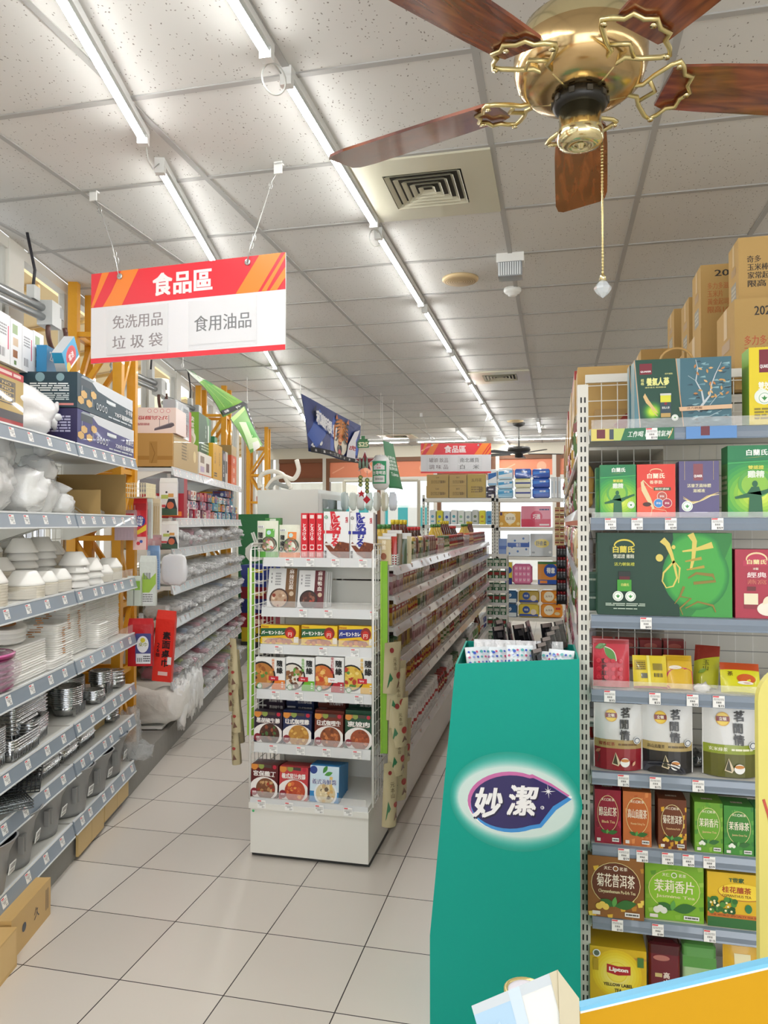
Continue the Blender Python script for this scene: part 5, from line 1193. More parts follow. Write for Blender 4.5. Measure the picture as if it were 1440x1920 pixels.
def suiyuan(c, base, bits, seed, t):
    def f(A):
        A.rect(.55, 0, 1, .3, c).food(.22, .42, .46, '1f1d1c', base, bits, seed, 22, inner=.88).vtext('隨緣', .82, .72, .2, '222222', .04).vtext(t, .6, .78, .09, c, .015)
        A.rect(.45, .28, .78, .42, 'c82838' if c[0] != 'b' else 'f2f2f2').text('Spicy', .6, .35, .06, 'ffffff' if c[0] != 'b' else 'c82838', bold=.02).ell(.14, .09, .1, None, '5aa060').ell(.14, .09, .07, None, 'e8efe6').rows(.88, .06, .95, .26, 3, 'f4f4ee')
    return f
S4 = [('e8822a', 'b87a3a', ['d8a050', '9a5a28', 'c88a40', '4a2a18', '5a8a3a'], '麻婆豆腐', 480, 535), ('6cb82e', 'e4ddd0', ['6a4028', '8a5a38', '4a2c1c', 'b88a5a', '5a9a3a'], '香菇肉燥', 537, 590), ('b81e34', 'c86a34', ['e0a04a', 'c84a28', 'd88a3a', 'f0c070'], '泰式紅咖哩', 592, 645), ('e8b81e', 'dcb84a', ['e8c85a', 'b83a28', 'f0d880', '5a8a3a', 'c89a30'], '黃金咖哩', 647, 700)]
for k, (c, b, bits, t, a, q) in enumerate(S4):
    adj = ['orange', 'green', 'crimson', 'yellow'][k]
    on(3, 'meal_box', 'white meal box with %s corner and a bowl on the fourth display shelf' % adj, 'box', a, q, 1232, .03, 'ececea', {'front': suiyuan(c, b, bits, 20 + k, t)}, dy=.012)
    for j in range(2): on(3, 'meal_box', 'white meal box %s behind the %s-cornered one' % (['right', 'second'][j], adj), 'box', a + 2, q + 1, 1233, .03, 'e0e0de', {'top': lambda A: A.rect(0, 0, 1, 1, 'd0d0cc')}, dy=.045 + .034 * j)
def retort(c, t, base, bits, seed, ring='f1ece8'):
    def f(A):
        A.rect(0, .5, 1, 1, c).poly([(0, .86), (.3, .9), (.3, 1), (0, 1)], 'b0714a').poly([(.3, .92), (.75, .9), (.75, 1), (.3, 1)], '4a3a34').ell(.12, .93, .12, None, 'd88a3a').ell(.38, .95, .1, None, '8a9a4a').ell(.87, .94, .07, None, 'b8203a')
        A.text(t, .5, .73, .15, 'f4f0ec', w=.84, bold=.03).rows(.12, .63, .88, .67, 1, 'd8c8c0')
        A.rect(0, 0, 1, .3, c).ell(.5, .27, .54, .36, ring).food(.56, .27, .36, base, base, bits, seed, 22, inner=1).ell(.14, .16, .13, None, '8a2030').text('調理', .14, .16, .06, 'f0d8d8')
    return f
S5 = [('2a1a2e', '黑胡椒牛腩', '4a2a20', ['6a3a28', '3a1f1a', '8a4a30', '4a6a3a'], 477, 529, 'dark violet'), ('1c2850', '日式咖哩雞', 'b8823a', ['d8a850', 'a87030', 'e0b868', 'c09040'], 531, 584, 'navy'), ('6a2a1a', '日式咖哩牛', '8a4a28', ['a85a34', '70381f', 'b86a3c', 'c87a44'], 590, 643, 'red-brown'), ('1c4a34', '東坡肉', '9a4a28', ['b85a30', '803a1e', 'c86a3a', 'a84e2a'], 647, 697, 'dark green')]
for k, (c, t, b, bits, a, q, adj) in enumerate(S5):
    on(4, 'meal_box', '%s stew box standing at the front of the fifth display shelf' % adj, 'box', a, q, 1334 + 2 * k, .026, c, {'front': retort(c, t, b, bits, 40 + k)}, dy=.012, lean=.05)
    for j in range(3): on(4, 'meal_box', '%s stew box, %s upright behind the front one' % (adj, ordn(j)), 'box', a + 1 + j, q + 2 + j, 1331 - j, .022, c, {}, dy=.045 + .026 * j, lean=.03)
    z, sb, _ = EL[4]
    for j in range(4 if k % 2 else 4):
        x0 = atY(a + 8, 1000, EY + .23)[0]; x1 = atY(q + 6, 1000, EY + .23)[0]
        pbox('meal_box', '%s stew box lying flat, %s in its pile behind the upright ones' % (adj, ordn(j)), 'box', x1 - x0, .12, .034, c, (x0, EY + .22 + .006 * (j % 2), z + .08 + .0355 * j), arts={'front': lambda A, t=t: A.rect(.02, .55, .32, .8, 'cfcbd0').text(t, .68, .5, .5, 'e6e0de', w=.5, bold=.02)}, group=adj + ' stew boxes lying flat')
    pbox('shelf_riser', 'grey tray carrying the flat pile of %s stew boxes' % adj, 'tray', x1 - x0, .12, .078, '8a8a88', (x0, EY + .225, z + .001))
S6 = [('5a1418', '宮保雞丁', '7a4a30', ['b88a5a', '8a5a38', 'c8a070', 'a83a28'], 471, 521, 1433, 'maroon'), ('c23a40', '義式茄汁肉醬', 'b8482a', ['d86a3a', 'e8a050', 'a83820', 'c85a34'], 524, 577, 1438, 'coral red'), ('2f86c4', '義式海鮮醬', 'd8c8a0', ['e8d8b0', 'c8a878', '6a5a48', 'f0e4c8'], 581, 635, 1436, 'bright blue')]
for k, (c, t, b, bits, a, q, py, adj) in enumerate(S6):
    on(5, 'meal_box', '%s pasta or stew box at the front of the bottom display shelf' % adj if k else 'maroon stew box at the front of the bottom display shelf', 'box', a, q, py, .03, c, {'front': retort(c, t, b, bits, 60 + k) if k != 2 else (lambda A: (A.rect(0, .3, 1, 1, 'cfe4f2'), A.ell(.12, .88, .13, None, '24408a'), A.leafy(.45, .8, .3, '3f8a3a', 60), A.leafy(.5, .75, .3, '4f9a44', 20), A.rect(0, 0, 1, .3, '2f86c4'), A.food(.55, .25, .4, 'e8eef4', 'd8c8a0', ['e8d8b0', 'c8a878', '6a5a48', 'f0e4c8', 'd8b070'], 9, 24), A.line([(.75, .35), (.72, .55), (.74, .72)], .1, 'e0c070'), A.text('義式海鮮醬', .5, .57, .15, 'fbfbfb', w=.86, bold=.06), A.text('義式海鮮醬', .5, .57, .14, '24408a', w=.84, bold=.02)))}, dy=.014, lean=.08)
    for j in range(5):
        on(5, 'meal_box', '%s box, %s behind the front one on the bottom display shelf' % (adj, ordn(j)), 'box', a + 2 + 2 * j, q + 3 + 3 * j, py - 2 - 1.5 * j, .026, c, {'right': lambda A: A.rect(.2, .1, .8, .9, '5aa8dc' if A is None else 'ffffff')} if False else {}, dy=.05 + .032 * j, lean=.06)
# ---- lime panels, hanging pouch strips at the sides
LIME = mat('7fb626', .35, coat=.5)
for x, y, z0, z1, lb in ((EX0 - .06, EY + .1, .55, 1.38, 'lime green plastic strip board at the window side of the end display'), (EX1 + .03, EY + .12, .5, 1.42, 'lime green plastic strip board at the aisle side of the end display')):
    e = empty('strip_board', lb, 'board', (x, y, z0)); MB().box(0, .034, 0, .012, 0, z1 - z0, LIME).build('board', e); MB().box(0, .006, -.004, 0, 0, z1 - z0, mat('9ccc3e', .3, coat=.5)).build('raised_edge', e)
    for zz in (.03, z1 - z0 - .06): MB().box(.012, .022, .012, .03, zz, zz + .02, LIME).build('hook_clip', e)
BEI = mat('b9ac88', .5, coat=.2, bump=.5, bscale=22)
def seaweed(A): A.vtext('元本山', .5, .58, .075, '6a5a40', .01).poly([(.1, .1), (.35, .3), (.2, .42)], '2f6a44').ell(.7, .35, .16, None, 'a03a34').ell(.35, .85, .12, None, '8a2a2a').poly([(.55, .1), (.9, .12), (.7, .24)], '6a4a3a')
q = 0
for (px, py0, py1, Y, wdt) in [(718, 1205, 1300, 3.45, .1), (724, 1255, 1350, 3.47, .1), (728, 1310, 1400, 3.47, .1), (726, 1365, 1455, 3.46, .1), (716, 1430, 1550, 3.44, .08), (722, 1240, 1330, 3.58, .11), (730, 1300, 1390, 3.6, .11), (734, 1350, 1430, 3.6, .11), (728, 1400, 1500, 3.57, .1)]:
    a = atY(px, py0, Y); b = atY(px, py1, Y)
    pouch('snack_pouch', 'beige snack pouch hanging on the aisle side of the end display, %s %s' % (ordn(q if q < 5 else q - 5), 'front' if q < 5 else 'back'), a[0] + .0, Y, b[2], wdt, a[2] - b[2], .06, BEI, seaweed, rz=.9 - .1 * (q % 3), tilt=-.06, group='beige pouches on the aisle side'); q += 1
for q, (px, py0, py1, Y) in enumerate([(444, 1195, 1290, 3.5), (440, 1235, 1330, 3.55), (447, 1280, 1370, 3.5), (446, 1340, 1430, 3.52), (450, 1215, 1310, 3.62), (452, 1300, 1390, 3.62)]):
    a = atY(px, py0, Y); b = atY(px, py1, Y)
    pouch('snack_pouch', 'beige snack pouch hanging on the window side of the end display, %s down' % ordn(q), a[0] - .02, Y, b[2], .05, a[2] - b[2], .05, BEI, seaweed, rz=-.5, tilt=-.08, group='beige pouches on the window side')
# little white basket with dried snacks at the corner
bx = atY(706, 1060, EY + .2)[0]
m = MB(); 
for k in range(5): m.box(0, .1, 0, .002, .012 * k, .012 * k + .004, WHITE); m.box(.1, .102, 0, .16, .012 * k, .012 * k + .004, WHITE); m.box(0, .1, .158, .16, .012 * k, .012 * k + .004, WHITE); m.box(0, .002, 0, .16, .012 * k, .012 * k + .004, WHITE)
for k in range(9): m.box(.0125 * k, .0125 * k + .004, 0, .002, 0, .055, WHITE)
for k in range(13): m.box(.1, .102, .0125 * k, .0125 * k + .004, 0, .055, WHITE)
m.box(0, .102, 0, .16, -.002, .002, WHITE)
bz = atY(706, 1060, EY + .2)[2]
tag(m.build('corner_basket', None, (bx, EY + .2, bz)), 'small white lattice basket hooked at the aisle corner of the end display', 'basket')
for k, (c, t) in enumerate((('c8b48a', '辣'), ('b8382e', '味'), ('6a5a3a', '香'), ('4a5a3c', '海'), ('cfc3a0', '梅'))):
    pouch('dried_snack_pouch', ['tan', 'red-banded', 'brown', 'dark green', 'cream'][k] + ' dried snack pouch standing in the white corner basket', bx + .004 + .018 * k, EY + .215 + .026 * k, bz + .003, .075, .14 + .015 * (k % 3), .02, c, lambda A, t=t: A.vtext(t + '脆', .5, .7, .16, 'efe6d0' , .02).ell(.5, .3, .22, None, '8a4a2a').rect(0, .9, 1, 1, 'd8d8d4'), rz=.15 * (k - 2))
# ================================================================ long gondola behind the end unit
def atD(px, py, d):                    # point at camera depth d
    r = ray(px, py); f = CM @ Vector((0, 0, -1)); t = d / r.dot(f)
    return (r.x * t, r.y * t, 1.6 + r.z * t)
GX0, GXC, GX1, GY0, GY1 = -1.43, -1.13, -.83, 3.83, 9.45
GL_ = [.335, .68, .87, 1.055, 1.22, 1.375]
gd = empty('gondola_shelf', 'long white gondola of sauces and soups running back along the aisle', 'gondola', (0, 0, 0))
m = MB(); m.box(GX0 + .02, GX1 - .005, GY0, GY1, .03, .3, mat('dcdad4', .4)); m.box(GX0 + .06, GX1 - .04, GY0 + .02, GY1, 0, .03, mat('2a2a2a', .6)); m.build('base', gd)
MB().box(GXC - .015, GXC + .015, GY0, GY1, .3, 1.36, mat('d6d5cf', .5)).build('spine_panel', gd)
for i, z in enumerate(GL_):
    m = MB(); m.box(GX0 if i else GX0, GX1 - .004, GY0, GY1, z - .022, z, mat('e3e2de', .4)); sh = m.build('shelf', gd)
    m = MB(); m.hexa([(GX1 - .004, GY0, z - .04), (GX1 + .016, GY0, z - .045), (GX1 + .016, GY1, z - .045), (GX1 - .004, GY1, z - .04)], [(GX1 - .004, GY0, z + .002), (GX1, GY0, z + .002), (GX1, GY1, z + .002), (GX1 - .004, GY1, z + .002)], mat('d9d5d6', .25, coat=.6)); m.build('price_rail', sh)
    MB().box(GX1 - .006, GX1 - .004, GY0, GY1, z + .002, z + .04, CLEAR).build('clear_lip', sh)
    r = random.Random(i)
    for k in range(9): put_tag(sh, GX1 + .012, GY0 + .1 + .32 * k + r.uniform(-.05, .05), z - .043, 0, math.radians(-12))
for y in (GY0 + .0, GY0 + .93, GY0 + 1.86, GY0 + 2.8, GY0 + 3.73, GY0 + 4.66, GY1 - .03): MB().box(GXC - .02, GXC + .02, y, y + .03, .3, 1.42, RACKW).build('upright', gd)
# product kinds
def jar(body, lid, label, lab2, r=.033, h=.1, glass=.1):
    e = empty('sauce_jar', 'x', 'jar', (0, 0, 0)); m = MB()
    m.lathe([(r * .9, 0), (r, .006), (r, h * .68), (r * .8, h * .8), (r * .8, h * .84), (0, h * .84)], mat(body, .12, coat=.8), 14)
    m.lathe([(r * 1.012, h * .12), (r * 1.012, h * .6)], mat(label, .4), 14, caps=False)
    m.lathe([(r * 1.02, h * .3), (r * 1.02, h * .42)], mat(lab2, .4), 14, caps=False); m.build('jar_body', e)
    m = MB(); m.lathe([(r * .86, h * .82), (r * .88, h), (r * .8, h * 1.01), (0, h * 1.01)], mat(lid, .3, coat=.4), 14); m.build('lid', e); return e
def bottle(body, cap, label, r=.03, h=.2):
    e = empty('sauce_bottle', 'x', 'bottle', (0, 0, 0)); m = MB()
    m.lathe([(r * .9, 0), (r, .008), (r, h * .6), (r * .45, h * .8), (r * .4, h * .93), (0, h * .93)], mat(body, .1, coat=.8), 14); m.lathe([(r * 1.02, h * .12), (r * 1.02, h * .5)], mat(label, .4), 14, caps=False); m.build('bottle_body', e)
    m = MB(); m.lathe([(r * .5, h * .88), (r * .5, h), (0, h * 1.005)], mat(cap, .3, coat=.4), 12); m.build('cap', e); return e
def soupbox(c1, c2, c3, w_=.03, d=.075, h=.105):
    m = MB(); m.box(-w_ , w_, 0, d, 0, h, mat(c1, .35, coat=.4)); 
    for fn in (lambda u, v, e: (w_ + e, u, v), ):
        A = Art(m, fn, d, h); A.rect(0, .62, 1, .88, c2).ell(.5, .32, .3, None, c3).rows(.15, .66, .85, .84, 1, 'f0ece4')
    A = Art(m, lambda u, v, e: (-w_ + u, -e, v), 2 * w_, h); A.rect(0, .6, 1, .85, c2).ell(.5, .3, .3, None, c3)
    o = m.build('soup_box'); return tag(o, 'x', 'box')
def pile(c1, c2, h=.13):
    m = MB(); m.blob((0, .04, h / 2), .022, .042, h / 2, mat(c1, .35, coat=.6, bump=.3), .15, 10, 8, .5, 2, flat=.001); A = Art(m, lambda u, v, e: (.0235 + e, u, v), .08, h); A.rect(.15, .3, .85, .7, c2)
    o = m.build('sauce_pouch'); return tag(o, 'x', 'pouch')
PK = {
 'jr': (jar('6a2c18', 'b02a28', 'a83028', 'e8d8a0'), 'brown sauce jar with red lid'),
 'jy': (jar('8a5a20', 'd8b02a', 'c89a3a', 'a02828'), 'golden relish jar with yellow lid'),
 'jd': (jar('3a1c16', '8a1c20', '7a2430', 'd8c0a8'), 'dark bean paste jar with crimson lid'),
 'jg': (jar('7a7438', '3a6a3a', 'dcd6b8', '4a7a3a'), 'green-lidded pickle jar'),
 'jo': (jar('b8622a', 'c85a28', 'e0b070', '8a2a20'), 'orange chilli jar'),
 'br': (soupbox('8a2430', 'd8b89a', 'b86a3a'), 'dark red soup box'),
 'by': (soupbox('c8a038', 'a83a28', '7a5a2a'), 'mustard seasoning box'),
 'bg': (soupbox('5a6a38', 'c8c090', '3a4a28'), 'olive soup box'),
 'bk': (soupbox('b8868a', 'e8dcd8', '8a4a50'), 'rose-grey stock box'),
 'pk': (pile('7a4038', 'cfa888'), 'brown sauce pouch'),
 'py': (pile('b89a48', '6a3a28'), 'ochre sauce pouch'),
 'tw': (jar('e4e4e2', 'f2f2f0', 'e6e6e4', 'b83a3a', .036, .13), 'white seasoning tub with white cap'),
 'tb': (jar('3a4a9a', 'f0f0f0', '2c3c90', 'e0e0e8', .036, .13), 'blue seasoning tub with white cap'),
 'tg': (jar('5a8a3a', 'f0f0ee', '5a9a3a', 'f0f0e0', .036, .13), 'green seasoning tub with white cap'),
 'tr': (jar('a8243a', '6a1c28', 'a8304a', 'e8d8c8', .034, .12), 'crimson seasoning tub'),
 'ty': (bottle('5a1f14', 'd8c02a', 'c8a03a'), 'dark vinegar bottle with yellow cap'),
 'tk': (bottle('3a1510', 'c02a2a', 'b02c28'), 'dark soy bottle with red cap'),
 'tgk': (bottle('d8b84a', '3a7a3a', 'e8e0b0', .034, .22), 'golden oil bottle with green cap'),
}
usedp = set()
def place(kind, loc, rz, label, group, scale=None):
    p, desc = PK[kind]
    if kind not in usedp:
        usedp.add(kind); p.location = loc; p.rotation_euler = (0, 0, rz); p['label'] = label; p['group'] = group
        if scale: p.scale = scale
        return p
    return dup(p, loc, rz, label, group, scale=scale)
rows_ = {1: ['jr', 'jd', 'jo', 'jg', 'jy', 'br'], 2: ['jr', 'jy', 'br', 'by', 'bk', 'jg', 'py'], 3: ['br', 'bk', 'jy', 'by', 'bg', 'jo', 'jd'], 4: ['bk', 'pk', 'by', 'py', 'bg', 'jd', 'jy'], 0: ['tw', 'tw', 'tb', 'tg', 'tr', 'jg', 'jr', 'ty']}
LVN = {0: 'bottom', 1: 'second', 2: 'third', 3: 'fourth', 4: 'fifth'}
r_ = random.Random(11)
for li, kinds in rows_.items():
    z = GL_[li] + .001; y = GY0 + .06; cnt = {}
    while y < GY1 - .06:
        run = r_.randint(3, 6); kd = kinds[r_.randrange(len(kinds))]
        if li == 0 and y < 4.9: kd = ['tr', 'tg', 'tb', 'tw', 'tw'][min(4, int((y - 3.8) / .16))]
        if li == 0 and 4.9 < y < 5.8: kd = 'tw' if y < 5.4 else 'jr'
        for j in range(run):
            if y > GY1 - .06: break
            cnt[kd] = cnt.get(kd, -1) + 1
            st = .082 if kd[0] != 't' else .084
            lb = '%s, %s from the street, %s gondola shelf' % (PK[kd][1], ordn(cnt[kd]), LVN[li])
            place(kd, (GX1 - .055 + r_.uniform(-.006, .006), y, z), r_.uniform(-.05, .05), lb, 'sauces on the long gondola', (1, 1, 1.0 + (.25 if li == 0 or li == 1 and kd[0] == 'j' else .08)))
            if kd in ('br', 'by', 'bg', 'bk'): 
                if li in (2, 3) and j % 2 == 0: pass
            y += st
# top board: bottles, pouches, boxes in two rows
cnt = {}
tops = [(GX1 - .07, 4.15, ['jg', 'bg', 'py', 'pk', 'br']), (GX1 - .2, 4.2, ['tgk', 'ty', 'tk', 'jo'])]
for xx, y, kinds in tops:
    q = 0
    while y < GY1 - .1:
        kd = kinds[(q // 4) % len(kinds)] if y > 5.2 or xx < GX1 - .15 else ['py', 'pk', 'bg'][q % 3]
        if y > 6.2 and xx > GX1 - .15: kd = ['jr', 'jd', 'bk', 'jo', 'jr'][(q // 5) % 5]
        cnt[kd] = cnt.get(kd, -1) + 1
        place(kd, (xx, y, GL_[5] + .001), 0, '%s on the gondola top, %s from the street' % (PK[kd][1], ordn(cnt[kd])), 'goods on the gondola top'); q += 1
        y += .088 if xx > GX1 - .15 else .13
for kd in PK:
    if kd not in usedp: place(kd, (GX1 - .2, 9.3, GL_[4] + .001), 0, PK[kd][1] + ' alone at the far end of the fifth gondola shelf', 'sauces on the long gondola')
# ================================================================ narrow tiered rack at the far end of the gondola
rx, ry, _ = atY(933, 1100, 9.75)
tr = empty('tiered_rack', 'narrow white tiered rack at the far end of the long gondola', 'rack', (rx - .14, 9.62, 0))
for x in (0, .26):
    for y in (0, .25): MB().box(x, x + .015, y, y + .015, 0, 1.3, RACKW).build('post', tr)
for k in range(8): m = MB(); m.box(0, .275, 0, .265, .1 + .155 * k, .112 + .155 * k, WHITE); m.box(0, .275, -.006, 0, .095 + .155 * k, .13 + .155 * k, WHITE); m.build('shelf', tr)
for k in range(7):
    for j in range(3): pbox('card_pack', 'dark green card pack, %s tier up, %s from the gondola side, on the tiered rack' % (ordn(k), ordn(j)), 'pack', .075, .04, .11, '2c6a44', (rx - .125 + .083 * j, 9.66, .113 + .155 * k), group='green packs on the tiered rack', arts={'front': lambda A, k=k: A.rect(.1, .5, .9, .85, 'a83030' if k % 2 else 'd8e0d0').ell(.5, .3, .25, None, 'e0e4d8')})
# ================================================================ tissue racks across the back
RY = 11.3
def rack(label, px0, px1, ys, deepest=1160):
    x0 = atY(px0, 1000, RY)[0]; x1 = atY(px1, 1000, RY)[0]; e = empty('tissue_rack', label, 'rack', (x0, RY, 0))
    W = x1 - x0; zt = atY(px0, ys[0], RY)[2]
    for x in (0, W - .035):
        for y in (0, .4):
            m = MB(); m.box(x, x + .035, y, y + .035, 0, zt + .05, RACKW)
            zz = .1
            while zz < zt: m.box(x + .012, x + .022, y - .0008, y, zz, zz + .02, mat('4a4a48', .6)); zz += .05
            m.build('post', e)
    for y in ys: z = atY((px0 + px1) / 2, y, RY)[2]; m = MB(); m.box(0, W, .0, .43, z - .05, z, RACKW); m.build('shelf', e)
    return x0, x1
rack('white perforated rack of brown cartons beneath the far hanging sign', 792, 926, [934, 984, 1100, 1160])
rack('white perforated rack packed with tissue beside the tall shelving', 930, 1090, [934, 989, 1044, 1097, 1159])
def tissue(name, label, px0, px1, y0, y1, col, art=None, d=.24, soft=True, cat='tissue pack'):
    x0, _, zt = atY(px0, y0, RY + .03); x1, _, zb = atY(px1, y1, RY + .03); zb += .0015; W = x1 - x0; H = zt - zb; m = MB(); mm = mat(col, .35, coat=.5, bump=.15, bscale=20)
    r = min(W, H) * (.14 if soft else .02)
    ring = lambda o: [(o, r), (r, o), (W - r, o), (W - o, r), (W - o, H - r), (W - r, H - o), (r, H - o), (o, H - r)]
    a = [(x, 0, z) for x, z in ring(r * .5)]; b = [(x, .02, z) for x, z in ring(0)]; c = [(x, d, z) for x, z in ring(0)]
    m.add(a + b + c, [tuple(range(8))] + [(i, 8 + i, 8 + (i + 1) % 8, (i + 1) % 8) for i in range(8)] + [(8 + i, 16 + i, 16 + (i + 1) % 8, 8 + (i + 1) % 8) for i in range(8)] + [tuple(range(23, 15, -1))], mm)
    if art: art(Art(m, lambda u, v, e: (r * .6 + u, -e, r * .6 + v), W - r * 1.2, H - r * 1.2, .35, .4))
    return tag(m.build(name, None, (x0, RY + .03, zb)), label, cat)
def logo(t, bgc, fg, ring_=None, sub=None):
    def f(A):
        if ring_: A.ell(.5, .55, .3, .36, ring_)
        A.text(t, .5, .55, .34, fg, w=.42, bold=.04)
        if sub: A.rect(0, 0, 1, .2, sub)
    return f
def stripe(c1, c2, t=None):
    def f(A):
        A.poly([(0, .35), (1, .6), (1, .85), (0, .75)], c1).rect(0, 0, 1, .14, c2)
        if t: A.text(t, .6, .7, .22, 'f4f6fa', w=.4, bold=.03)
    return f
def tx(c): return lambda A: A.text(c, .5, .75, .14, '6a5a40').rows(.2, .2, .8, .5, 3, '8a7448').bars(.65, .25, .9, .45, 6, '5a4a34')
KB = 'b59a62'
for a in [('kraft_carton', 'lower kraft carton nearest the window side under the far sign', 799, 841, 911, 933.5, KB, tx('Livi')), ('kraft_carton', 'upper kraft carton nearest the window side under the far sign', 800, 841, 890, 911, KB, tx('Livi')),
          ('kraft_carton', 'lower middle kraft carton under the far sign', 842, 875, 911, 933.5, KB, tx('優活')), ('kraft_carton', 'upper middle kraft carton under the far sign', 842, 875, 890, 911, KB, tx('優活')), ('kraft_carton', 'tall kraft carton under the corner of the far sign', 876, 911, 889, 933.5, 'b39b55', tx('五月花'))]: tissue(*a, soft=False, cat='carton')
for j, (y0, y1) in enumerate(((912, 922.5), (923, 933.5))): tissue('dark_pack', 'small near-black pack, %s of two, between the cartons and the tissue' % ['upper', 'lower'][j], 912, 929, y0, y1, '2a2440', lambda A: A.rect(.2, .3, .8, .6, 'd8d6e0'))
tissue('tissue_pack', 'white and blue tissue bundle slumping over the dark packs', 914, 932, 880, 911.5, 'e8ecf0', stripe('2a6ab0', '8ab8d8'))
for j, (y0, y1) in enumerate(((878, 899), (899.5, 916.5), (917, 933.5))): tissue('tissue_pack', 'white and sky-blue tissue bundle, %s tier on the rack top' % ['top', 'middle', 'lowest'][j], 933 + 0 * j, 962, y0, y1, ['e8eef2', 'd8e8f2', '8cc4e4'][j], stripe('3a9ad0', 'b8dcf0', '舒潔'))
for j, (y0, y1) in enumerate(((879, 896.5), (897, 914.5), (915, 933.5))): tissue('tissue_pack', ['blue tissue pack atop two white and yellow ones', 'white and yellow tissue pack in the middle of its stack', 'white and yellow tissue pack at the foot of its stack'][j], 965, 996, y0, y1, ['1f56b8', 'ece9c8', 'eeece0'][j], [stripe('3a7ad8', '1a3a90', '春風'), lambda A: A.rect(0, .4, 1, .6, '3a4a9a').rect(0, .9, 1, 1, 'e0d05a'), lambda A: A.rect(0, .4, 1, .6, '3a4a9a')][j])
for j, (y0, y1) in enumerate(((879, 896.5), (897, 914.5), (915, 933.5))): tissue('tissue_pack', 'deep blue tissue pack, %s in the all-blue stack' % ['topmost', 'middle', 'bottom'][j], 998, 1031, y0, y1, '1f52b4', stripe('3f86e0', '1a3c98', '舒潔'))
for j in range(3): tissue('tissue_pack', 'tall white tissue pack standing by the tall shelving, %s of three' % ordn(j), 1033 + 6.5 * j, 1039 + 6.5 * j, 894, 933.5, 'dfe3e6', lambda A: A.rect(.2, .2, .6, .8, 'b8c8d4'))
for j, (c, t) in enumerate((('e6eef2', '6ab0d0'), ('e3dc4a', '5a8ac0'), ('d6e6f2', '3a5ab0'), ('eef0f0', '4aa8b8'), ('e8eeea', '9ac8a0'), ('dfe6e2', '8a9aa8'), ('c8ccc8', '6a7a5a'), ('e8e03a', 'c89a2a'), ('5aa8d8', '2a5a9a'))):
    tissue('napkin_pack', '%s soft pack under the cartons, %s from the window side' % (['white and blue', 'yellow', 'pale blue and violet', 'white and teal', 'white and mint', 'pale green-grey', 'grey-green', 'bright yellow', 'sky blue'][j], ordn(j)), 805 + 13.3 * j, 817 + 13.3 * j, 956 + (j % 3), 983.5, c, lambda A, t=t: A.ell(.5, .55, .28, None, t).rect(.2, .15, .8, .25, t))
tissue('tissue_case', 'golden flower-patterned tissue case on the second rack shelf', 936, 976, 959, 988.5, 'e0a83a', lambda A: [A.ell(.1 + .2 * i, .2 + .6 * (i % 2), .08, None, 'f2d68a') for i in range(5)] and A.ell(.52, .55, .26, None, 'f4ecd4').text('五月花', .52, .55, .2, '7a5a20', w=.4).rect(.03, .75, .14, .95, '4a2a5a'), soft=False)
tissue('tissue_case', 'pink and crimson tissue case on the second rack shelf', 977, 1033, 949, 988.5, 'e48aa0', lambda A: A.rect(0, 0, 1, .38, 'd8385a').ell(.52, .5, .2, None, 'd8486a').text('巧雅', .52, .5, .26, 'f8e8ea', w=.26, bold=.03).rows(.62, .78, .95, .9, 1, '3a3a7a').rect(.62, .06, .95, .14, 'f0dce0'), soft=False)
tissue('tissue_case', 'small periwinkle tissue case at the post of the third rack shelf', 935, 950, 1010, 1043.5, '8aa4d8', lambda A: A.rect(0, .4, 1, .6, '5a78c0'), soft=False)
tissue('tissue_case', 'blue and white patterned tissue case on the third rack shelf', 951, 993, 1002, 1043.5, 'dfe6ee', lambda A: [A.ell(.08 + .13 * i, .12 + .1 * ((i * 3) % 8), .05, None, '5a84c4') for i in range(8)] and A.rect(0, .42, 1, .62, '3a62b4').text('優活', .5, .52, .16, 'f2f4f8', w=.22), soft=False)
tissue('tissue_case', 'grey tissue case with a yellow brush mark on the third rack shelf', 994, 1036, 1001, 1043.5, 'b9bdc0', lambda A: A.ell(.52, .58, .34, .2, 'e2cf72').text('舒膚柔', .5, .58, .22, '4a5a78', w=.5).rect(.06, .12, .2, .2, '8a8e92').ell(.9, .18, .06, None, 'e8e8e8'), soft=False)
tissue('tissue_case', 'yellow and navy tissue case at the post of the fourth rack shelf', 947, 960, 1054, 1096.5, 'dcc83a', lambda A: A.rect(0, 0, 1, .3, '2a3a8a').ell(.5, .65, .5, None, '2a4a9a'), soft=False)
def pinkgrid(A):
    for i in range(4):
        for j in range(3): A.rect(.03 + .245 * i, .04 + .33 * j, .23 + .245 * i, .31 + .33 * j, 'e88ab4').text('U', .13 + .245 * i, .18 + .33 * j, .12, 'fbe8f0', bold=.05)
tissue('tissue_case', 'clear bale of pink tissue packs on the fourth rack shelf', 961, 998, 1057, 1096.5, 'd8709c', pinkgrid)
tissue('tissue_case', 'orange and blue tissue case with a round blue emblem on the fourth rack shelf', 1008, 1048, 1053, 1096.5, 'd88a34', lambda A: A.rect(0, 0, 1, .2, '2450a8').rect(.1, .04, .45, .16, 'e88a34').ell(.62, .62, .33, None, '1f4aa8').text('得意', .62, .62, .26, 'f6f6f0', w=.4, bold=.04).rect(0, .9, 1, 1, '3a7a3a'), soft=False)
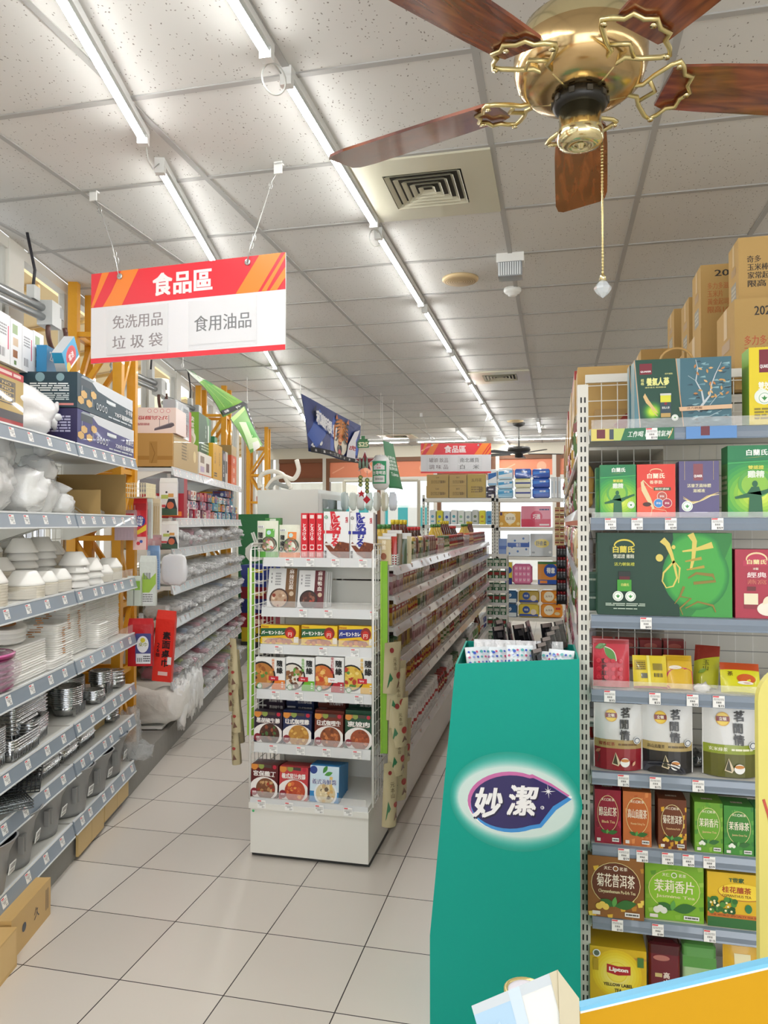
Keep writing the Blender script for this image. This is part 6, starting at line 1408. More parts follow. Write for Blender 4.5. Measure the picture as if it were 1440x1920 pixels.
for j, (y0, y1) in enumerate(((1107, 1132), (1132.5, 1158.5))):
    w3 = ['upper', 'lower'][j]
    tissue('tissue_pack', '%s navy and white tissue pack on the bottom rack shelf' % w3, 948, 970, y0, y1, '2a5a8a', lambda A: A.rect(0, 0, 1, .35, 'dfe8ee').text('秒', .3, .65, .36, 'f0f4f6', bold=.03))
    tissue('tissue_pack', '%s yellow and navy tissue pack with a round emblem on the bottom rack shelf' % w3, 972, 1011, y0, y1, 'd9c23a' if j else 'b59a30', lambda A: A.ell(.36, .6, .2, None, '1f4a9a').text('得意', .36, .6, .2, 'f0f0e0', w=.22, bold=.02).rect(0, 0, 1, .22, '2a4a9a').ell(.75, .4, .16, None, 'e8dcc8'))
    tissue('tissue_pack', '%s orange tissue pack with a cream oval on the bottom rack shelf' % w3, 1014, 1055, y0, y1, 'e8921e', lambda A: A.ell(.36, .55, .26, None, 'f4ecd4').text('五月花', .36, .55, .18, '8a5a20', w=.36).ell(.78, .25, .14, .14, 'e0cc9a').rect(.7, .6, .95, .8, 'c8381e'))
# ================================================================ cooler, hoses and cartons beyond the window-side shelving
fx0 = atY(483, 1000, 9.0)[0]; fx1 = atY(596, 1000, 9.0)[0]; fz = atY(540, 918, 9.0)[2]
fr = empty('drinks_cooler', 'tall white cooler seen from its blank flank behind the end display', 'cooler', (fx0, 9.0, 0))
W = fx1 - fx0; m = MB(); m.box(0, W, 0, 1.15, .08, fz, mat('e6e8e4', .3, coat=.3)); m.box(.04, W - .04, .04, 1.1, 0, .08, mat('3a3a3a', .6)); m.build('cabinet', fr)
m = MB(); m.box(W, W + .03, .03, 1.12, .3, fz - .05, mat('dcdedb', .35)); m.build('door', fr)
m = MB(); m.box(W + .03, W + .034, .1, 1.05, .4, fz - .12, mat('2c3a34', .08, coat=1)); m.box(W + .034, W + .036, .12, 1.0, fz - .34, fz - .24, mat('3f7a5a', .3)); m.box(W + .034, W + .036, .12, 1.0, fz - .55, fz - .42, mat('b89a7a', .3)); m.build('door_glass', fr)
WH = mat('e4e0d4', .35, coat=.2)
for k, (pts, lb) in enumerate([([(488, 915), (486, 900), (494, 888), (512, 884), (530, 890), (540, 905), (545, 917)], 'thick cream hose arching over the cooler'), ([(500, 917), (512, 900), (530, 893), (550, 898), (560, 882), (556, 862)], 'cream hose curling upward off the cooler'), ([(505, 916), (515, 905), (528, 910), (545, 914)], 'grey hose lying on the cooler top')]):
    m = MB(); P = [atY(x, y, 9.3) for x, y in pts]; P = [Vector(p) for p in P]; Q = []
    for i in range(len(P) - 1):
        p0_ = P[max(0, i-1)]; p1_ = P[i]; p2_ = P[i+1]; p3_ = P[min(len(P)-1, i+2)]
        for t in range(5):
            t = t / 5; Q.append(.5 * ((2*p1_) + (p2_ - p0_) * t + (2*p0_ - 5*p1_ + 4*p2_ - p3_) * t*t + (3*p1_ - p0_ - 3*p2_ + p3_) * t**3))
    Q.append(P[-1]); m.sweep(Q, .03, WH if k < 2 else mat('9a9c98', .4), 10); tag(m.build('flexible_hose'), lb, 'hose')
cs = [('2a3c8c', 'e6d23a'), ('24367e', 'd8dcec'), ('7a1c2c', 'e8d0a0'), ('22306e', 'd8dcec'), ('8a2030', 'e8c8b0'), ('c8b028', '2a2a2a'), ('3a3a3a', 'e0e0d0')]
zz = 0
for k in range(7):
    x0 = atY(452, 1000, 8.3)[0]; h = [.2, .17, .17, .17, .14, .14, .12][k]; c, c2 = cs[::-1][k]
    pbox('drink_carton', '%s drinks carton, %s up in the stack left of the cooler' % (['black', 'yellow', 'crimson', 'navy', 'dark red', 'blue', 'deep blue'][k], ordn(k)), 'carton', .42, .35, h - .002, c, (x0 + .01 * (k % 2), 8.3, zz), arts={'front': lambda A, c2=c2: A.text('Bar', .5, .5, .5, c2, w=.5, bold=.05)}); zz += h
m = MB(); m.box(0, .4, 0, .03, 0, 1.72, mat('1f6b3a', .5, bump=.3)); A = Art(m, lambda u, v, e: (u, -e, v), .4, 1.72); A.text('C', .5, .72, .14, 'e8ece4', bold=.05, rot=20).text('I', .55, .82, .1, 'e8ece4', bold=.06, rot=20)
x0 = atY(447, 1000, 8.75)[0]; tag(m.build('printed_sheet', None, (x0, 8.75, 0)), 'tall green printed sheet standing behind the drinks cartons', 'sheet')
# ================================================================ banners and mobiles
def cloth(name, label, P, art, nu=16, nv=8, wav=.03, cat='banner', thick=.002, col='e8e8e8'):
    """P(u,v) gives the point of the cloth; printed on the side towards the street"""
    m = MB(); base = mat(col, .6)
    def nrm(u, v):
        a = Vector(P(min(1, u + .01), v)) - Vector(P(max(0, u - .01), v)); b = Vector(P(u, min(1, v + .01))) - Vector(P(u, max(0, v - .01))); return a.cross(b).normalized()
    vs = []; 
    for s_ in (0, 1):
        for j in range(nv + 1):
            for i in range(nu + 1):
                u, v = i / nu, j / nv; vs.append(tuple(Vector(P(u, v)) - nrm(u, v) * thick * s_))
    F = []; n1 = (nu + 1) * (nv + 1)
    for j in range(nv):
        for i in range(nu): a = j*(nu+1)+i; q = (a, a+1, a+nu+2, a+nu+1); F.append(q); F.append(tuple(n1 + t for t in q[::-1]))
    m.add(vs, F, base, True)
    def fn(a, b, e): u = min(1, max(0, a)); v = min(1, max(0, b)); return tuple(Vector(P(u, v)) + nrm(u, v) * (e * 4 + .002))
    class CA(Art):
        def poly(s, pts, c):
            if len(pts) < 3: return s
            # fan from centre with subdivided spokes so the print follows the cloth
            cx = sum(p[0] for p in pts) / len(pts); cy = sum(p[1] for p in pts) / len(pts); K = 4; V = [(cx, cy)]; E = []
            D = []
            for i in range(len(pts)):
                a, b = pts[i], pts[(i + 1) % len(pts)]; n = max(1, int(math.hypot(a[0]-b[0], a[1]-b[1]) / .07))
                for t in range(n): D.append((a[0] + (b[0]-a[0])*t/n, a[1] + (b[1]-a[1])*t/n))
            n = len(D)
            for k in range(1, K + 1):
                for p in D: V.append((cx + (p[0]-cx)*k/K, cy + (p[1]-cy)*k/K))
            for i in range(n): E.append((0, 1 + i, 1 + (i+1) % n))
            for k in range(K - 1):
                for i in range(n): E.append((1 + k*n + i, 1 + (k+1)*n + i, 1 + (k+1)*n + (i+1) % n, 1 + k*n + (i+1) % n))
            return s.put(V, E, c)
        def rect(s, x0, y0, x1, y1, c): return s.poly([(x0,y0),(x1,y0),(x1,y1),(x0,y1)], c)
    art(CA(m, fn, 1, 1, .6, 0)); return tag(m.build(name), label, cat)
def quad(a, b, c, d, bulge=.0, f=2):       # bl, br, tr, tl
    a, b, c, d = map(Vector, (a, b, c, d)); nn = (b - a).cross(d - a).normalized()
    return lambda u, v: tuple((a * (1-u) + b * u) * (1-v) + (d * (1-u) + c * u) * v + nn * bulge * math.sin(PI * f * u + v) * (1.2 - v))
def tiger(A):
    A.rect(0, 0, 1, 1, '1f3478').poly([(.0, .3), (.25, .9), (.35, .5), (.1, .1)], '3a5cb0').poly([(.35, .1), (.5, .9), (.62, .8), (.45, .1)], '2f56b4').poly([(.85, .15), (.98, .5), (.99, .2)], '3f68c8').poly([(.1, .75), (.2, .95), (.14, .6)], '16244e').ell(.9, .6, .05, .1, '3f68c8')
    A.ell(.64, .5, .15, .42, 'd9782a').ell(.64, .74, .11, .16, 'e08a34').ell(.56, .3, .07, .18, 'ece4d0').ell(.73, .3, .06, .18, 'ece4d0').ell(.64, .22, .06, .13, '1a1418').ell(.64, .17, .035, .06, 'c8505a').ell(.64, .4, .04, .08, 'e8a060').poly([(.6, .4), (.68, .4), (.64, .34)], '8a3a28')
    for s_ in (-1, 1):
        x = .64 + s_ * .06; A.ell(x, .55, .022, .03, '2a1a14').ell(x, .552, .009, .015, 'e8c84a').poly([(.64 + s_*.12, .86), (.64 + s_*.06, .84), (.64 + s_*.1, .98)], 'c86a24')
        for k in range(6): A.poly([(.64 + s_*.02, .9 - .07*k), (.64 + s_*(.12 + .01*(k % 2)), .86 - .09*k), (.64 + s_*.1, .83 - .09*k)], '1c1412')
        A.poly([(.64 + s_*.03, .3), (.64 + s_*.045, .3), (.64 + s_*.035, .2)], 'f4f0e4')
    for k in range(3): A.poly([(.625, .9 - .07*k), (.655, .9 - .07*k), (.64, .85 - .07*k)], '1c1412')
    A.poly([(.78, .05), (.94, .05), (.9, .55), (.95, .85), (.86, .75), (.78, .4)], 'e6e4ea').vtext('虎', .86, .35, .12, 'b8404a', .03)
    for i, ch in enumerate('和寒所畏!!'): A.text(ch, .17 + .065 * i, .68 - .03 * i, .28, 'f6f6fa', w=.09 if i < 4 else .03, bold=.06, shear=.1)
    A.rect(0, 0, 1, .1, '141418')
    for i, ch in enumerate('未滿十八歲禁止飲酒'): A.text(ch, .06 + .11 * i, .05, .05, 'f0f0f0', w=.03)
TIG = cloth('tiger_banner', 'blue banner with a roaring tiger and white brush characters over the aisle', quad(atD(578, 846, 7.9), atD(668, 868, 9.8), atD(675, 798, 9.84), atD(563, 738, 7.5), .04), tiger)
def cuke(A):
    A.rect(0, 0, 1, 1, 'd3dacb').poly([(.22, 0), (1, 0), (1, 1), (.3, 1)], '7aa83c').poly([(.25, .2), (.5, 0), (1, 0), (1, .5), (.6, .8), (.35, .9)], '5f9a2c').poly([(.24, .6), (.3, 1), (.42, 1), (.4, .8)], '2f8a34')
    for k in range(5): A.line([(.35, .15 + .14*k), (.6, .1 + .17*k), (.84, .05 + .2*k)], .02, 'b4dc6a' if k % 2 else '4c9a28')
    for k in range(8): A.ell(.4 + .06 * k, .3 + .3 * math.sin(k * 2.1) ** 2, .008, .015, '3c7a24')
    A.poly([(.86, 0), (.96, 0), (.99, 1), (.9, 1)], '26262a').text('禁', .91, .2, .2, 'f0f0f0', w=.05, rot=0).text('止', .94, .7, .2, 'f0f0f0', w=.05).text('He', .1, .6, .3, '3a8a44', w=.07, bold=.04).text('So', .17, .35, .2, '3a8a44', w=.06)
cloth('green_banner', 'green cucumber-print banner slanting down from the ceiling by the windows', quad(atD(356, 702, 6.05), atD(418, 782, 7.0), atD(463, 757, 7.6), atD(342, 690, 5.95), .03, 1), cuke, thick=.003)
def cuke2(A): A.rect(0, 0, 1, 1, '6a9a48').poly([(0, .1), (.5, .0), (.7, .6), (.2, .8)], 'c8dcae').poly([(.3, .3), (1, .1), (1, .5), (.5, .7)], '4f9a3c').poly([(.1, 0), (.4, .0), (.5, .15), (.2, .2)], 'e2e0d8').poly([(.86, 0), (1, 0), (1, 1), (.86, 1)], '222226').poly([(0, .9), (.8, .92), (.8, 1), (0, 1)], 'a8d070'); [A.rect(.9, .08 + .11 * k, .96, .13 + .11 * k, 'e8e8e8') for k in range(8)]
cloth('green_banner', 'folded lower flap of the green banner with a black edge strip', quad(atD(470, 850, 7.3), atD(490, 832, 7.6), atD(463, 757, 7.6), atD(430, 786, 7.15), .05, 1), cuke2, thick=.003)
def greenb(A): A.rect(0, 0, 1, 1, '2f7a4c').rect(0, 0, 1, .04, '256a40'); [A.text('金牌台灣', .5, .66 - .08 * k, .07, 'dfeee2', w=.7, bold=.03) for k in range(4)]; A.text('Taiwan', .5, .3, .08, 'dfeee2', w=.6)
cloth('green_banner', 'narrow dark green hanging banner beside the inflated can', quad(atD(729, 915, 8.7), atD(755, 918, 9.0), atD(737, 832, 9.0), atD(717, 826, 8.7), .02, 1), greenb, nu=6)
c = atD(714, 886, 8.5); R = .098
bc = empty('inflatable_can', 'white inflatable drink can with a green label hanging over the gondola', 'inflatable', (c[0], c[1], c[2]))
m = MB(); prof = [(.02, -.2), (.055, -.195), (.085, -.17), (R, -.13)] + [(R + .002 * math.cos(k), -.12 + .03 * k) for k in range(9)] + [(.09, .16), (.06, .195), (.02, .2)]; m.lathe(prof, mat('e9ecea', .25, coat=.6), 28); m.build('can_body', bc)
m = MB(); A = Art(m, lambda u, v, e: ((R + .004 + e) * math.sin((u - .5) * 2.2 + YAW * 0), -(R + .004 + e) * math.cos((u - .5) * 2.2), -.13 + v), 1, .26)
for i in range(12):
    for (y0, y1, c_) in ((0, .98, '2f9a68'),): A.k = 0; A.rect(.1 + .8 * i / 12, y0, .1 + .8 * (i + 1) / 12, y1, c_)
for i in range(8): A.k = 2; A.rect(.2 + .6 * i / 8, .06, .2 + .6 * (i + 1) / 8, .34, 'eef0ee'); A.k = 2; A.rect(.2 + .6 * i / 8, .6, .2 + .6 * (i + 1) / 8, .9 - .12 * abs(i - 3.5) / 3.5, 'eef0ee')
A.k = 4; A.text('台灣啤酒', .5, .47, .17, 'f4f6f2', w=.7, bold=.03).text('金牌', .5, .68, .08, 'c85a5a', w=.2).text('TAIWAN BEER', .5, .2, .1, '4a6a5a', w=.45).ell(.5, .82, .12, .05, 'e0a0a0'); m.build('label_print', bc)
MB().sweep([(0, 0, .2), (0, 0, CH - c[2])], .002, WHITE, 5).build('string', bc)
c = atD(681, 832, 8.2)
sm_ = empty('party_mobile', 'hanging mobile of green sign, red star, glass bottles and round green tags', 'mobile', c)
m = MB(); m.box(-.065, .065, -.004, .004, -.045, .03, mat('3a7a4a', .4)); m.box(-.05, .05, -.004, .004, .03, .05, mat('3a7a4a', .4)); m.box(-.02, .02, -.004, .004, .05, .085, mat('3a7a4a', .4)); A = Art(m, lambda u, v, e: (-.065 + u, -.004 - e, -.045 + v), .13, .075); A.text('S25', .52, .5, .7, 'f0f0c8', w=.85, bold=.05); m.build('top_sign', sm_)
def star(m, cx, cz, R_, c_, y=-.004, t=.008):
    p = [(cx + (R_ if k % 2 == 0 else R_ * .42) * math.sin(PI * k / 5), cz + (R_ if k % 2 == 0 else R_ * .42) * math.cos(PI * k / 5)) for k in range(10)]
    m.add([(x, y, z) for x, z in p] + [(x, y + t, z) for x, z in p], [tuple(range(10)), tuple(range(19, 9, -1))] + [(k, 10 + k, 10 + (k+1) % 10, (k+1) % 10) for k in range(10)], mat(c_, .35))
m = MB(); star(m, .02, -.2, .125, 'dcdcdc'); star(m, .02, -.2, .11, '8a2430', -.008, .003); m.build('star_board', sm_)
m = MB()
for x in (-.03, .01, .05): m.lathe([(.016, 0), (.017, .06), (.007, .09), (.007, .115), (0, .116)], mat('6f8a78', .1, coat=1), 10, c=(x, -.03, -.27 + .02 * abs(x)))
m.build('bottle_cluster', sm_)
for j, (x, zs) in enumerate(((-.03, [-.37, -.41, -.45]), (.045, [-.4, -.445, -.485, -.525]))):
    for z_ in zs: m = MB(); m.lathe([(.024, -.003), (.024, .003)], mat('4a6a2a', .4), 18, M=Matrix.Translation((x, 0, z_)) @ Matrix.Rotation(PI/2, 4, 'X')); A = Art(m, lambda u, v, e, x=x, z_=z_: (x - .024 + u, -.0035 - e, z_ - .024 + v), .048, .048); A.text('福', .5, .5, .6, 'd8d890'); m.build('round_tag', sm_)
m = MB(); star(m, -.02, -.55, .045, 'c82430'); m.build('small_star', sm_)
m = MB(); m.hexa([(-.0+.04, -.003, -.66), (.083, -.003, -.615), (.04, -.003, -.57), (-.003, -.003, -.615)], [(.04, .003, -.66), (.083, .003, -.615), (.04, .003, -.57), (-.003, .003, -.615)], mat('c82838', .4)); m.build('diamond_tag', sm_)
m = MB(); m.sweep([(0, 0, .085), (0, 0, CH - c[2])], .0015, STEEL, 5); m.sweep([(-.03, .0, -.3), (-.02, .0, -.5)], .002, STEEL, 5); m.sweep([(.045, .0, -.3), (.04, .0, -.57)], .002, STEEL, 5); m.build('string', sm_)
# clear sheets of gloves hanging on a rail behind
for k in range(7):
    x0, _, zt = atY(640 + 15 * k, 925, 9.8); m = MB(); m.blob((.05, 0, -.11), .055, .03, .12, film(['cfe0e2', 'dfe8e2', 'd8d8d0', 'c8dcd0', 'e0e4da', 'e8e4c8', 'd0d4e0'][k], .6, .1, .6, 12), .3, 12, 10, .7, k)
    m.box(.045, .055, -.003, .003, .0, .03, CLEAR)
    tag(m.build('hanging_pack', None, (x0, 9.8, zt)), 'clear %s pack hanging on the rail behind the mobile, %s from the cooler' % (['bluish', 'pale green', 'greyish', 'mint', 'whitish', 'yellowish', 'lilac'][k], ordn(k)), 'pack', 'clear packs on the rail')
a = atY(645, 905, 9.85); b = atY(785, 905, 9.85)
m = MB(); m.sweep([(a[0], 9.86, a[2] + .02), (b[0], 9.86, a[2] + .02)], .02, mat('ddd8c4', .4), 8); 
for x in (a[0], b[0]): m.box(x - .02, x + .02, 9.84, 9.88, 0, a[2] + .02, mat('ddd8c4', .4))
tag(m.build('display_rail'), 'long cream rail on posts behind the gondola', 'rail')

for nm_, pts in (('tiger_banner', [(563, 738, 7.5), (675, 798, 9.84)]), ('green_banner', [(342, 690, 5.95), (463, 757, 7.6)]), ('green_banner.002', [(717, 826, 8.7), (737, 832, 9.0)])):
    m = MB()
    for (x, y, d_) in pts: p = atD(x, y, d_); m.sweep([p, (p[0] + .005, p[1], p[2] + .01), (p[0], p[1], CH)], .0025, WHITE, 5); m.sweep([(p[0] + .012 * math.sin(a), p[1], p[2] + .02 + .02 * math.cos(a)) for a in [2*PI*q/10 for q in range(10)]], .002, WHITE, 5, closed=True)
    m.build('hanging_string', bpy.data.objects[nm_])
# ================================================================ tall rack facing the street, aisle side gondola behind it
RF = 2.47
sr = empty('tea_rack', 'tall rack of tonics and teas with grey price rails facing the street', 'shelf', (0, 0, 0))
RX0, RX1 = .105, 1.04
def rz_(py, px=1112, Y=RF): return atY(px, py, Y)[2]
SL = [rz_(804), rz_(970), rz_(1153), rz_(1291), rz_(1446), rz_(1583), rz_(1716), rz_(1880)]
HOLE = mat('2a2a2a', .7)
for x in (.068, RX1 + .002):
    m = MB(); m.box(x, x + .034, RF + .03, RF + .07, 0, rz_(718, 1095), mat('d5d3ca', .4))
    zz = .04
    while zz < 2.0:
        for q in (.009, .021): m.box(x + q, x + q + .005, RF + .0292, RF + .03, zz, zz + .018, HOLE)
        zz += .032
    m.build('upright', sr)
m = MB(); GW = mat('dcdad2', .4); zz = .2
top = rz_(716, 1150, RF + .36)
m.box(RX0, RX1, RF + .36, RF + .372, top, top + .03, GW)
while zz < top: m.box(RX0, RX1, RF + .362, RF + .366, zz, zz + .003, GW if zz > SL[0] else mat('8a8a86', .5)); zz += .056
k = 0
while RX0 + .056 * k < RX1: m.box(RX0 + .056 * k, RX0 + .056 * k + .003, RF + .366, RF + .369, .15, top, GW if 1 else 0); k += 1
m.build('wire_back', sr)
TG = [[.17], [.045, .125, .225, .36], [.15], [.04, .175, .285, .36], [.08, .175, .3], [.08, .135, .21, .27, .33], [.06, .18, .33], [.1, .3]]
PRICE = [['$519'], ['$359', '$329', '$349', '$429'], ['$859'], ['$35', '$25', '$25', '$35'], ['$175', '$175', '$175'], ['$59'] * 5, ['$165', '$189', '$115'], ['$189', '$250']]
for i, z in enumerate(SL):
    m = MB(); m.box(RX0, RX1, RF + .012, RF + .36, z - .02, z, mat('d8d6d0', .4) if i else mat('d8d6d0', .4))
    sh = m.build('shelf', sr)
    for x in (RX0 - .003, RX1 - .02): m2 = MB(); m2.add([(x, RF + .02, z - .02), (x, RF + .36, z - .02), (x, RF + .36, z - .13), (x, RF + .3, z - .12), (x, RF + .02, z - .045), (x+.003, RF + .02, z - .02), (x+.003, RF + .36, z - .02), (x+.003, RF + .36, z - .13), (x+.003, RF + .3, z - .12), (x+.003, RF + .02, z - .045)], [(0,1,2,3,4), (9,8,7,6,5), (0,4,9,5), (4,3,8,9), (3,2,7,8), (1,0,5,6)], mat('dcdad2', .4)); m2.build('bracket', sh)
    m = MB(); prof = [(RF + .012, z), (RF + .002, z - .003), (RF - .003, z - .02), (RF + .001, z - .036), (RF - .001, z - .041), (RF + .012, z - .041)]
    vs = [(x, y, zz) for x in (RX0 + .002, RX1) for y, zz in prof]; n = len(prof)
    m.add(vs, [(a, a + n, (a + 1) % n + n, (a + 1) % n) for a in range(n)] + [tuple(range(n)), tuple(range(2*n-1, n-1, -1))], mat('7f8c9c', .28, coat=.4)); m.build('price_rail', sh)
    if i == 0:
        m = MB(); A = Art(m, lambda u, v, e: (RX0 + .004 + u, RF - .004 - e, z - .04 + v), .43, .038); A.rect(0, 0, .58, 1, '1f6b46').rect(.0, 0, .16, 1, 'd8c86a').poly([(.16, 0), (.21, 0), (.24, 1), (.16, 1)], 'b8c86a').rect(.04, .2, .1, .95, '6a2430').rect(.13, .1, .16, .95, '3a4a58').text('工作喝 穩固精氣神', .41, .5, .5, 'e8f2ea', w=.3, bold=.02, shear=.2).line([(.54, .1), (.56, .5), (.57, .9)], .006, 'd8b878')
        A.rect(.66, 0, 1, 1, '5a8cc8').rect(.76, .25, .82, 1, '6a2430'); m.build('promo_strip', sh)
    if i in (0, 1, 3): MB().box(RX0 + .005, RX1 - .005, RF + .0, RF + .0015, z - .002, z + [.028, .016, 0, .028][i], CLEAR).build('clear_lip', sh)
    for x, p in zip(TG[i], PRICE[i]):
        m = MB(); A = Art(m, lambda u, v, e: (RX0 + x + u, RF - .0055 - e, z - .039 + v), .034, .036); m.box(RX0 + x, RX0 + x + .034, RF - .0055, RF - .004, z - .039, z - .003, TAGW)
        A.poly([(.02, .86), (.5, .86), (.54, .98), (.02, .98)], 'e0505a').rows(.08, .6, .95, .8, 2, 'a8a8a8', int(x * 100)).bars(.3, .36, .75, .52, 8, '4a4a4c').text(p, .7, .15, .2, '303236', w=.5, bold=.02); m.build('price_tag', sh)
def onR(i, name, label, cat, px0, px1, pyt, d, col, arts=None, dy=.014, group=None, ztop=None, **kw):
    z = SL[i]; Y = RF + dy; x0 = atY(px0, pyt, Y)[0]; x1 = atY(px1, pyt, Y)[0]; zt = ztop or atY(px0, pyt, Y)[2]
    return pbox(name, label, cat, x1 - x0, d, zt - z - .001, col, (x0, Y, z + .001), 0, group, arts, **kw)
def oat(A, x, y, s): A.rect(x - s*.5, y - s*.62, x + s*.5, y + s*.62, '7a1e2e').text('QUAKER', x, y - s*.3, s*.22, 'f4f4f4', w=s*.86, bold=.03)     # plain red badge with its name
def cap_mark(A, x, y, r): A.ell(x, y, r, None, 'eef2ec').ell(x, y, r * .82, None, '9ac0a0').ell(x, y, r * .72, None, 'eef2ec').poly([(x - r*.45, y + r*.15*A.w/A.h), (x, y - r*.4*A.w/A.h), (x + r*.45, y + r*.15*A.w/A.h), (x + r*.15, y + r*.1*A.w/A.h), (x, y + r*.4*A.w/A.h), (x - r*.15, y + r*.1*A.w/A.h)], '2f8a3a')
def ginseng(A):
    r = random.Random(4)
    A.rect(.48, 0, 1, 1, '3f6a78')
    for k in range(46): x = r.uniform(.55, .97); y = r.uniform(.05, .95); A.k = 2 + k % 3; A.poly([(x, y), (x + r.uniform(.02, .07), y + .01), (x + r.uniform(.02, .06), y - .02), (x - .02, y - .012)], ['2a4a58', '6a94a0', '1c343e', '88b0b8'][k % 4])
    A.k = 6; A.line([(.66, .22), (.72, .34), (.7, .5), (.64, .66), (.66, .84), (.64, .97)], [.03, .022, .016, .012, .009, .005], 'c3ccd0').line([(.7, .3), (.78, .44), (.8, .6), (.84, .75), (.9, .92)], [.026, .018, .013, .009, .004], 'c3ccd0').line([(.6, .1), (.68, .14), (.78, .14), (.9, .22)], [.01, .012, .01, .004], '9db4bb').line([(.78, .3), (.85, .42), (.92, .5)], .008, '9db4bb').line([(.64, .66), (.56, .74)], .006, '9db4bb')
    for k in range(22): x = .6 + .35 * r.random(); y = .4 + .5 * r.random(); A.k = 12 + k % 3; A.leafy(x, y, .05, ['c89a5a', 'b87f48', 'd8b078'][k % 3], r.uniform(0, 360))
    A.k = 16; A.poly([(.0, 0), (.07, 0), (.01, 1), (0, 1)], '54808c').poly([(.07, 0), (.5, 0), (.43, 1), (.01, 1)], '154636').line([(.0, 1), (.06, 0)], .008, 'd8a878').line([(.435, 1), (.51, 0)], .008, 'd8a878')
    oat(A, .12, .86, .13); A.text('養氣人蔘', .245, .67, .12, 'e8e894', w=.24, bold=.04).vtext('桂格', .085, .67, .045, 'e8e894', .02).text('·延年補氣·', .36, .78, .025, 'd8d890').text('濃萃養生 精神飽滿', .22, .585, .02, 'd8d890', w=.22)
    for q in range(8): A.ell(.19, .23, .13 - .013 * q, None, ['16493a', '1c5438', '286436', '3a7a34', '549430', '7ab02e', 'a4cc30', 'c8e23a'][q])
    A.poly([(.11, .5), (.15, .4), (.22, .26), (.25, .2), (.19, .26), (.12, .36), (.09, .45)], 'd8b880').line([(.16, .32), (.2, .22), (.24, .16)], .008, 'd8b880').rect(.27, .14, .38, .46, '2e4450').rect(.27, .36, .38, .46, 'd8d83a').rect(.268, .46, .382, .49, 'd0d2cc').rect(.275, .14, .375, .2, 'b89a5a').text('養氣人蔘', .325, .28, .035, 'e8eee8', w=.08).ell(.325, .34, .015, None, '8a2430')
    cap_mark(A, .42, .13, .035); A.poly([(.47, .22), (1, .24), (1, .3), (.46, .28)], 'd8b490').text('活力甦醒', .62, .26, .035, '6a4a3a', w=.16)
for k in range(3):
    a = [('ginseng_box', 'dark green ginseng gift box with silver tree print on the top shelf', 1189, 1371, 676), ('ginseng_box', 'ginseng gift box directly behind the front one, its silvery edge showing', 1186, 1360, 680), ('ginseng_box', 'rearmost of the three ginseng gift boxes', 1179, 1352, 686)][k]
    onR(0, a[0], a[1], 'gift box', a[2], a[3], a[4], .055, '8fa9ae', {'front': ginseng}, dy=.014 + .062 * k, group=None)
m = MB(); p = atY(1240, 672, RF + .02); q_ = atY(1300, 668, RF + .02); mx_ = (p[0] + q_[0]) / 2
m.sweep([(mx_ + .05 * math.cos(a), RF + .04, p[2] - .012 + .046 * math.sin(a)) for a in [PI * t / 12 for t in range(13)]], .004, mat('b08a50', .6), 8); h_ = m.build('handle'); g0 = bpy.data.objects['ginseng_box']; h_.parent = g0; h_.location = tuple(-Vector(g0.location))
def yelbox(A): oat(A, .32, .82, .24); A.text('雙效', .3, .5, .1, 'f8f6e8', bold=.03, w=.24).ell(.26, .36, .16, None, 'e8f0e8'); cap_mark(A, .3, .34, .14); A.rows(.1, .06, .9, .22, 4, '8a7a2a')
onR(0, 'tonic_box', 'bright yellow tonic box at the frame end of the top shelf', 'box', 1404, 1500, 652, .09, 'e2cc1c', {'front': yelbox, 'left': lambda A: A.rect(0, 0, 1, 1, '7ab02e')})
def essence(A):
    A.rect(0, 0, 1, 1, '1f8a4c')
    for q in range(9): A.ell(.55, .32, .75 - .075 * q, .46 - .045 * q, ['2a9448', '3a9e44', '50a83e', '6ab43a', '84c036', '9ccc36', 'b4d63c', 'c8e04a', 'd8e85a'][q])
    A.poly([(0, .78), (1, .8), (1, 1), (0, 1)], '127a48').poly([(.0, .76), (1, .8), (1, .78), (0, .74)], '3aa85a')
    A.ell(.48, .46, .3, .2, '5aa848').ell(.48, .45, .24, .16, '8ac040')
    A.text('白蘭氏', .52, .9, .085, 'f0f4ee', w=.38, bold=.03).poly([(.25, .82), (.7, .845), (.5, .83)], 'c8b85a').text('雙認證', .5, .69, .055, 'd8d85a', w=.28, bold=.03).text('雞精', .5, .595, .1, 'e2ecdc', w=.3, bold=.04)
    A.ell(.48, .46, .05, .045, '16603a').poly([(.36, .0), (.62, .0), (.6, .25), (.58, .36), (.95, .44), (.97, .41), (.6, .3), (.55, .42), (.42, .42), (.34, .33), (.12, .28), (.13, .25), (.38, .27)], '16603a')
    cap_mark(A, .86, .23, .1)
onR(1, 'tonic_box', 'small green chicken essence box with a figure spreading its arms', 'box', 1125, 1192, 872, .06, '1f8a4c', {'front': essence, 'left': lambda A: A.rect(0, 0, 1, 1, '23844a')})
onR(1, 'tonic_box', 'green chicken essence box tucked behind the small front one', 'box', 1117, 1184, 877, .06, '1f8a4c', {'front': essence}, dy=.08)
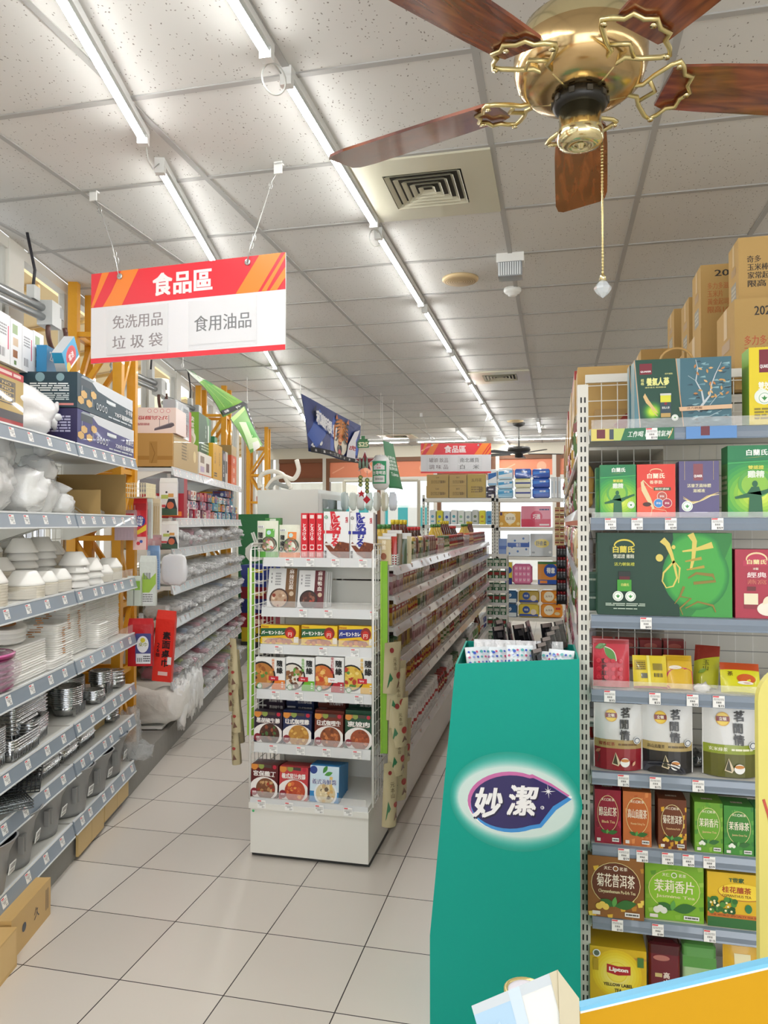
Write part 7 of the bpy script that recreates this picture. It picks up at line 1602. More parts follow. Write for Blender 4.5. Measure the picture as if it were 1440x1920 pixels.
def redtonic(A):
    A.ell(.3, .3, .5, .3, 'ea5a3c').text('白蘭氏', .5, .78, .1, 'f4e8d0', w=.46, bold=.03).text('養蔘飲', .5, .66, .07, 'f4e0c0', w=.34, bold=.02).ell(.5, .87, .16, .05, 'e8c89a').ell(.5, .862, .145, .04, 'd8382a').rect(.44, .5, .88, .56, '1f5a38').text('醇厚濃郁', .66, .53, .04, 'f0e8d8', w=.36)
    A.poly([(.1, .66), (.16, .7), (.2, .6), (.36, .36), (.46, .16), (.42, .14), (.25, .32), (.12, .5)], 'e4cfa0').line([(.16, .7), (.32, .58), (.4, .54)], .02, 'e4cfa0').line([(.4, .2), (.36, .02)], .015, 'e4cfa0').line([(.42, .16), (.75, .12), (.8, .02)], .012, 'e4cfa0').ell(.26, .24, .11, .04, '4a241c')
    for x, y, c in ((.65, .39, 'b8584a'), (.56, .26, '3a8ad0'), (.78, .26, 'a83050')): A.ell(x, y, .13, None, 'f0d8c8').ell(x, y, .115, None, c).text('蔘氣', x, y, .04, 'f4ece8')
onR(1, 'tonic_box', 'vermilion ginseng drink box between the green and violet ones', 'box', 1194, 1266, 871, .06, 'dc3a2a', {'front': redtonic})
def purp(A):
    oat(A, .48, .8, .24); A.text('活靈芝菌絲體', .5, .56, .065, 'e2dab0', w=.6, bold=.02).text('滋補液', .5, .47, .065, 'e2dab0', w=.3, bold=.02).line([(.14, 1), (.14, .66)], .008, 'c8b070').line([(.86, 1), (.86, .66)], .008, 'c8b070')
    A.line([(.1, .36), (.3, .26), (.5, .28), (.7, .36), (1, .44)], [.01, .05, .02, .05, .01], 'c8ac68').line([(.1, .33), (.35, .24), (.6, .3), (.8, .38), (1, .4)], [.01, .03, .015, .03, .01], 'e8d8a0').rows(.36, .06, .7, .1, 1, '8a84b0'); cap_mark(A, .2, .19, .14)
onR(1, 'tonic_box', 'film-wrapped violet tonic box on the second shelf of the tea rack', 'box', 1273, 1348, 865, .07, '42356e', {'front': purp}, coat=.3, rough=.4)
onR(1, 'tonic_box', 'large green chicken essence box at the frame end of the second shelf', 'box', 1364, 1470, 836, .09, '1f8a4c', {'front': essence, 'left': lambda A: A.rect(0, 0, 1, .75, '4aa040').rows(.1, .3, .9, .6, 4, 'c8e0a0')})
def gift(A):
    A.poly([(.57, 1), (1, 1), (1, 0), (.62, 0)], '2d7f3c').poly([(.7, 0), (1, 0), (1, .9), (.85, .3)], '3f9a44')
    for q in range(6): A.poly([(.57 + .245 * math.cos(t) * (1 - .03*q) * 1 + .165, .5 + .42 * math.sin(t) * (1 - .03*q) + (.1 if math.sin(t) > .6 else 0)) for t in [2*PI*k/30 for k in range(30)]], ['27803e', '2c8840', '319042', '379844', '3d9f45', '44a746'][q])
    G1, G2, G3 = 'd9c765', 'b39a3e', '8a7a34'
    A.line([(.49, .92), (.53, .86), (.56, .74), (.58, .62), (.6, .46), (.57, .36), (.52, .34), (.49, .42), (.5, .52), (.58, .66), (.62, .58), (.61, .4)], [.05, .04, .026, .02, .014, .012, .01, .01, .014, .018, .014, .006], G1)
    A.ell(.47, .7, .028, .045, G1).ell(.575, .83, .014, .025, G1).line([(.7, .99), (.73, .9), (.72, .7), (.7, .56)], [.05, .036, .026, .016], G1).line([(.64, .78), (.73, .8), (.86, .86)], [.012, .022, .05], G1).line([(.66, .66), (.78, .7)], [.01, .025], G2).line([(.67, .56), (.8, .6)], [.01, .022], G2).line([(.68, .46), (.74, .52), (.86, .5), (.88, .43), (.72, .4)], [.012, .02, .026, .02, .024], G3).line([(.65, .36), (.62, .24), (.58, .15)], [.02, .014, .006], G3).line([(.62, .24), (.7, .22), (.62, .1), (.64, .02)], [.01, .018, .012, .006], G3).line([(.66, .1), (.75, .18), (.86, .14), (.88, .06)], [.008, .014, .016, .008], G3)
    A.ell(.205, .845, .08, .08, 'd8c84a').ell(.205, .835, .072, .07, '123c2c').rect(.1, .75, .3, .84, '123c2c').text('白蘭氏', .2, .8, .085, 'd8c84a', w=.165, bold=.04).text('雙認證 雞精', .2, .715, .05, 'd8dcc8', w=.16, bold=.02).text('活力朝氣禮', .205, .62, .042, 'c8cc4a', w=.155, bold=.015)
    A.rect(.16, .47, .25, .53, '1e2624').rect(.165, .4, .245, .47, '5a1420').rect(.15, .29, .258, .43, '3f9a2e').text('白蘭氏', .21, .37, .035, 'e8e07a', w=.06); cap_mark(A, .155, .23, .04); cap_mark(A, .25, .23, .04); A.rows(.06, .11, .36, .15, 2, 'b8c8b8').rows(.12, .07, .3, .09, 1, 'b8c8b8')
onR(2, 'gift_box', 'large dark green gift box with gold brush calligraphy on the third shelf', 'gift box', 1120, 1372, 999, .1, '123c2c', {'front': gift, 'left': lambda A: A.rect(0, 0, 1, 1, '1f5a40')}, rough=.5, coat=0)
for k, (y0, y1) in enumerate(((1070, 1107), (1107, 1140))):
    zt, zb = rz_(y0, 1105, RF + .1), rz_(y1, 1105, RF + .1); pbox('small_tonic_box', ['upper', 'lower'][k] + ' dark green box peeping out beside the gift box', 'box', .03, .12, .06, '1f5440', (atY(1103, 1100, RF + .12)[0] + .0, RF + .125, SL[2] + .001 + .061 * (1 - k)), arts={'front': lambda A: A.rows(.1, .6, .9, .8, 1, 'b8c8b8')})
def rednest(A): A.rect(0, 0, .2, 1, 'a81e3a').ell(.4, .86, .2, .1, 'e8d0a0').ell(.4, .85, .18, .085, 'b8284a').rect(.15, .76, .7, .84, 'b8284a').text('白蘭氏', .4, .82, .07, 'e8d8a0', w=.36, bold=.03).text('冰糖', .38, .72, .035, 'f4e8d8').text('經典', .4, .63, .08, 'f4e0e0', w=.36).text('燕窩', .4, .53, .07, 'c86a5a', w=.36).rect(.16, .2, .42, .36, 'e8e0c0').rect(.16, .14, .42, .2, '8a1c2e').rect(.22, .4, .38, .46, '6a141c').ell(.6, .14, .2, .1, 'f0e8d8').leafy(.5, .2, .25, 'ece0c4', 50)
onR(2, 'gift_box', 'raspberry red bird nest gift box at the frame end of the third shelf', 'gift box', 1378, 1480, 1030, .09, 'a81e3a', {'front': rednest})
# level 4: small tea bags
def pl(i, name, label, px0, px1, py0, t, col, art, dy, tilt=.15, rz=0, base=1.0, cat='tea pack', bot=None):
    z = SL[i]; Y = RF + dy; x0 = atY(px0, py0, Y)[0]; x1 = atY(px1, py0, Y)[0]; zt = atY(px0, py0, Y)[2]
    return pouch(name, label, x0, Y, z + .003, x1 - x0, (zt - z) / math.cos(tilt), t, col, art, rz=rz, tilt=tilt, cat=cat, base=base)
def redtea(A): A.rect(0, .9, 1, 1, '9a1420').leafy(.3, .85, .55, 'e8e4d8', -50).leafy(.31, .83, .5, '4f8a3a', -50).leafy(.05, .8, .35, '4a7a34', 20).vtext('蜜香紅茶', .3, .35, .11, '4a0a10', .03); [A.ell(.15 + .2 * (k % 4), .2 + .17 * (k // 4), .06, None, 'd8404e') for k in range(12)]; [A.ell(.15 + .2 * (k % 4), .2 + .17 * (k // 4), .045, None, 'c01830') for k in range(12)]
pl(3, 'tea_pack', 'crimson tea pack with a green leaf leaning at the near post', 1112, 1180, 1200, .03, 'bc1830', redtea, .03, .12)
def ylw(A): A.rect(.42, 0, .5, 1, 'e8e07a').rect(.05, .55, .38, .85, 'b8a02a').rows(.1, .55, .36, .8, 4, '6a5a1a').rect(.22, .3, .4, .45, '6a6a5a').bars(.6, .34, .88, .46, 8).rect(.58, .55, .86, .75, '8a7a2a').rect(0, 0, 1, .06, '9a2a3a')
pl(3, 'tea_pack', 'yellow tea pack turned back side out on the fourth shelf', 1188, 1252, 1233, .035, 'dcc52c', ylw, .02, .3, rz=.05)
def ylp(A): A.ell(.6, .25, .6, .38, 'b81c48').ell(.4, .62, .22, .06, 'e8e0d0').rect(0, .84, 1, 1, 'c8a01e')
pl(3, 'tea_pack', 'yellow and raspberry tea pack slumped beside the back-turned one', 1246, 1300, 1234, .035, 'd8b02a', ylp, .03, .4)
pl(3, 'tea_pack', 'yellow-green tea pack lying against the wire back', 1298, 1345, 1216, .03, 'b8b82a', lambda A: A.poly([(0, .6), (1, .75), (1, 1), (0, 1)], '8a2a1e').vtext('玉山', .5, .5, .12, '5a5a1a').leafy(.2, .3, .4, '7a9a2a'), .09, .5, rz=-.3)
def ylo(A): A.rect(0, .75, 1, 1, 'b84a1e').ell(.65, .45, .24, .16, 'c85a1e').ell(.62, .3, .2, .06, 'e8e4dc').vtext('茶', .25, .6, .16, '5a3a1a')
pl(3, 'tea_pack', 'lemon yellow tea pack with an orange fruit picture at the shelf front', 1352, 1425, 1249, .03, 'd8d420', ylo, .02, .55, rz=-.1)
m = MB(); m.blob((0, 0, .012), .02, .012, .013, mat('e8e6e2', .5), .8, 12, 8, .8, 5, freq=6); p = atY(1316, 1278, RF + .02); tag(m.build('paper_scrap', None, (p[0], RF + .025, SL[3] + .001)), 'crumpled white paper scrap between the tea packs', 'paper')
for k in range(4): x0 = atY(1110 + 44 * k, 1200, RF + .43)[0]; pbox('red_tea_box', 'dull red box seen through the wire back of the fourth shelf, %s from the aisle' % ordn(k), 'box', .075, .06, .1, '8e1e1e', (x0, RF + .4, SL[3] + .0), arts={'front': lambda A: A.rect(.2, .2, .9, .4, 'a89a84').ell(.5, .8, .3, .1, 'b8584a')})
# level 5: stand-up tea pouches
def lipt(c, band, bandt, title, tcol):
    def f(A):
        A.rect(0, 0, 1, .35, c).rect(0, .33, 1, .46, band).text(title, .26, .395, .055, tcol, w=.34, bold=.02).rows(.5, .37, .9, .42, 1, bandt).ell(.36, .82, .13, None, 'd8a81e').ell(.36, .82, .11, None, 'e8c83a').rect(.24, .79, .48, .86, '7a1e22').text('立頓', .36, .825, .05, 'f0e8d8', bold=.03).text('茗', .66, .87, .15, '141414', bold=.03, tilt=.1).text('閒', .63, .7, .14, '141414', bold=.03).text('情', .64, .54, .15, '141414', bold=.03, tilt=-.1)
        A.poly([(.44, .28), (.36, .1), (.5, .07), (.54, .12)], 'd8c8a8').poly([(.44, .27), (.38, .11), (.49, .09)], '3a3a24').ell(.64, .13, .1, .07, 'f0f0ec').ell(.64, .16, .09, .025, 'c8843a').ell(.9, .46, .075, None, 'dfe2e4').ell(.9, .46, .06, None, '3a4a5a').ell(.9, .46, .045, None, 'dfe2e4')
        if c == '8e1626': A.line([(.02, .3), (.1, .2), (.06, .1)], .02, '5a3a34').leafy(.02, .25, .14, 'b87a5a', 40).leafy(.8, .08, .12, 'd8a888', 60)
        if c == '1c1a1c': A.ell(.35, .02, .5, .16, '3a3c44').ell(.35, .02, .44, .12, '2c2e36')
    return f
LB = 'd6d7d6'
for k, (a, b, y, args, lb) in enumerate(((1113, 1203, 1318, ('8e1626', 'a8905a', '6a4a20', '蜜香紅茶', '8a1c1c'), 'white stand-up tea pouch with a crimson foot at the near post'), (1203, 1298, 1321, ('1c1a1c', 'b09a62', '5a4a24', '高山烏龍茶', '3a2c1a'), 'white stand-up tea pouch with a black foot in the middle'), (1316, 1420, 1323, ('5a5a1c', '8a9a2c', 'e8e8c8', '玄米綠茶', 'f0f0d8'), 'white stand-up tea pouch with an olive foot'))):
    pl(4, 'tea_pouch', lb, a, b, y, .055, LB, lipt(*args), .045 + .004 * k, .0, base=.96, cat='tea pouch')
m = MB(); m.blob((.03, 0, .022), .035, .05, .024, mat('8c8f92', .15, metal=.8, bump=.4), .4, 14, 9, .8, 3, flat=.001); tag(m.build('foil_pouch', None, (atY(1296, 1400, RF + .13)[0], RF + .15, SL[4] + .001)), 'dark silver pouch lying behind and between the stand-up pouches', 'pouch')
# level 6 and 7: tea boxes
def tenren(bg, oval, t, en, leaf='2f6a2e', title_c='f4ecd8', flower=None, big=False, speck=None):
    def f(A):
        r = random.Random(len(t) * 7 + ord(t[0])); bgs = speck or [bg]
        for k in range(26): A.k = k % 3; x = r.random(); y = r.random(); g = .12 if not big else .1; A.poly([(x, y), (x + g, y + .02), (x + g * .9, y - g * .6), (x + .02, y - g * .7)], bgs[k % len(bgs)])
        A.k = 4; 
        if not big: A.rect(.3, .6, .34, 1, oval if not speck else bg).rect(.7, .6, .74, 1, bg)
        A.ell(.5, .56, .4 if not big else .44, .34 if not big else .36, 'e8e0a0').ell(.5, .56, .385 if not big else .43, .33 if not big else .352, oval)
        A.text('天仁', .36, .82, .05 if not big else .06, 'f0e8d0', bold=.02).text('茗茶', .64, .82, .05 if not big else .06, 'f0e8d0', bold=.02).ell(.5, .82, .05, None, 'f0f0e8').ell(.5, .82, .036, None, bg)
        A.text(t, .5, .6 if not big else .62, .17 if not big else .22, title_c, w=.68, bold=.02).text(en, .52, .41 if not big else .43, .05 if not big else .07, 'e8c890' if not big else 'e8e0b0', w=.5 if not big else .66)
        A.leafy(.48, .2, .4, leaf, 12).leafy(.5, .2, -.3, leaf, -20).leafy(.46, .18, .2, '5aa04a', 80)
        if flower: [A.ell(.2 + .06 * k, .18 + .03 * (k % 2), .06, None, flower) for k in range(3)]
        A.rect(.08, .04, .22, .1, 'e4e0d8').rect(.66, .05, .92, .12, 'e8e8e4').rows(.68, .06, .9, .11, 1, '5a5a58')
    return f
TB_ = [(1115, 1164, 1479, '8e1430', ['9a1838', 'a82848', '7a1028'], '8e1430', '醇品紅茶', 'Black Tea', None, 'crimson'), (1168, 1221, 1483, 'c06a34', ['c8743a', 'd88a4e', 'b85c28'], 'b86028', '高山烏龍茶', 'Mountain Oolong Tea', None, 'orange-brown'), (1234, 1287, 1497, '6a3418', ['d8a428', 'e8c040', 'c8902a'], '6a3418', '菊花普洱茶', 'Chrysanthemum Pu-Erh', 'e8c040', 'brown and gold'),
       (1302, 1355, 1503, '6aa02c', ['5a9a2a', '86b83c', '4a8a2c'], '6aa42c', '茉莉香片', 'Jasmine Tea', 'e8ece0', 'yellow-green'), (1357, 1413, 1510, '3f8a34', ['3f8a34', '5fa448', '2f7a34'], '3a8030', '茉香綠茶', 'Jasmine Green Tea', 'e8ece0', 'leaf green'), (1415, 1470, 1516, '2a8a4a', ['2a8a4a', '4aa060', '1f7a44'], '1f7c44', '綠茶', 'Green Tea', None, 'bluish green')]
for k, (a, b, y, bg, sp, ov, t, en, fl, cn) in enumerate(TB_):
    onR(5, 'tea_box', '%s tea box on the sixth shelf of the tea rack' % cn, 'tea box', a, b, y, .075, bg, {'front': tenren(bg, ov, t, en, flower=fl, speck=sp), 'top': lambda A: A.rows(.3, .3, .7, .6, 1, 'c8b8a8')}, dy=.016)
    for j in range(2 if k != 2 else 1): onR(5, 'tea_box', '%s tea box %s behind the front one of its colour' % (cn, ['right', 'second'][j]), 'tea box', a - 1, b - 2, y - 2, .075, bg, {}, dy=.093 + .077 * j)
BB = [(1102, 1207, 1603, '8a5a28', ['b8822c', 'e0b43a', '8a5a28', 'e8cc5a'], '5f2e18', '菊花普洱茶', 'Chrysanthemum Pu-Erh Tea', 'e8c85a', 'large brown and gold tea box at the near post'), (1209, 1319, 1617, '7ab02c', ['6fa62c', '9ac44a', '86b83a', '5a942a'], '86bc2c', '茉莉香片', 'Jasmine Tea', 'e0e4d8', 'large lime green tea box in the middle')]
for k, (a, b, y, bg, sp, ov, t, en, fl, lb) in enumerate(BB):
    onR(6, 'tea_box', lb + ' of the seventh shelf', 'tea box', a, b, y, .1, bg, {'front': tenren(bg, ov, t, en, flower=fl, big=True, speck=sp)}, dy=.02 if k else -.004)
def osm(A):
    A.rect(0, 0, 1, .2, '2f6a34').rect(0, .18, 1, .26, 'c8742a').text('THE WORLD SPECIALTY TEA SERIES', .5, .22, .035, '6a2a14', w=.9).ell(.6, .66, .42, .16, 'b8782a').ell(.6, .67, .41, .15, 'f0d23c').text('桂花釀茶', .5, .7, .12, 'a84a1c', w=.5, bold=.03).text('OSMANTHUS TEA', .5, .59, .05, '6a3a14', w=.5, bold=.02).text('T世家', .5, .88, .09, '2f5a34', w=.26, bold=.04)
    r = random.Random(5)
    for k in range(26): A.k = 9 + k % 4; A.ell(r.uniform(.0, .48), r.uniform(.27, .52) - .0, .05, .05, ['2f6a2c', '4a8a38', '1f5424'][k % 3])
    for k in range(10): A.k = 14; A.ell(r.uniform(.05, .42), r.uniform(.3, .48), .02, None, 'f0e8b8')
    A.ell(.7, .38, .06, .08, '2f7a4a').ell(.91, .4, .05, None, '2a6a3a')
onR(6, 'tea_box', 'yellow osmanthus tea box with a green foot on the seventh shelf', 'tea box', 1326, 1436, 1633, .09, 'ddb522', {'front': osm}, dy=.016)
def lipton(A):
    A.rect(0, .82, 1, .86, 'c8903a')
    for q in range(6): A.ell(.48, .52, .44 - .05 * q, None, ['e6c61e', 'ead02c', 'eed83c', 'f0de50', 'f2e268', 'f4e680'][q])
    A.ell(.48, .56, .19, None, 'ecd63a').ell(.48, .56, .17, None, 'f2e05a').poly([(.3, .7), (.5, .67), (.72, .69), (.72, .53), (.5, .5), (.3, .54)], 'b01e24').text('Lipton', .51, .6, .1, 'f8f4ec', w=.34, bold=.05).text('YELLOW LABEL', .5, .32, .06, '2a241c', w=.52, bold=.03).text('TEA', .5, .22, .065, '2a241c', w=.13, bold=.03).text('Quality Tea', .48, .12, .03, 'a8801c', w=.28)
    A.ell(.12, .88, .07, None, 'e8ece8').ell(.12, .88, .05, None, '5a6a5a').rect(.84, .7, .95, .88, '4a7a3a').bars(.06, .56, .2, .78, 1, 'b89a1c').leafy(.9, .05, .15, '3f8a3a', 30)
onR(7, 'tea_box', 'large yellow black-tea box with a red name shield on the bottom shelf', 'tea box', 1106, 1212, 1772, .13, 'd9b41c', {'front': lipton}, dy=.02)
def tin(name, label, px0, px1, pyt, c, art, lid):
    z = SL[7]; Y = RF + .05; x0 = atY(px0, pyt, Y)[0]; x1 = atY(px1, pyt, Y)[0]; zt = atY(px0, pyt, Y)[2]; W = x1 - x0; H = zt - z
    e = empty(name, label, 'tea tin', (x0 + W/2, Y + .04, z + .001)); m = MB(); rrstack(m, W/2, .04, .012, [(0, 0), (0, H * .8), (-.004, H * .82)], mat(c, .25, coat=.5), False); A = Art(m, lambda u, v, e_: (-W/2 + u, -.0402 - e_, v), W, H * .8); art(A); m.build('tin_body', e)
    m = MB(); rrstack(m, W/2, .04, .012, [(.001, H * .8), (.001, H * .95), (-.006, H * .98), (-.02, H)], mat(lid, .25, coat=.5), False); m.build('lid', e)
tin('tea_tin', 'maroon tea tin with white upright characters on the bottom shelf', 1216, 1276, 1764, '6a1022', lambda A: A.vtext('高山茶', .56, .42, .13, 'ece0d4', .03).rect(.2, .52, .42, .6, 'c8b87a').ell(.4, .92, .26, .06, 'b8746a').ell(.85, .16, .16, .1, 'c0504e').ell(.28, .1, .1, .07, 'd8a0a0'), '4e0c1a')
tin('tea_tin', 'pale green tea tin with leaf print on the bottom shelf', 1280, 1343, 1768, 'a8c898', lambda A: A.rect(0, .78, 1, 1, '5a9a4a').leafy(.5, .6, .5, '7ab06a', 30).leafy(.4, .66, .5, '98c484', 10).vtext('高山', .6, .28, .13, '2a3a24', .03).vtext('清香', .18, .4, .08, '3a4a34'), '5fa052')
pl(7, 'tea_pack', 'glossy yellow tea pack with a black character on the bottom shelf', 1356, 1425, 1775, .05, 'd8a81c', lambda A: A.rect(.3, 0, .75, .9, 'e4dcb0').text('王', .52, .42, .2, '2a1a10', bold=.03), .03, .05)
# ---- kraft cartons over the rack
def kraft(name, label, X, Y, z0, w_, d, h, t=None, col='6a2a18', big=None, lab=None):
    def f(A):
        if t:
            for j, line in enumerate(t): A.text(line, .055 + len(line) * .027, .66 - .125 * j, .105, col, w=len(line) * .05, bold=.02)
        if big: A.text(big, .2, .86, .1, '2a2420', w=.14, bold=.02)
    def g(A): A.rect(.25, .1, .75, .38, '8f8a7a').rows(.3, .14, .7, .34, 3, 'b8b09a').rect(.42, .66, .6, 1, 'cdb180').rect(.3, .5, .75, .62, 'a8885a')
    return pbox(name, label, 'carton', w_, d, h, 'b9975c', (X, Y, z0), arts={'front': f, 'left': g}, mt=mat('b9975c', .75, bump=.12, bscale=30))
kraft('kraft_carton', 'kraft carton topmost over the rack, with four rows of black characters', .655, 2.95, 2.41, .48, .16, .24, ['奇多', '玉米棒', '家常起司', '限高16'], '2a2420', None)
kraft('kraft_carton', 'kraft carton with red characters directly under the topmost one', .625, 2.88, 2.08, .5, .3, .325, ['', '多力多滋', '玉米片', '香濃起司'], 'b8502c', '2025')
kraft('kraft_carton', 'kraft carton with faint red rows, second back in the upper row', .605, 3.4, 2.435, .42, .2, .27, ['多力多滋', '玉米片', '黃金起司', '限高16'], 'b8703c', '20')
kraft('kraft_carton', 'plain kraft carton third back in the upper row', .63, 3.85, 2.43, .4, .22, .27)
kraft('kraft_carton', 'narrow kraft carton with a red foot, last in the upper row', .628, 4.3, 2.55, .4, .24, .22, None)
kraft('kraft_carton', 'kraft carton supporting the second of the upper row', .6, 3.38, 2.08, .45, .35, .35)
kraft('kraft_carton', 'kraft carton supporting the third of the upper row', .6, 3.8, 2.08, .45, .35, .345)
kraft('kraft_carton', 'kraft carton supporting the last of the upper row', .45, 4.25, 2.08, .6, .35, .465, ['12入'], '2a2420')
kraft('kraft_carton', 'long kraft carton standing right behind the ginseng boxes', .08, 2.9, 1.93, .5, .28, .26)
pbox('diamond_carton', 'kraft carton with a red diamond mark seen through the wire back', 'carton', .22, .08, .12, 'a8864e', (.14, RF + .4, SL[0] - .05 + .05), arts={'front': lambda A: A.poly([(.3, .5), (.5, .15), (.8, .15), (.95, .5), (.8, .85), (.5, .85)], '8a2a1e').leafy(.5, .4, .3, 'd0a868', 30)})
# ---- gondola running back from the tall rack
HX0, HX1, HY0, HY1 = .09, 1.3, 2.95, 9.5
hg = empty('gondola_shelf', 'tall gondola running back behind the tea rack, its aisle side full of snacks', 'gondola', (0, 0, 0))
MB().box(HX0 + .3, HX1 - .3, HY0, HY1, .1, 2.04, mat('cfccc2', .5)).build('spine_panel', hg); MB().box(HX0 + .02, HX1 - .02, HY0, HY1, 0, .18, mat('d8d6cf', .5)).build('base', hg)
HL = [.22, .55, .85, 1.13, 1.4, 1.66, 1.9]
for i, z in enumerate(HL):
    m = MB(); m.box(HX0, HX0 + .3, HY0, HY1, z - .02, z, RACKW); sh = m.build('shelf', hg); MB().hexa([(HX0 - .012, HY0, z - .045), (HX0, HY0, z - .045), (HX0, HY1, z - .045), (HX0 - .012, HY1, z - .045)], [(HX0 - .004, HY0, z), (HX0, HY0, z), (HX0, HY1, z), (HX0 - .004, HY1, z)], mat('c8cbd0', .3, coat=.4)).build('price_rail', sh)
MB().box(HX0, HX1, HY0, HY1, 2.045, 2.075, RACKW).build('top_board', hg)
sp = {}
for kd, c1, c2, desc in (('a', 'c23a34', 'f0e0c0', 'red snack bag'), ('b', 'd8c8a0', 'b8503a', 'cream snack bag'), ('c', 'c8a050', '7a2a24', 'amber snack bag'), ('d', '9a9aa0', 'e8e8ea', 'silver snack bag'), ('e', '5a7a4a', 'e0e0b0', 'green snack bag'), ('f', 'b87a8a', 'f4e8ea', 'pink snack bag')):
    m = MB(); m.blob((0, 0, .085), .022, .055, .09, mat(c1, .25, coat=.8, bump=.5, bscale=30), .25, 12, 10, .65, ord(kd), freq=4, flat=.001)
    A = Art(m, lambda u, v, e: (-.0265 - e, .055 - u, .03 + v), .09, .1); A.rect(.1, .3, .9, .7, c2)
    o = m.build('snack_bag'); tag(o, desc, 'snack bag'); sp[kd] = [o, desc, False]
r_ = random.Random(21); cnt = {}
for li, z in enumerate(HL[:-1] + [1.9]):
    y = HY0 + .1
    while y < 8.6:
        kd = 'abcdef'[r_.randrange(6)]; cnt[(li, kd)] = cnt.get((li, kd), -1) + 1; p, desc, us = sp[kd]
        lb = '%s, %s of its colour from the tea rack on the %s gondola shelf' % (desc, ordn(cnt[(li, kd)]), ['lowest', 'second', 'third', 'fourth', 'fifth', 'sixth', 'highest'][li])
        loc = (HX0 + .03 + r_.uniform(-.02, .01), y, z + .001)
        if not us: sp[kd][2] = True; p.location = loc; p['label'] = lb; p['group'] = 'snack bags along the tall gondola'
        else: dup(p, loc, r_.uniform(-.2, .2), lb, 'snack bags along the tall gondola')
        y += .118 if li else .13
for k, (yy, z0, h, c, lb) in enumerate([(3.4, 2.076, .2, 'b9975c', 'kraft carton on the tall gondola, nearest the ginseng boxes'), (4.2, 2.076, .24, 'b9975c', 'kraft carton on the tall gondola, second along the aisle edge'), (5.3, 2.076, .3, 'b48c50', 'kraft and red carton on the tall gondola, third along the aisle edge'), (6.4, 2.076, .26, 'b9975c', 'kraft carton on the tall gondola, fourth along the aisle edge'), (7.6, 2.076, .3, 'a87a40', 'darker kraft carton on the tall gondola, last along the aisle edge')]):
    pbox('kraft_carton', lb, 'carton', .34, .6, h, c, (HX0 - .01, yy, z0), arts={'left': lambda A, k=k: A.rect(0, .85, 1, 1, '9a2a24' if k % 2 == 0 else 'a8864e').rows(.2, .3, .8, .6, 3, '6a4a2a'), 'front': lambda A, k=k: A.rect(0, .8, 1, 1, '9a2a24' if k % 2 == 0 else 'a8864e')})
# hanging tan card strips and the black bottle rack at the aisle edge
q = 0
for j in range(6):
    for i in range(2):
        p = atY(1040 + 9 * i, 950 + 12 * j, 5.2); m = MB(); m.box(0, .032, 0, .012, 0, .042, mat('cbb27e', .6)); A = Art(m, lambda u, v, e: (u, -e, v), .032, .042); A.rect(.1, .3, .9, .6, '8a3a2a').rows(.1, .7, .9, .9, 1, '5a4a30')
        tag(m.build('card_pack', None, (p[0], 5.2 + .02 * (j % 2), p[2] - .045)), 'tan card pack hanging at the aisle edge, %s row, %s column' % (ordn(j), ['aisle', 'shelf'][i]), 'card pack', 'tan card packs on a strip'); q += 1
p = atY(1044, 1022, 5.3); b_ = atY(1062, 1135, 5.3); W = b_[0] - p[0]; H = p[2] - b_[2]
e = empty('bottle_rack', 'narrow black wire rack of small red-capped bottles at the aisle edge', 'rack', (p[0], 5.3, b_[2])); m = MB(); BK = mat('1c1c1e', .4)
for x in (0, W): m.sweep([(x, 0, 0), (x, 0, H)], .004, BK, 6); m.sweep([(x, .06, 0), (x, .06, H)], .004, BK, 6)
for k in range(5): zz = .03 + k * (H - .05) / 4.6; m.box(0, W, -.002, .062, zz - .004, zz, BK); m.sweep([(0, -.002, zz + .03), (W, -.002, zz + .03)], .002, BK, 5)
m.box(0, W + .0, .062, .066, 0, H, mat('2a2a2c', .5)); m.build('wire_frame', e)
m = MB(); m.lathe([(.0085, 0), (.0085, .04), (.006, .045), (0, .045)], mat('8a8e94', .2, coat=.8), 10); m.lathe([(.0095, .042), (.0095, .062), (0, .0625)], mat('8a1c22', .3), 10); bm_ = m.build('spice_bottle'); first_ = True
for k in range(5):
    for i in range(3):
        loc = (p[0] + W * (.18 + .32 * i), 5.315, b_[2] + .031 + k * (H - .05) / 4.6); lb = 'small red-capped bottle on the black rack, %s tier up, %s from the aisle' % (ordn(k), ordn(i))
        if first_: bm_.location = loc; tag(bm_, lb, 'bottle', 'bottles on the black rack'); first_ = False
        else: dup(bm_, loc, 0, lb, 'bottles on the black rack')
# ================================================================ teal floor display bin
TEAL = mat('009c8c', .55, spec=.3)
BY = 2.33
def fp(px, py): p = atY(px, py, BY); return (p[0], p[2])
tl, tr_, kl, br_ = fp(854, 1245), (.066, 1.192), fp(806, 1754), .066
bl = kl[0]
e = empty('display_bin', 'tall teal cardboard display bin with a blue swoosh emblem, standing in the aisle', 'display bin', (0, 0, 0))
m = MB(); t = .006
F = [(bl, 0), (br_, 0), tr_, tl, (kl[0], kl[1])]
m.add([(x, BY, z) for x, z in F] + [(x, BY + t, z) for x, z in F], [(0,1,2,3,4), (9,8,7,6,5)] + [(i, 5+i, 5+(i+1) % 5, (i+1) % 5) for i in range(5)], TEAL)
m.build('front_panel', e)
Bk = [(bl + .0, 0), (br_, 0), (.062, 1.162), (-.332, 1.162), (kl[0], kl[1])]; BYB = 2.8
m = MB(); m.add([(x, BYB, z) for x, z in Bk] + [(x, BYB - t, z) for x, z in Bk], [(4,3,2,1,0), (5,6,7,8,9)] + [(i, 5+i, 5+(i+1) % 5, (i+1) % 5)[::-1] for i in range(5)], TEAL); m.build('back_panel', e)
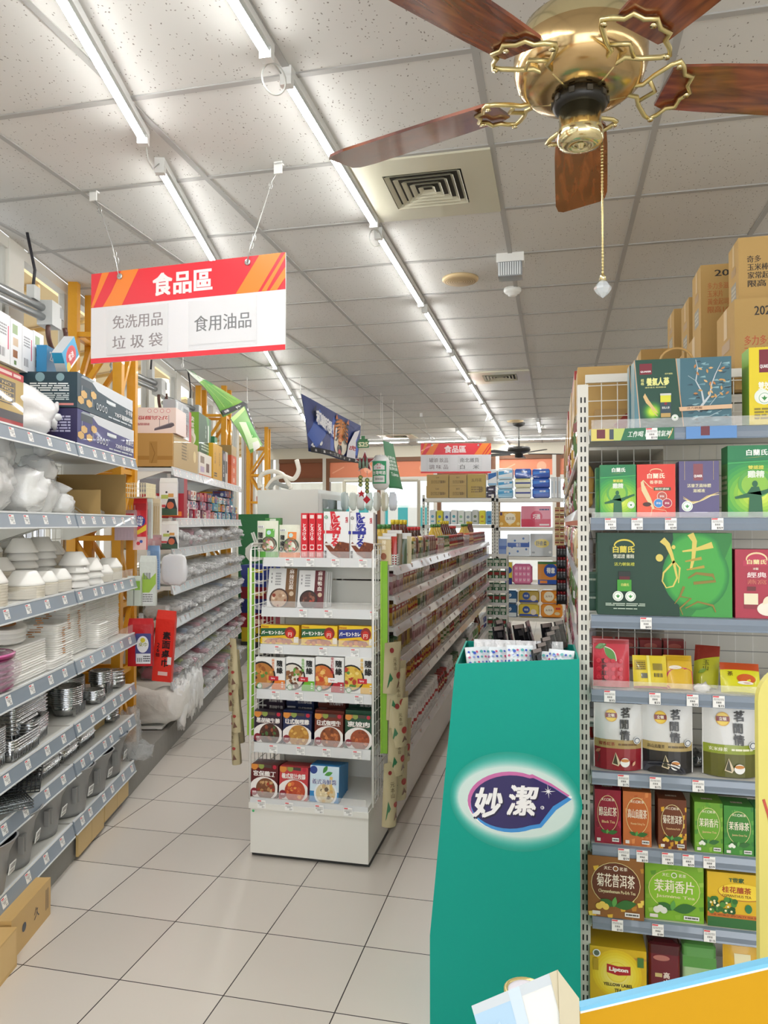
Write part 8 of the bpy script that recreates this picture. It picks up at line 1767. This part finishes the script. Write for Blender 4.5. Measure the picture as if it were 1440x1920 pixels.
for s_, idx in ((1, (0, 4, 3)), (-1, (1, 2))):
    m = MB(); a = [(F[i][0], BY + t, F[i][1]) for i in idx]; b = [(Bk[i][0], BYB - t, Bk[i][1]) for i in idx]
    if s_ == 1: a[2] = (a[2][0], BY + t, a[2][2] - .0)
    n = len(a); vs = a + b + [(x + s_ * t, y, z) for x, y, z in a + b]
    fs = []
    for i in range(n - 1): fs.append((i, i + 1, n + i + 1, n + i)); fs.append((2*n + i, 2*n + n + i, 2*n + n + i + 1, 2*n + i + 1))
    fs.append((n - 1, 2*n - 1, 4*n - 1, 3*n - 1)); m.add(vs, fs, TEAL); m.build('side_panel', e)
MB().box(-.315, .055, BY + .01, BYB - .01, .92, .926, mat('0a8578', .6)).build('inner_shelf', e)
m = MB(); A = Art(m, lambda u, v, e_: (u - .5, BY - .0004 - e_, v), 1, 1.3, .4, .2)
def P_(px, py): x, z = fp(px, py); return (x + .5, z / 1.3)
def pp(L_): return [P_(x, y) for x, y in L_]
cx, cy = P_(968, 1503); rx = P_(1075, 1503)[0] - cx; ry = P_(968, 1440)[1] - cy
for q in range(14):
    f = 1.42 - .032 * q; fx = 1.18 - .012 * q; g = q / 13; c = tuple(int(a + (b - a) * g ** 1.3) for a, b in zip((0, 156, 140), (205, 228, 224))); A.k = q // 1; A.ell(cx - .004, cy, rx * fx, ry * f * 1.04, '%02x%02x%02x' % c, seg=48)
def swoosh(o, dx=0, dy=0):
    pts = []
    for k in range(25): a = math.radians(62 + 236 * k / 24); pts.append((958 + dx + (76 + o) * math.cos(a), 1503 + dy - (51 + o) * math.sin(a)))
    pts += [(1012 + dx, 1545 + dy + o), (1038 + dx + o, 1512 + dy + o), (1066 + dx + o * 1.4, 1494 + dy), (1035 + dx, 1474 + dy - o), (1000 + dx, 1457 + dy - o)]
    return pp(pts)
def multi(pts, c):
    s = A; s.k += 1; d = s.k * s.step; mb_ = s.mb; o = len(mb_.v); from mathutils.geometry import tessellate_polygon
    tri = tessellate_polygon([[Vector((x, y, 0)) for x, y in pts]]); mb_.add([s.fn(x * s.w, y * s.h, d) for x, y in pts], [tuple(q) for q in tri], s.m(c))
multi(swoosh(5), 'f2f6f8'); multi(swoosh(3, -2, -3), 'c86aa8'); multi(swoosh(2, 3, 4), '3a90d8'); multi(swoosh(-1), '241c5e')
A.text('妙', P_(918, 1500)[0], P_(916, 1507)[1], .074, '14123a', bold=.03, w=.088, shear=.15, tilt=.04).text('潔', P_(982, 1500)[0], P_(984, 1503)[1], .074, '14123a', bold=.03, w=.088, shear=.15, tilt=.04)
A.text('妙', P_(916, 1500)[0], P_(914, 1504)[1], .072, 'f2f3f6', bold=.03, w=.086, shear=.15, tilt=.04).text('潔', P_(980, 1500)[0], P_(980, 1500)[1], .072, 'f2f3f6', bold=.03, w=.086, shear=.15, tilt=.04)
sx, sy = P_(1028, 1483)
for k in range(8): a = PI * k / 4 + .1; l = .022 if k % 2 == 0 else .013; A.put([(sx + l * math.cos(a), sy + l * math.sin(a) / 1.3), (sx + .0015 * math.cos(a + 1.57), sy + .0015 * math.sin(a + 1.57)), (sx - .0015 * math.cos(a + 1.57), sy - .0015 * math.sin(a + 1.57))], [(0, 1, 2)], 'f4f6fa')
A.ell(P_(1017, 1513)[0], P_(1017, 1513)[1], .0055, None, 'e8eaf2').text('R', P_(1017, 1513)[0], P_(1017, 1513)[1], .006, '241c5e'); m.build('printed_emblem', e)
# packs standing in the bin
r_ = random.Random(5)
def inb(name, label, x, y, zt, w_, t, h, c, rz, tx_, cat, art=None, m_=None): return pouch(name, label, x, y, zt - h, w_, h, t, m_ or c, art, rz=rz, tilt=tx_, cat=cat)
PK_ = mat('e6c3cc', .3, coat=.6, bump=.9, bscale=20)
def pk_art(A): A.rect(0, .72, 1, 1, 'e4ebf0'); [A.ell(.1 + .16 * (i % 6), .76 + .08 * (i // 6), .045, None, ['3a5ac0', '5ab0b0', 'c8507a', '8a9ad0'][i % 4]) for i in range(18)]; A.rect(.05, .1, .95, .7, 'e6bcc8').poly([(.3, .2), (.7, .25), (.8, .5), (.4, .48)], 'c8385a').poly([(.38, .27), (.64, .3), (.7, .44), (.44, .42)], 'ecd4da').ell(.3, .9, .06, None, '3a5ac0').ell(.6, .92, .06, None, '5ab0b0')
for k in range(5):
    inb('wipe_pack', 'clear pink-printed pack in the teal bin, %s from the aisle' % ordn(k), -.26 + .052 * k, 2.4 + .012 * (k % 2), 1.205 + .006 * (k % 3), .085, .075, .22, 0, .5 - .22 * k, .35 + .1 * (k % 2), 'pack', pk_art, PK_)
for k in range(4): inb('wipe_pack', 'white polka-printed pack behind the pink ones in the bin, %s from the aisle' % ordn(k), -.27 + .07 * k, 2.5, 1.225, .09, .03, .2, 0, .1, .5, 'pack', lambda A: [A.ell(.15 + .22 * (i % 4), .2 + .2 * (i // 4), .05, None, ['3a5ac0', '5ab0b0', 'c8385a'][i % 3]) for i in range(16)], film('f0f3f6', .8, .12, 1.0, 25))
BKM = mat('1d1c20', .25, coat=.7, bump=.5, bscale=25)
for k in range(9):
    inb('glove_bag', 'black glossy pack standing in the back of the bin, %s from the aisle' % ordn(k), -.2 + .028 * k, 2.66 + .02 * (k % 2), 1.235 + .008 * ((k * 3) % 4), .06, .022, .2, 0, .9 + .25 * (k % 3), .15 + .1 * (k % 2), 'pack', lambda A, k=k: A.rect(.1, .93, .9, 1, '9a8a84').rect(.3, .8, .7, .9, '4a4648'), BKM)
for k in range(6):
    inb('glove_bag', 'black glossy pack leaning at the rack side of the bin, %s from the front' % ordn(k), -.045 + .014 * k, 2.42 + .05 * k, 1.2 + .012 * k, .07, .018, .2, 0, 1.1, .2, 'pack', lambda A: A.rect(.1, .94, .9, 1, 'a89a96').rect(.3, .8, .7, .9, '4a4648'), BKM)
# ================================================================ things close to the camera
def V(px, py, d): return Vector(atD(px, py, d))
fw = (CM @ Vector((0, 0, -1))); fw.z = 0; fw.normalize()
a = V(1088, 1889, .95); b = V(1560, 1778, .95); 
e = empty('yellow_display', 'bright yellow display board with a sky-blue top edge in the lower corner', 'display board', (0, 0, 0))
def pris(top, bot, dep, mm, m):
    T = [Vector(p) for p in top]; B_ = [Vector(p) for p in bot]; n = len(T)
    return m.hexa([B_[0], B_[1], B_[1] + fw * dep, B_[0] + fw * dep], [T[0], T[1], T[1] + fw * dep, T[0] + fw * dep], mm)
a0 = Vector((a.x, a.y, 0)); b0_ = Vector((b.x, b.y, 0))
dz = Vector((0, 0, .006))
m = MB(); pris((a - dz, b - dz), (a0, b0_), .012, mat('c99600', .55, spec=.3), m); m.build('board', e)
m = MB(); pris((a, b), (a - dz, b - dz), .012, mat('7cc4ea', .4), m); m.build('blue_edge', e); m = MB(); pris((a - dz + Vector((0,0,.001)) - fw * .0005, b - dz + Vector((0,0,.001)) - fw * .0005), (a - dz * 1.25 - fw * .0005, b - dz * 1.25 - fw * .0005), .001, mat('f0f0e8', .5), m); m.build('white_line', e)
# pale rounded board
c0 = V(1421, 1290, 1.3); rt = (CM @ Vector((1, 0, 0)))
m = MB(); pts = []
zt = V(1440, 1250, 1.3).z; zb = .0
for k in range(9): an = math.radians(180 - 90 * k / 8); pts.append((.06 + .06 * math.cos(an), zt - .06 + .06 * math.sin(an)))
for k in range(9): an = math.radians(90 - 90 * k / 8); pts.append((.1 + .06 * math.cos(an), zt - .06 + .06 * math.sin(an)))
pts += [(.16, zb), (0, zb)]; n = len(pts)
vs = [tuple(Vector((c0.x, c0.y, 0)) + rt * x + Vector((0, 0, z))) for x, z in pts]; vs2 = [tuple(Vector(v) + fw * .012) for v in vs]
m.add(vs + vs2, [tuple(range(n)), tuple(range(2*n-1, n-1, -1))] + [(i, n+i, n+(i+1) % n, (i+1) % n) for i in range(n)], mat('d6cc6e', .4))
o = Vector((c0.x, c0.y, 0)); A = Art(m, lambda u, v, e_: tuple(o + rt * u + Vector((0, 0, v)) - fw * (.0005 + e_)), .16, zt); A.line([(.05, .83), (.1, .81), (.12, .8)], .03, 'b84a3a').rect(.0, .3, .2, .62, 'e4e8d8').rect(.02, .31, .2, .61, '8fae8a')
tag(m.build('rounded_board'), 'pale yellow round-cornered board at the very edge beside the tea rack', 'board')
# plinth with a pack and a jar, lower edge of the view
pc = V(1000, 1960, .8); pz = .98
m = MB(); q0 = V(880, 1950, .78); q1 = V(1080, 1950, .78); pris((Vector((q0.x, q0.y, pz)), Vector((q1.x, q1.y, pz))), (Vector((q0.x, q0.y, 0)), Vector((q1.x, q1.y, 0))), .14, mat('d8d4c8', .5), m); tag(m.build('display_plinth'), 'off-white plinth carrying the pale pack in front of the teal bin', 'plinth')
m = MB()      # pale carton tilted up to the right
C1 = [V(884, 1886, .76), V(1046, 1818, .76), V(1088, 1990, .76), V(925, 2030, .76)]
vd = (V(1000, 1890, 1) - Vector(cam.location)).normalized() * .06; m.hexa([C1[3], C1[2], C1[2] + vd, C1[3] + vd], [C1[0], C1[1], C1[1] + vd, C1[0] + vd], mat('dfe2e0', .35, coat=.4))
nn = -vd.normalized()
A = Art(m, lambda u, v, e_: tuple(C1[3] + (C1[2] - C1[3]) * u + (C1[0] - C1[3] + ((C1[1] - C1[2]) - (C1[0] - C1[3])) * u) * v + nn * (.0006 + e_)), 1, 1)
A.rect(0, 0, .5, 1, 'a9c8e0').rect(0, .88, 1, 1, 'c4ccd2').rect(.42, 0, .55, 1, 'c6d6e2').rect(.9, 0, 1, 1, 'c8bfa4').poly([(.1, .3), (.3, .4), (.25, .7), (.12, .6)], 'b8d2e6'); [A.rect(.5 + .045 * k, .22, .53 + .045 * k, .3, '4a4a50') for k in range(8)]
R0 = [V(1046, 1819, .757), V(1086, 1872, .757), V(1089, 1990, .757), V(1052, 1990, .757)]; m.hexa([R0[3], R0[2], R0[2] + vd, R0[3] + vd], [R0[0], R0[1], R0[1] + vd, R0[0] + vd], mat('c8bfa4', .45))
tag(m.build('care_pack'), 'white and pale blue pack tilted up in front of the teal bin', 'pack')
m = MB(); p = V(985, 1862, .86); m.lathe([(.022, -.22), (.022, 0)], mat('e6e4e2', .3), 24, c=tuple(p)); m.lathe([(.024, -.012), (.0245, .004), (.021, .006), (.02, .002)], mat('d9c88a', .3, metal=.5), 28, c=tuple(p), caps=False); m.lathe([(.021, .003), (0, .004)], mat('e4e2ee', .3), 24, c=tuple(p), caps=False)
tag(m.build('cream_jar'), 'white jar with a gold rim just behind the pale blue pack', 'jar')
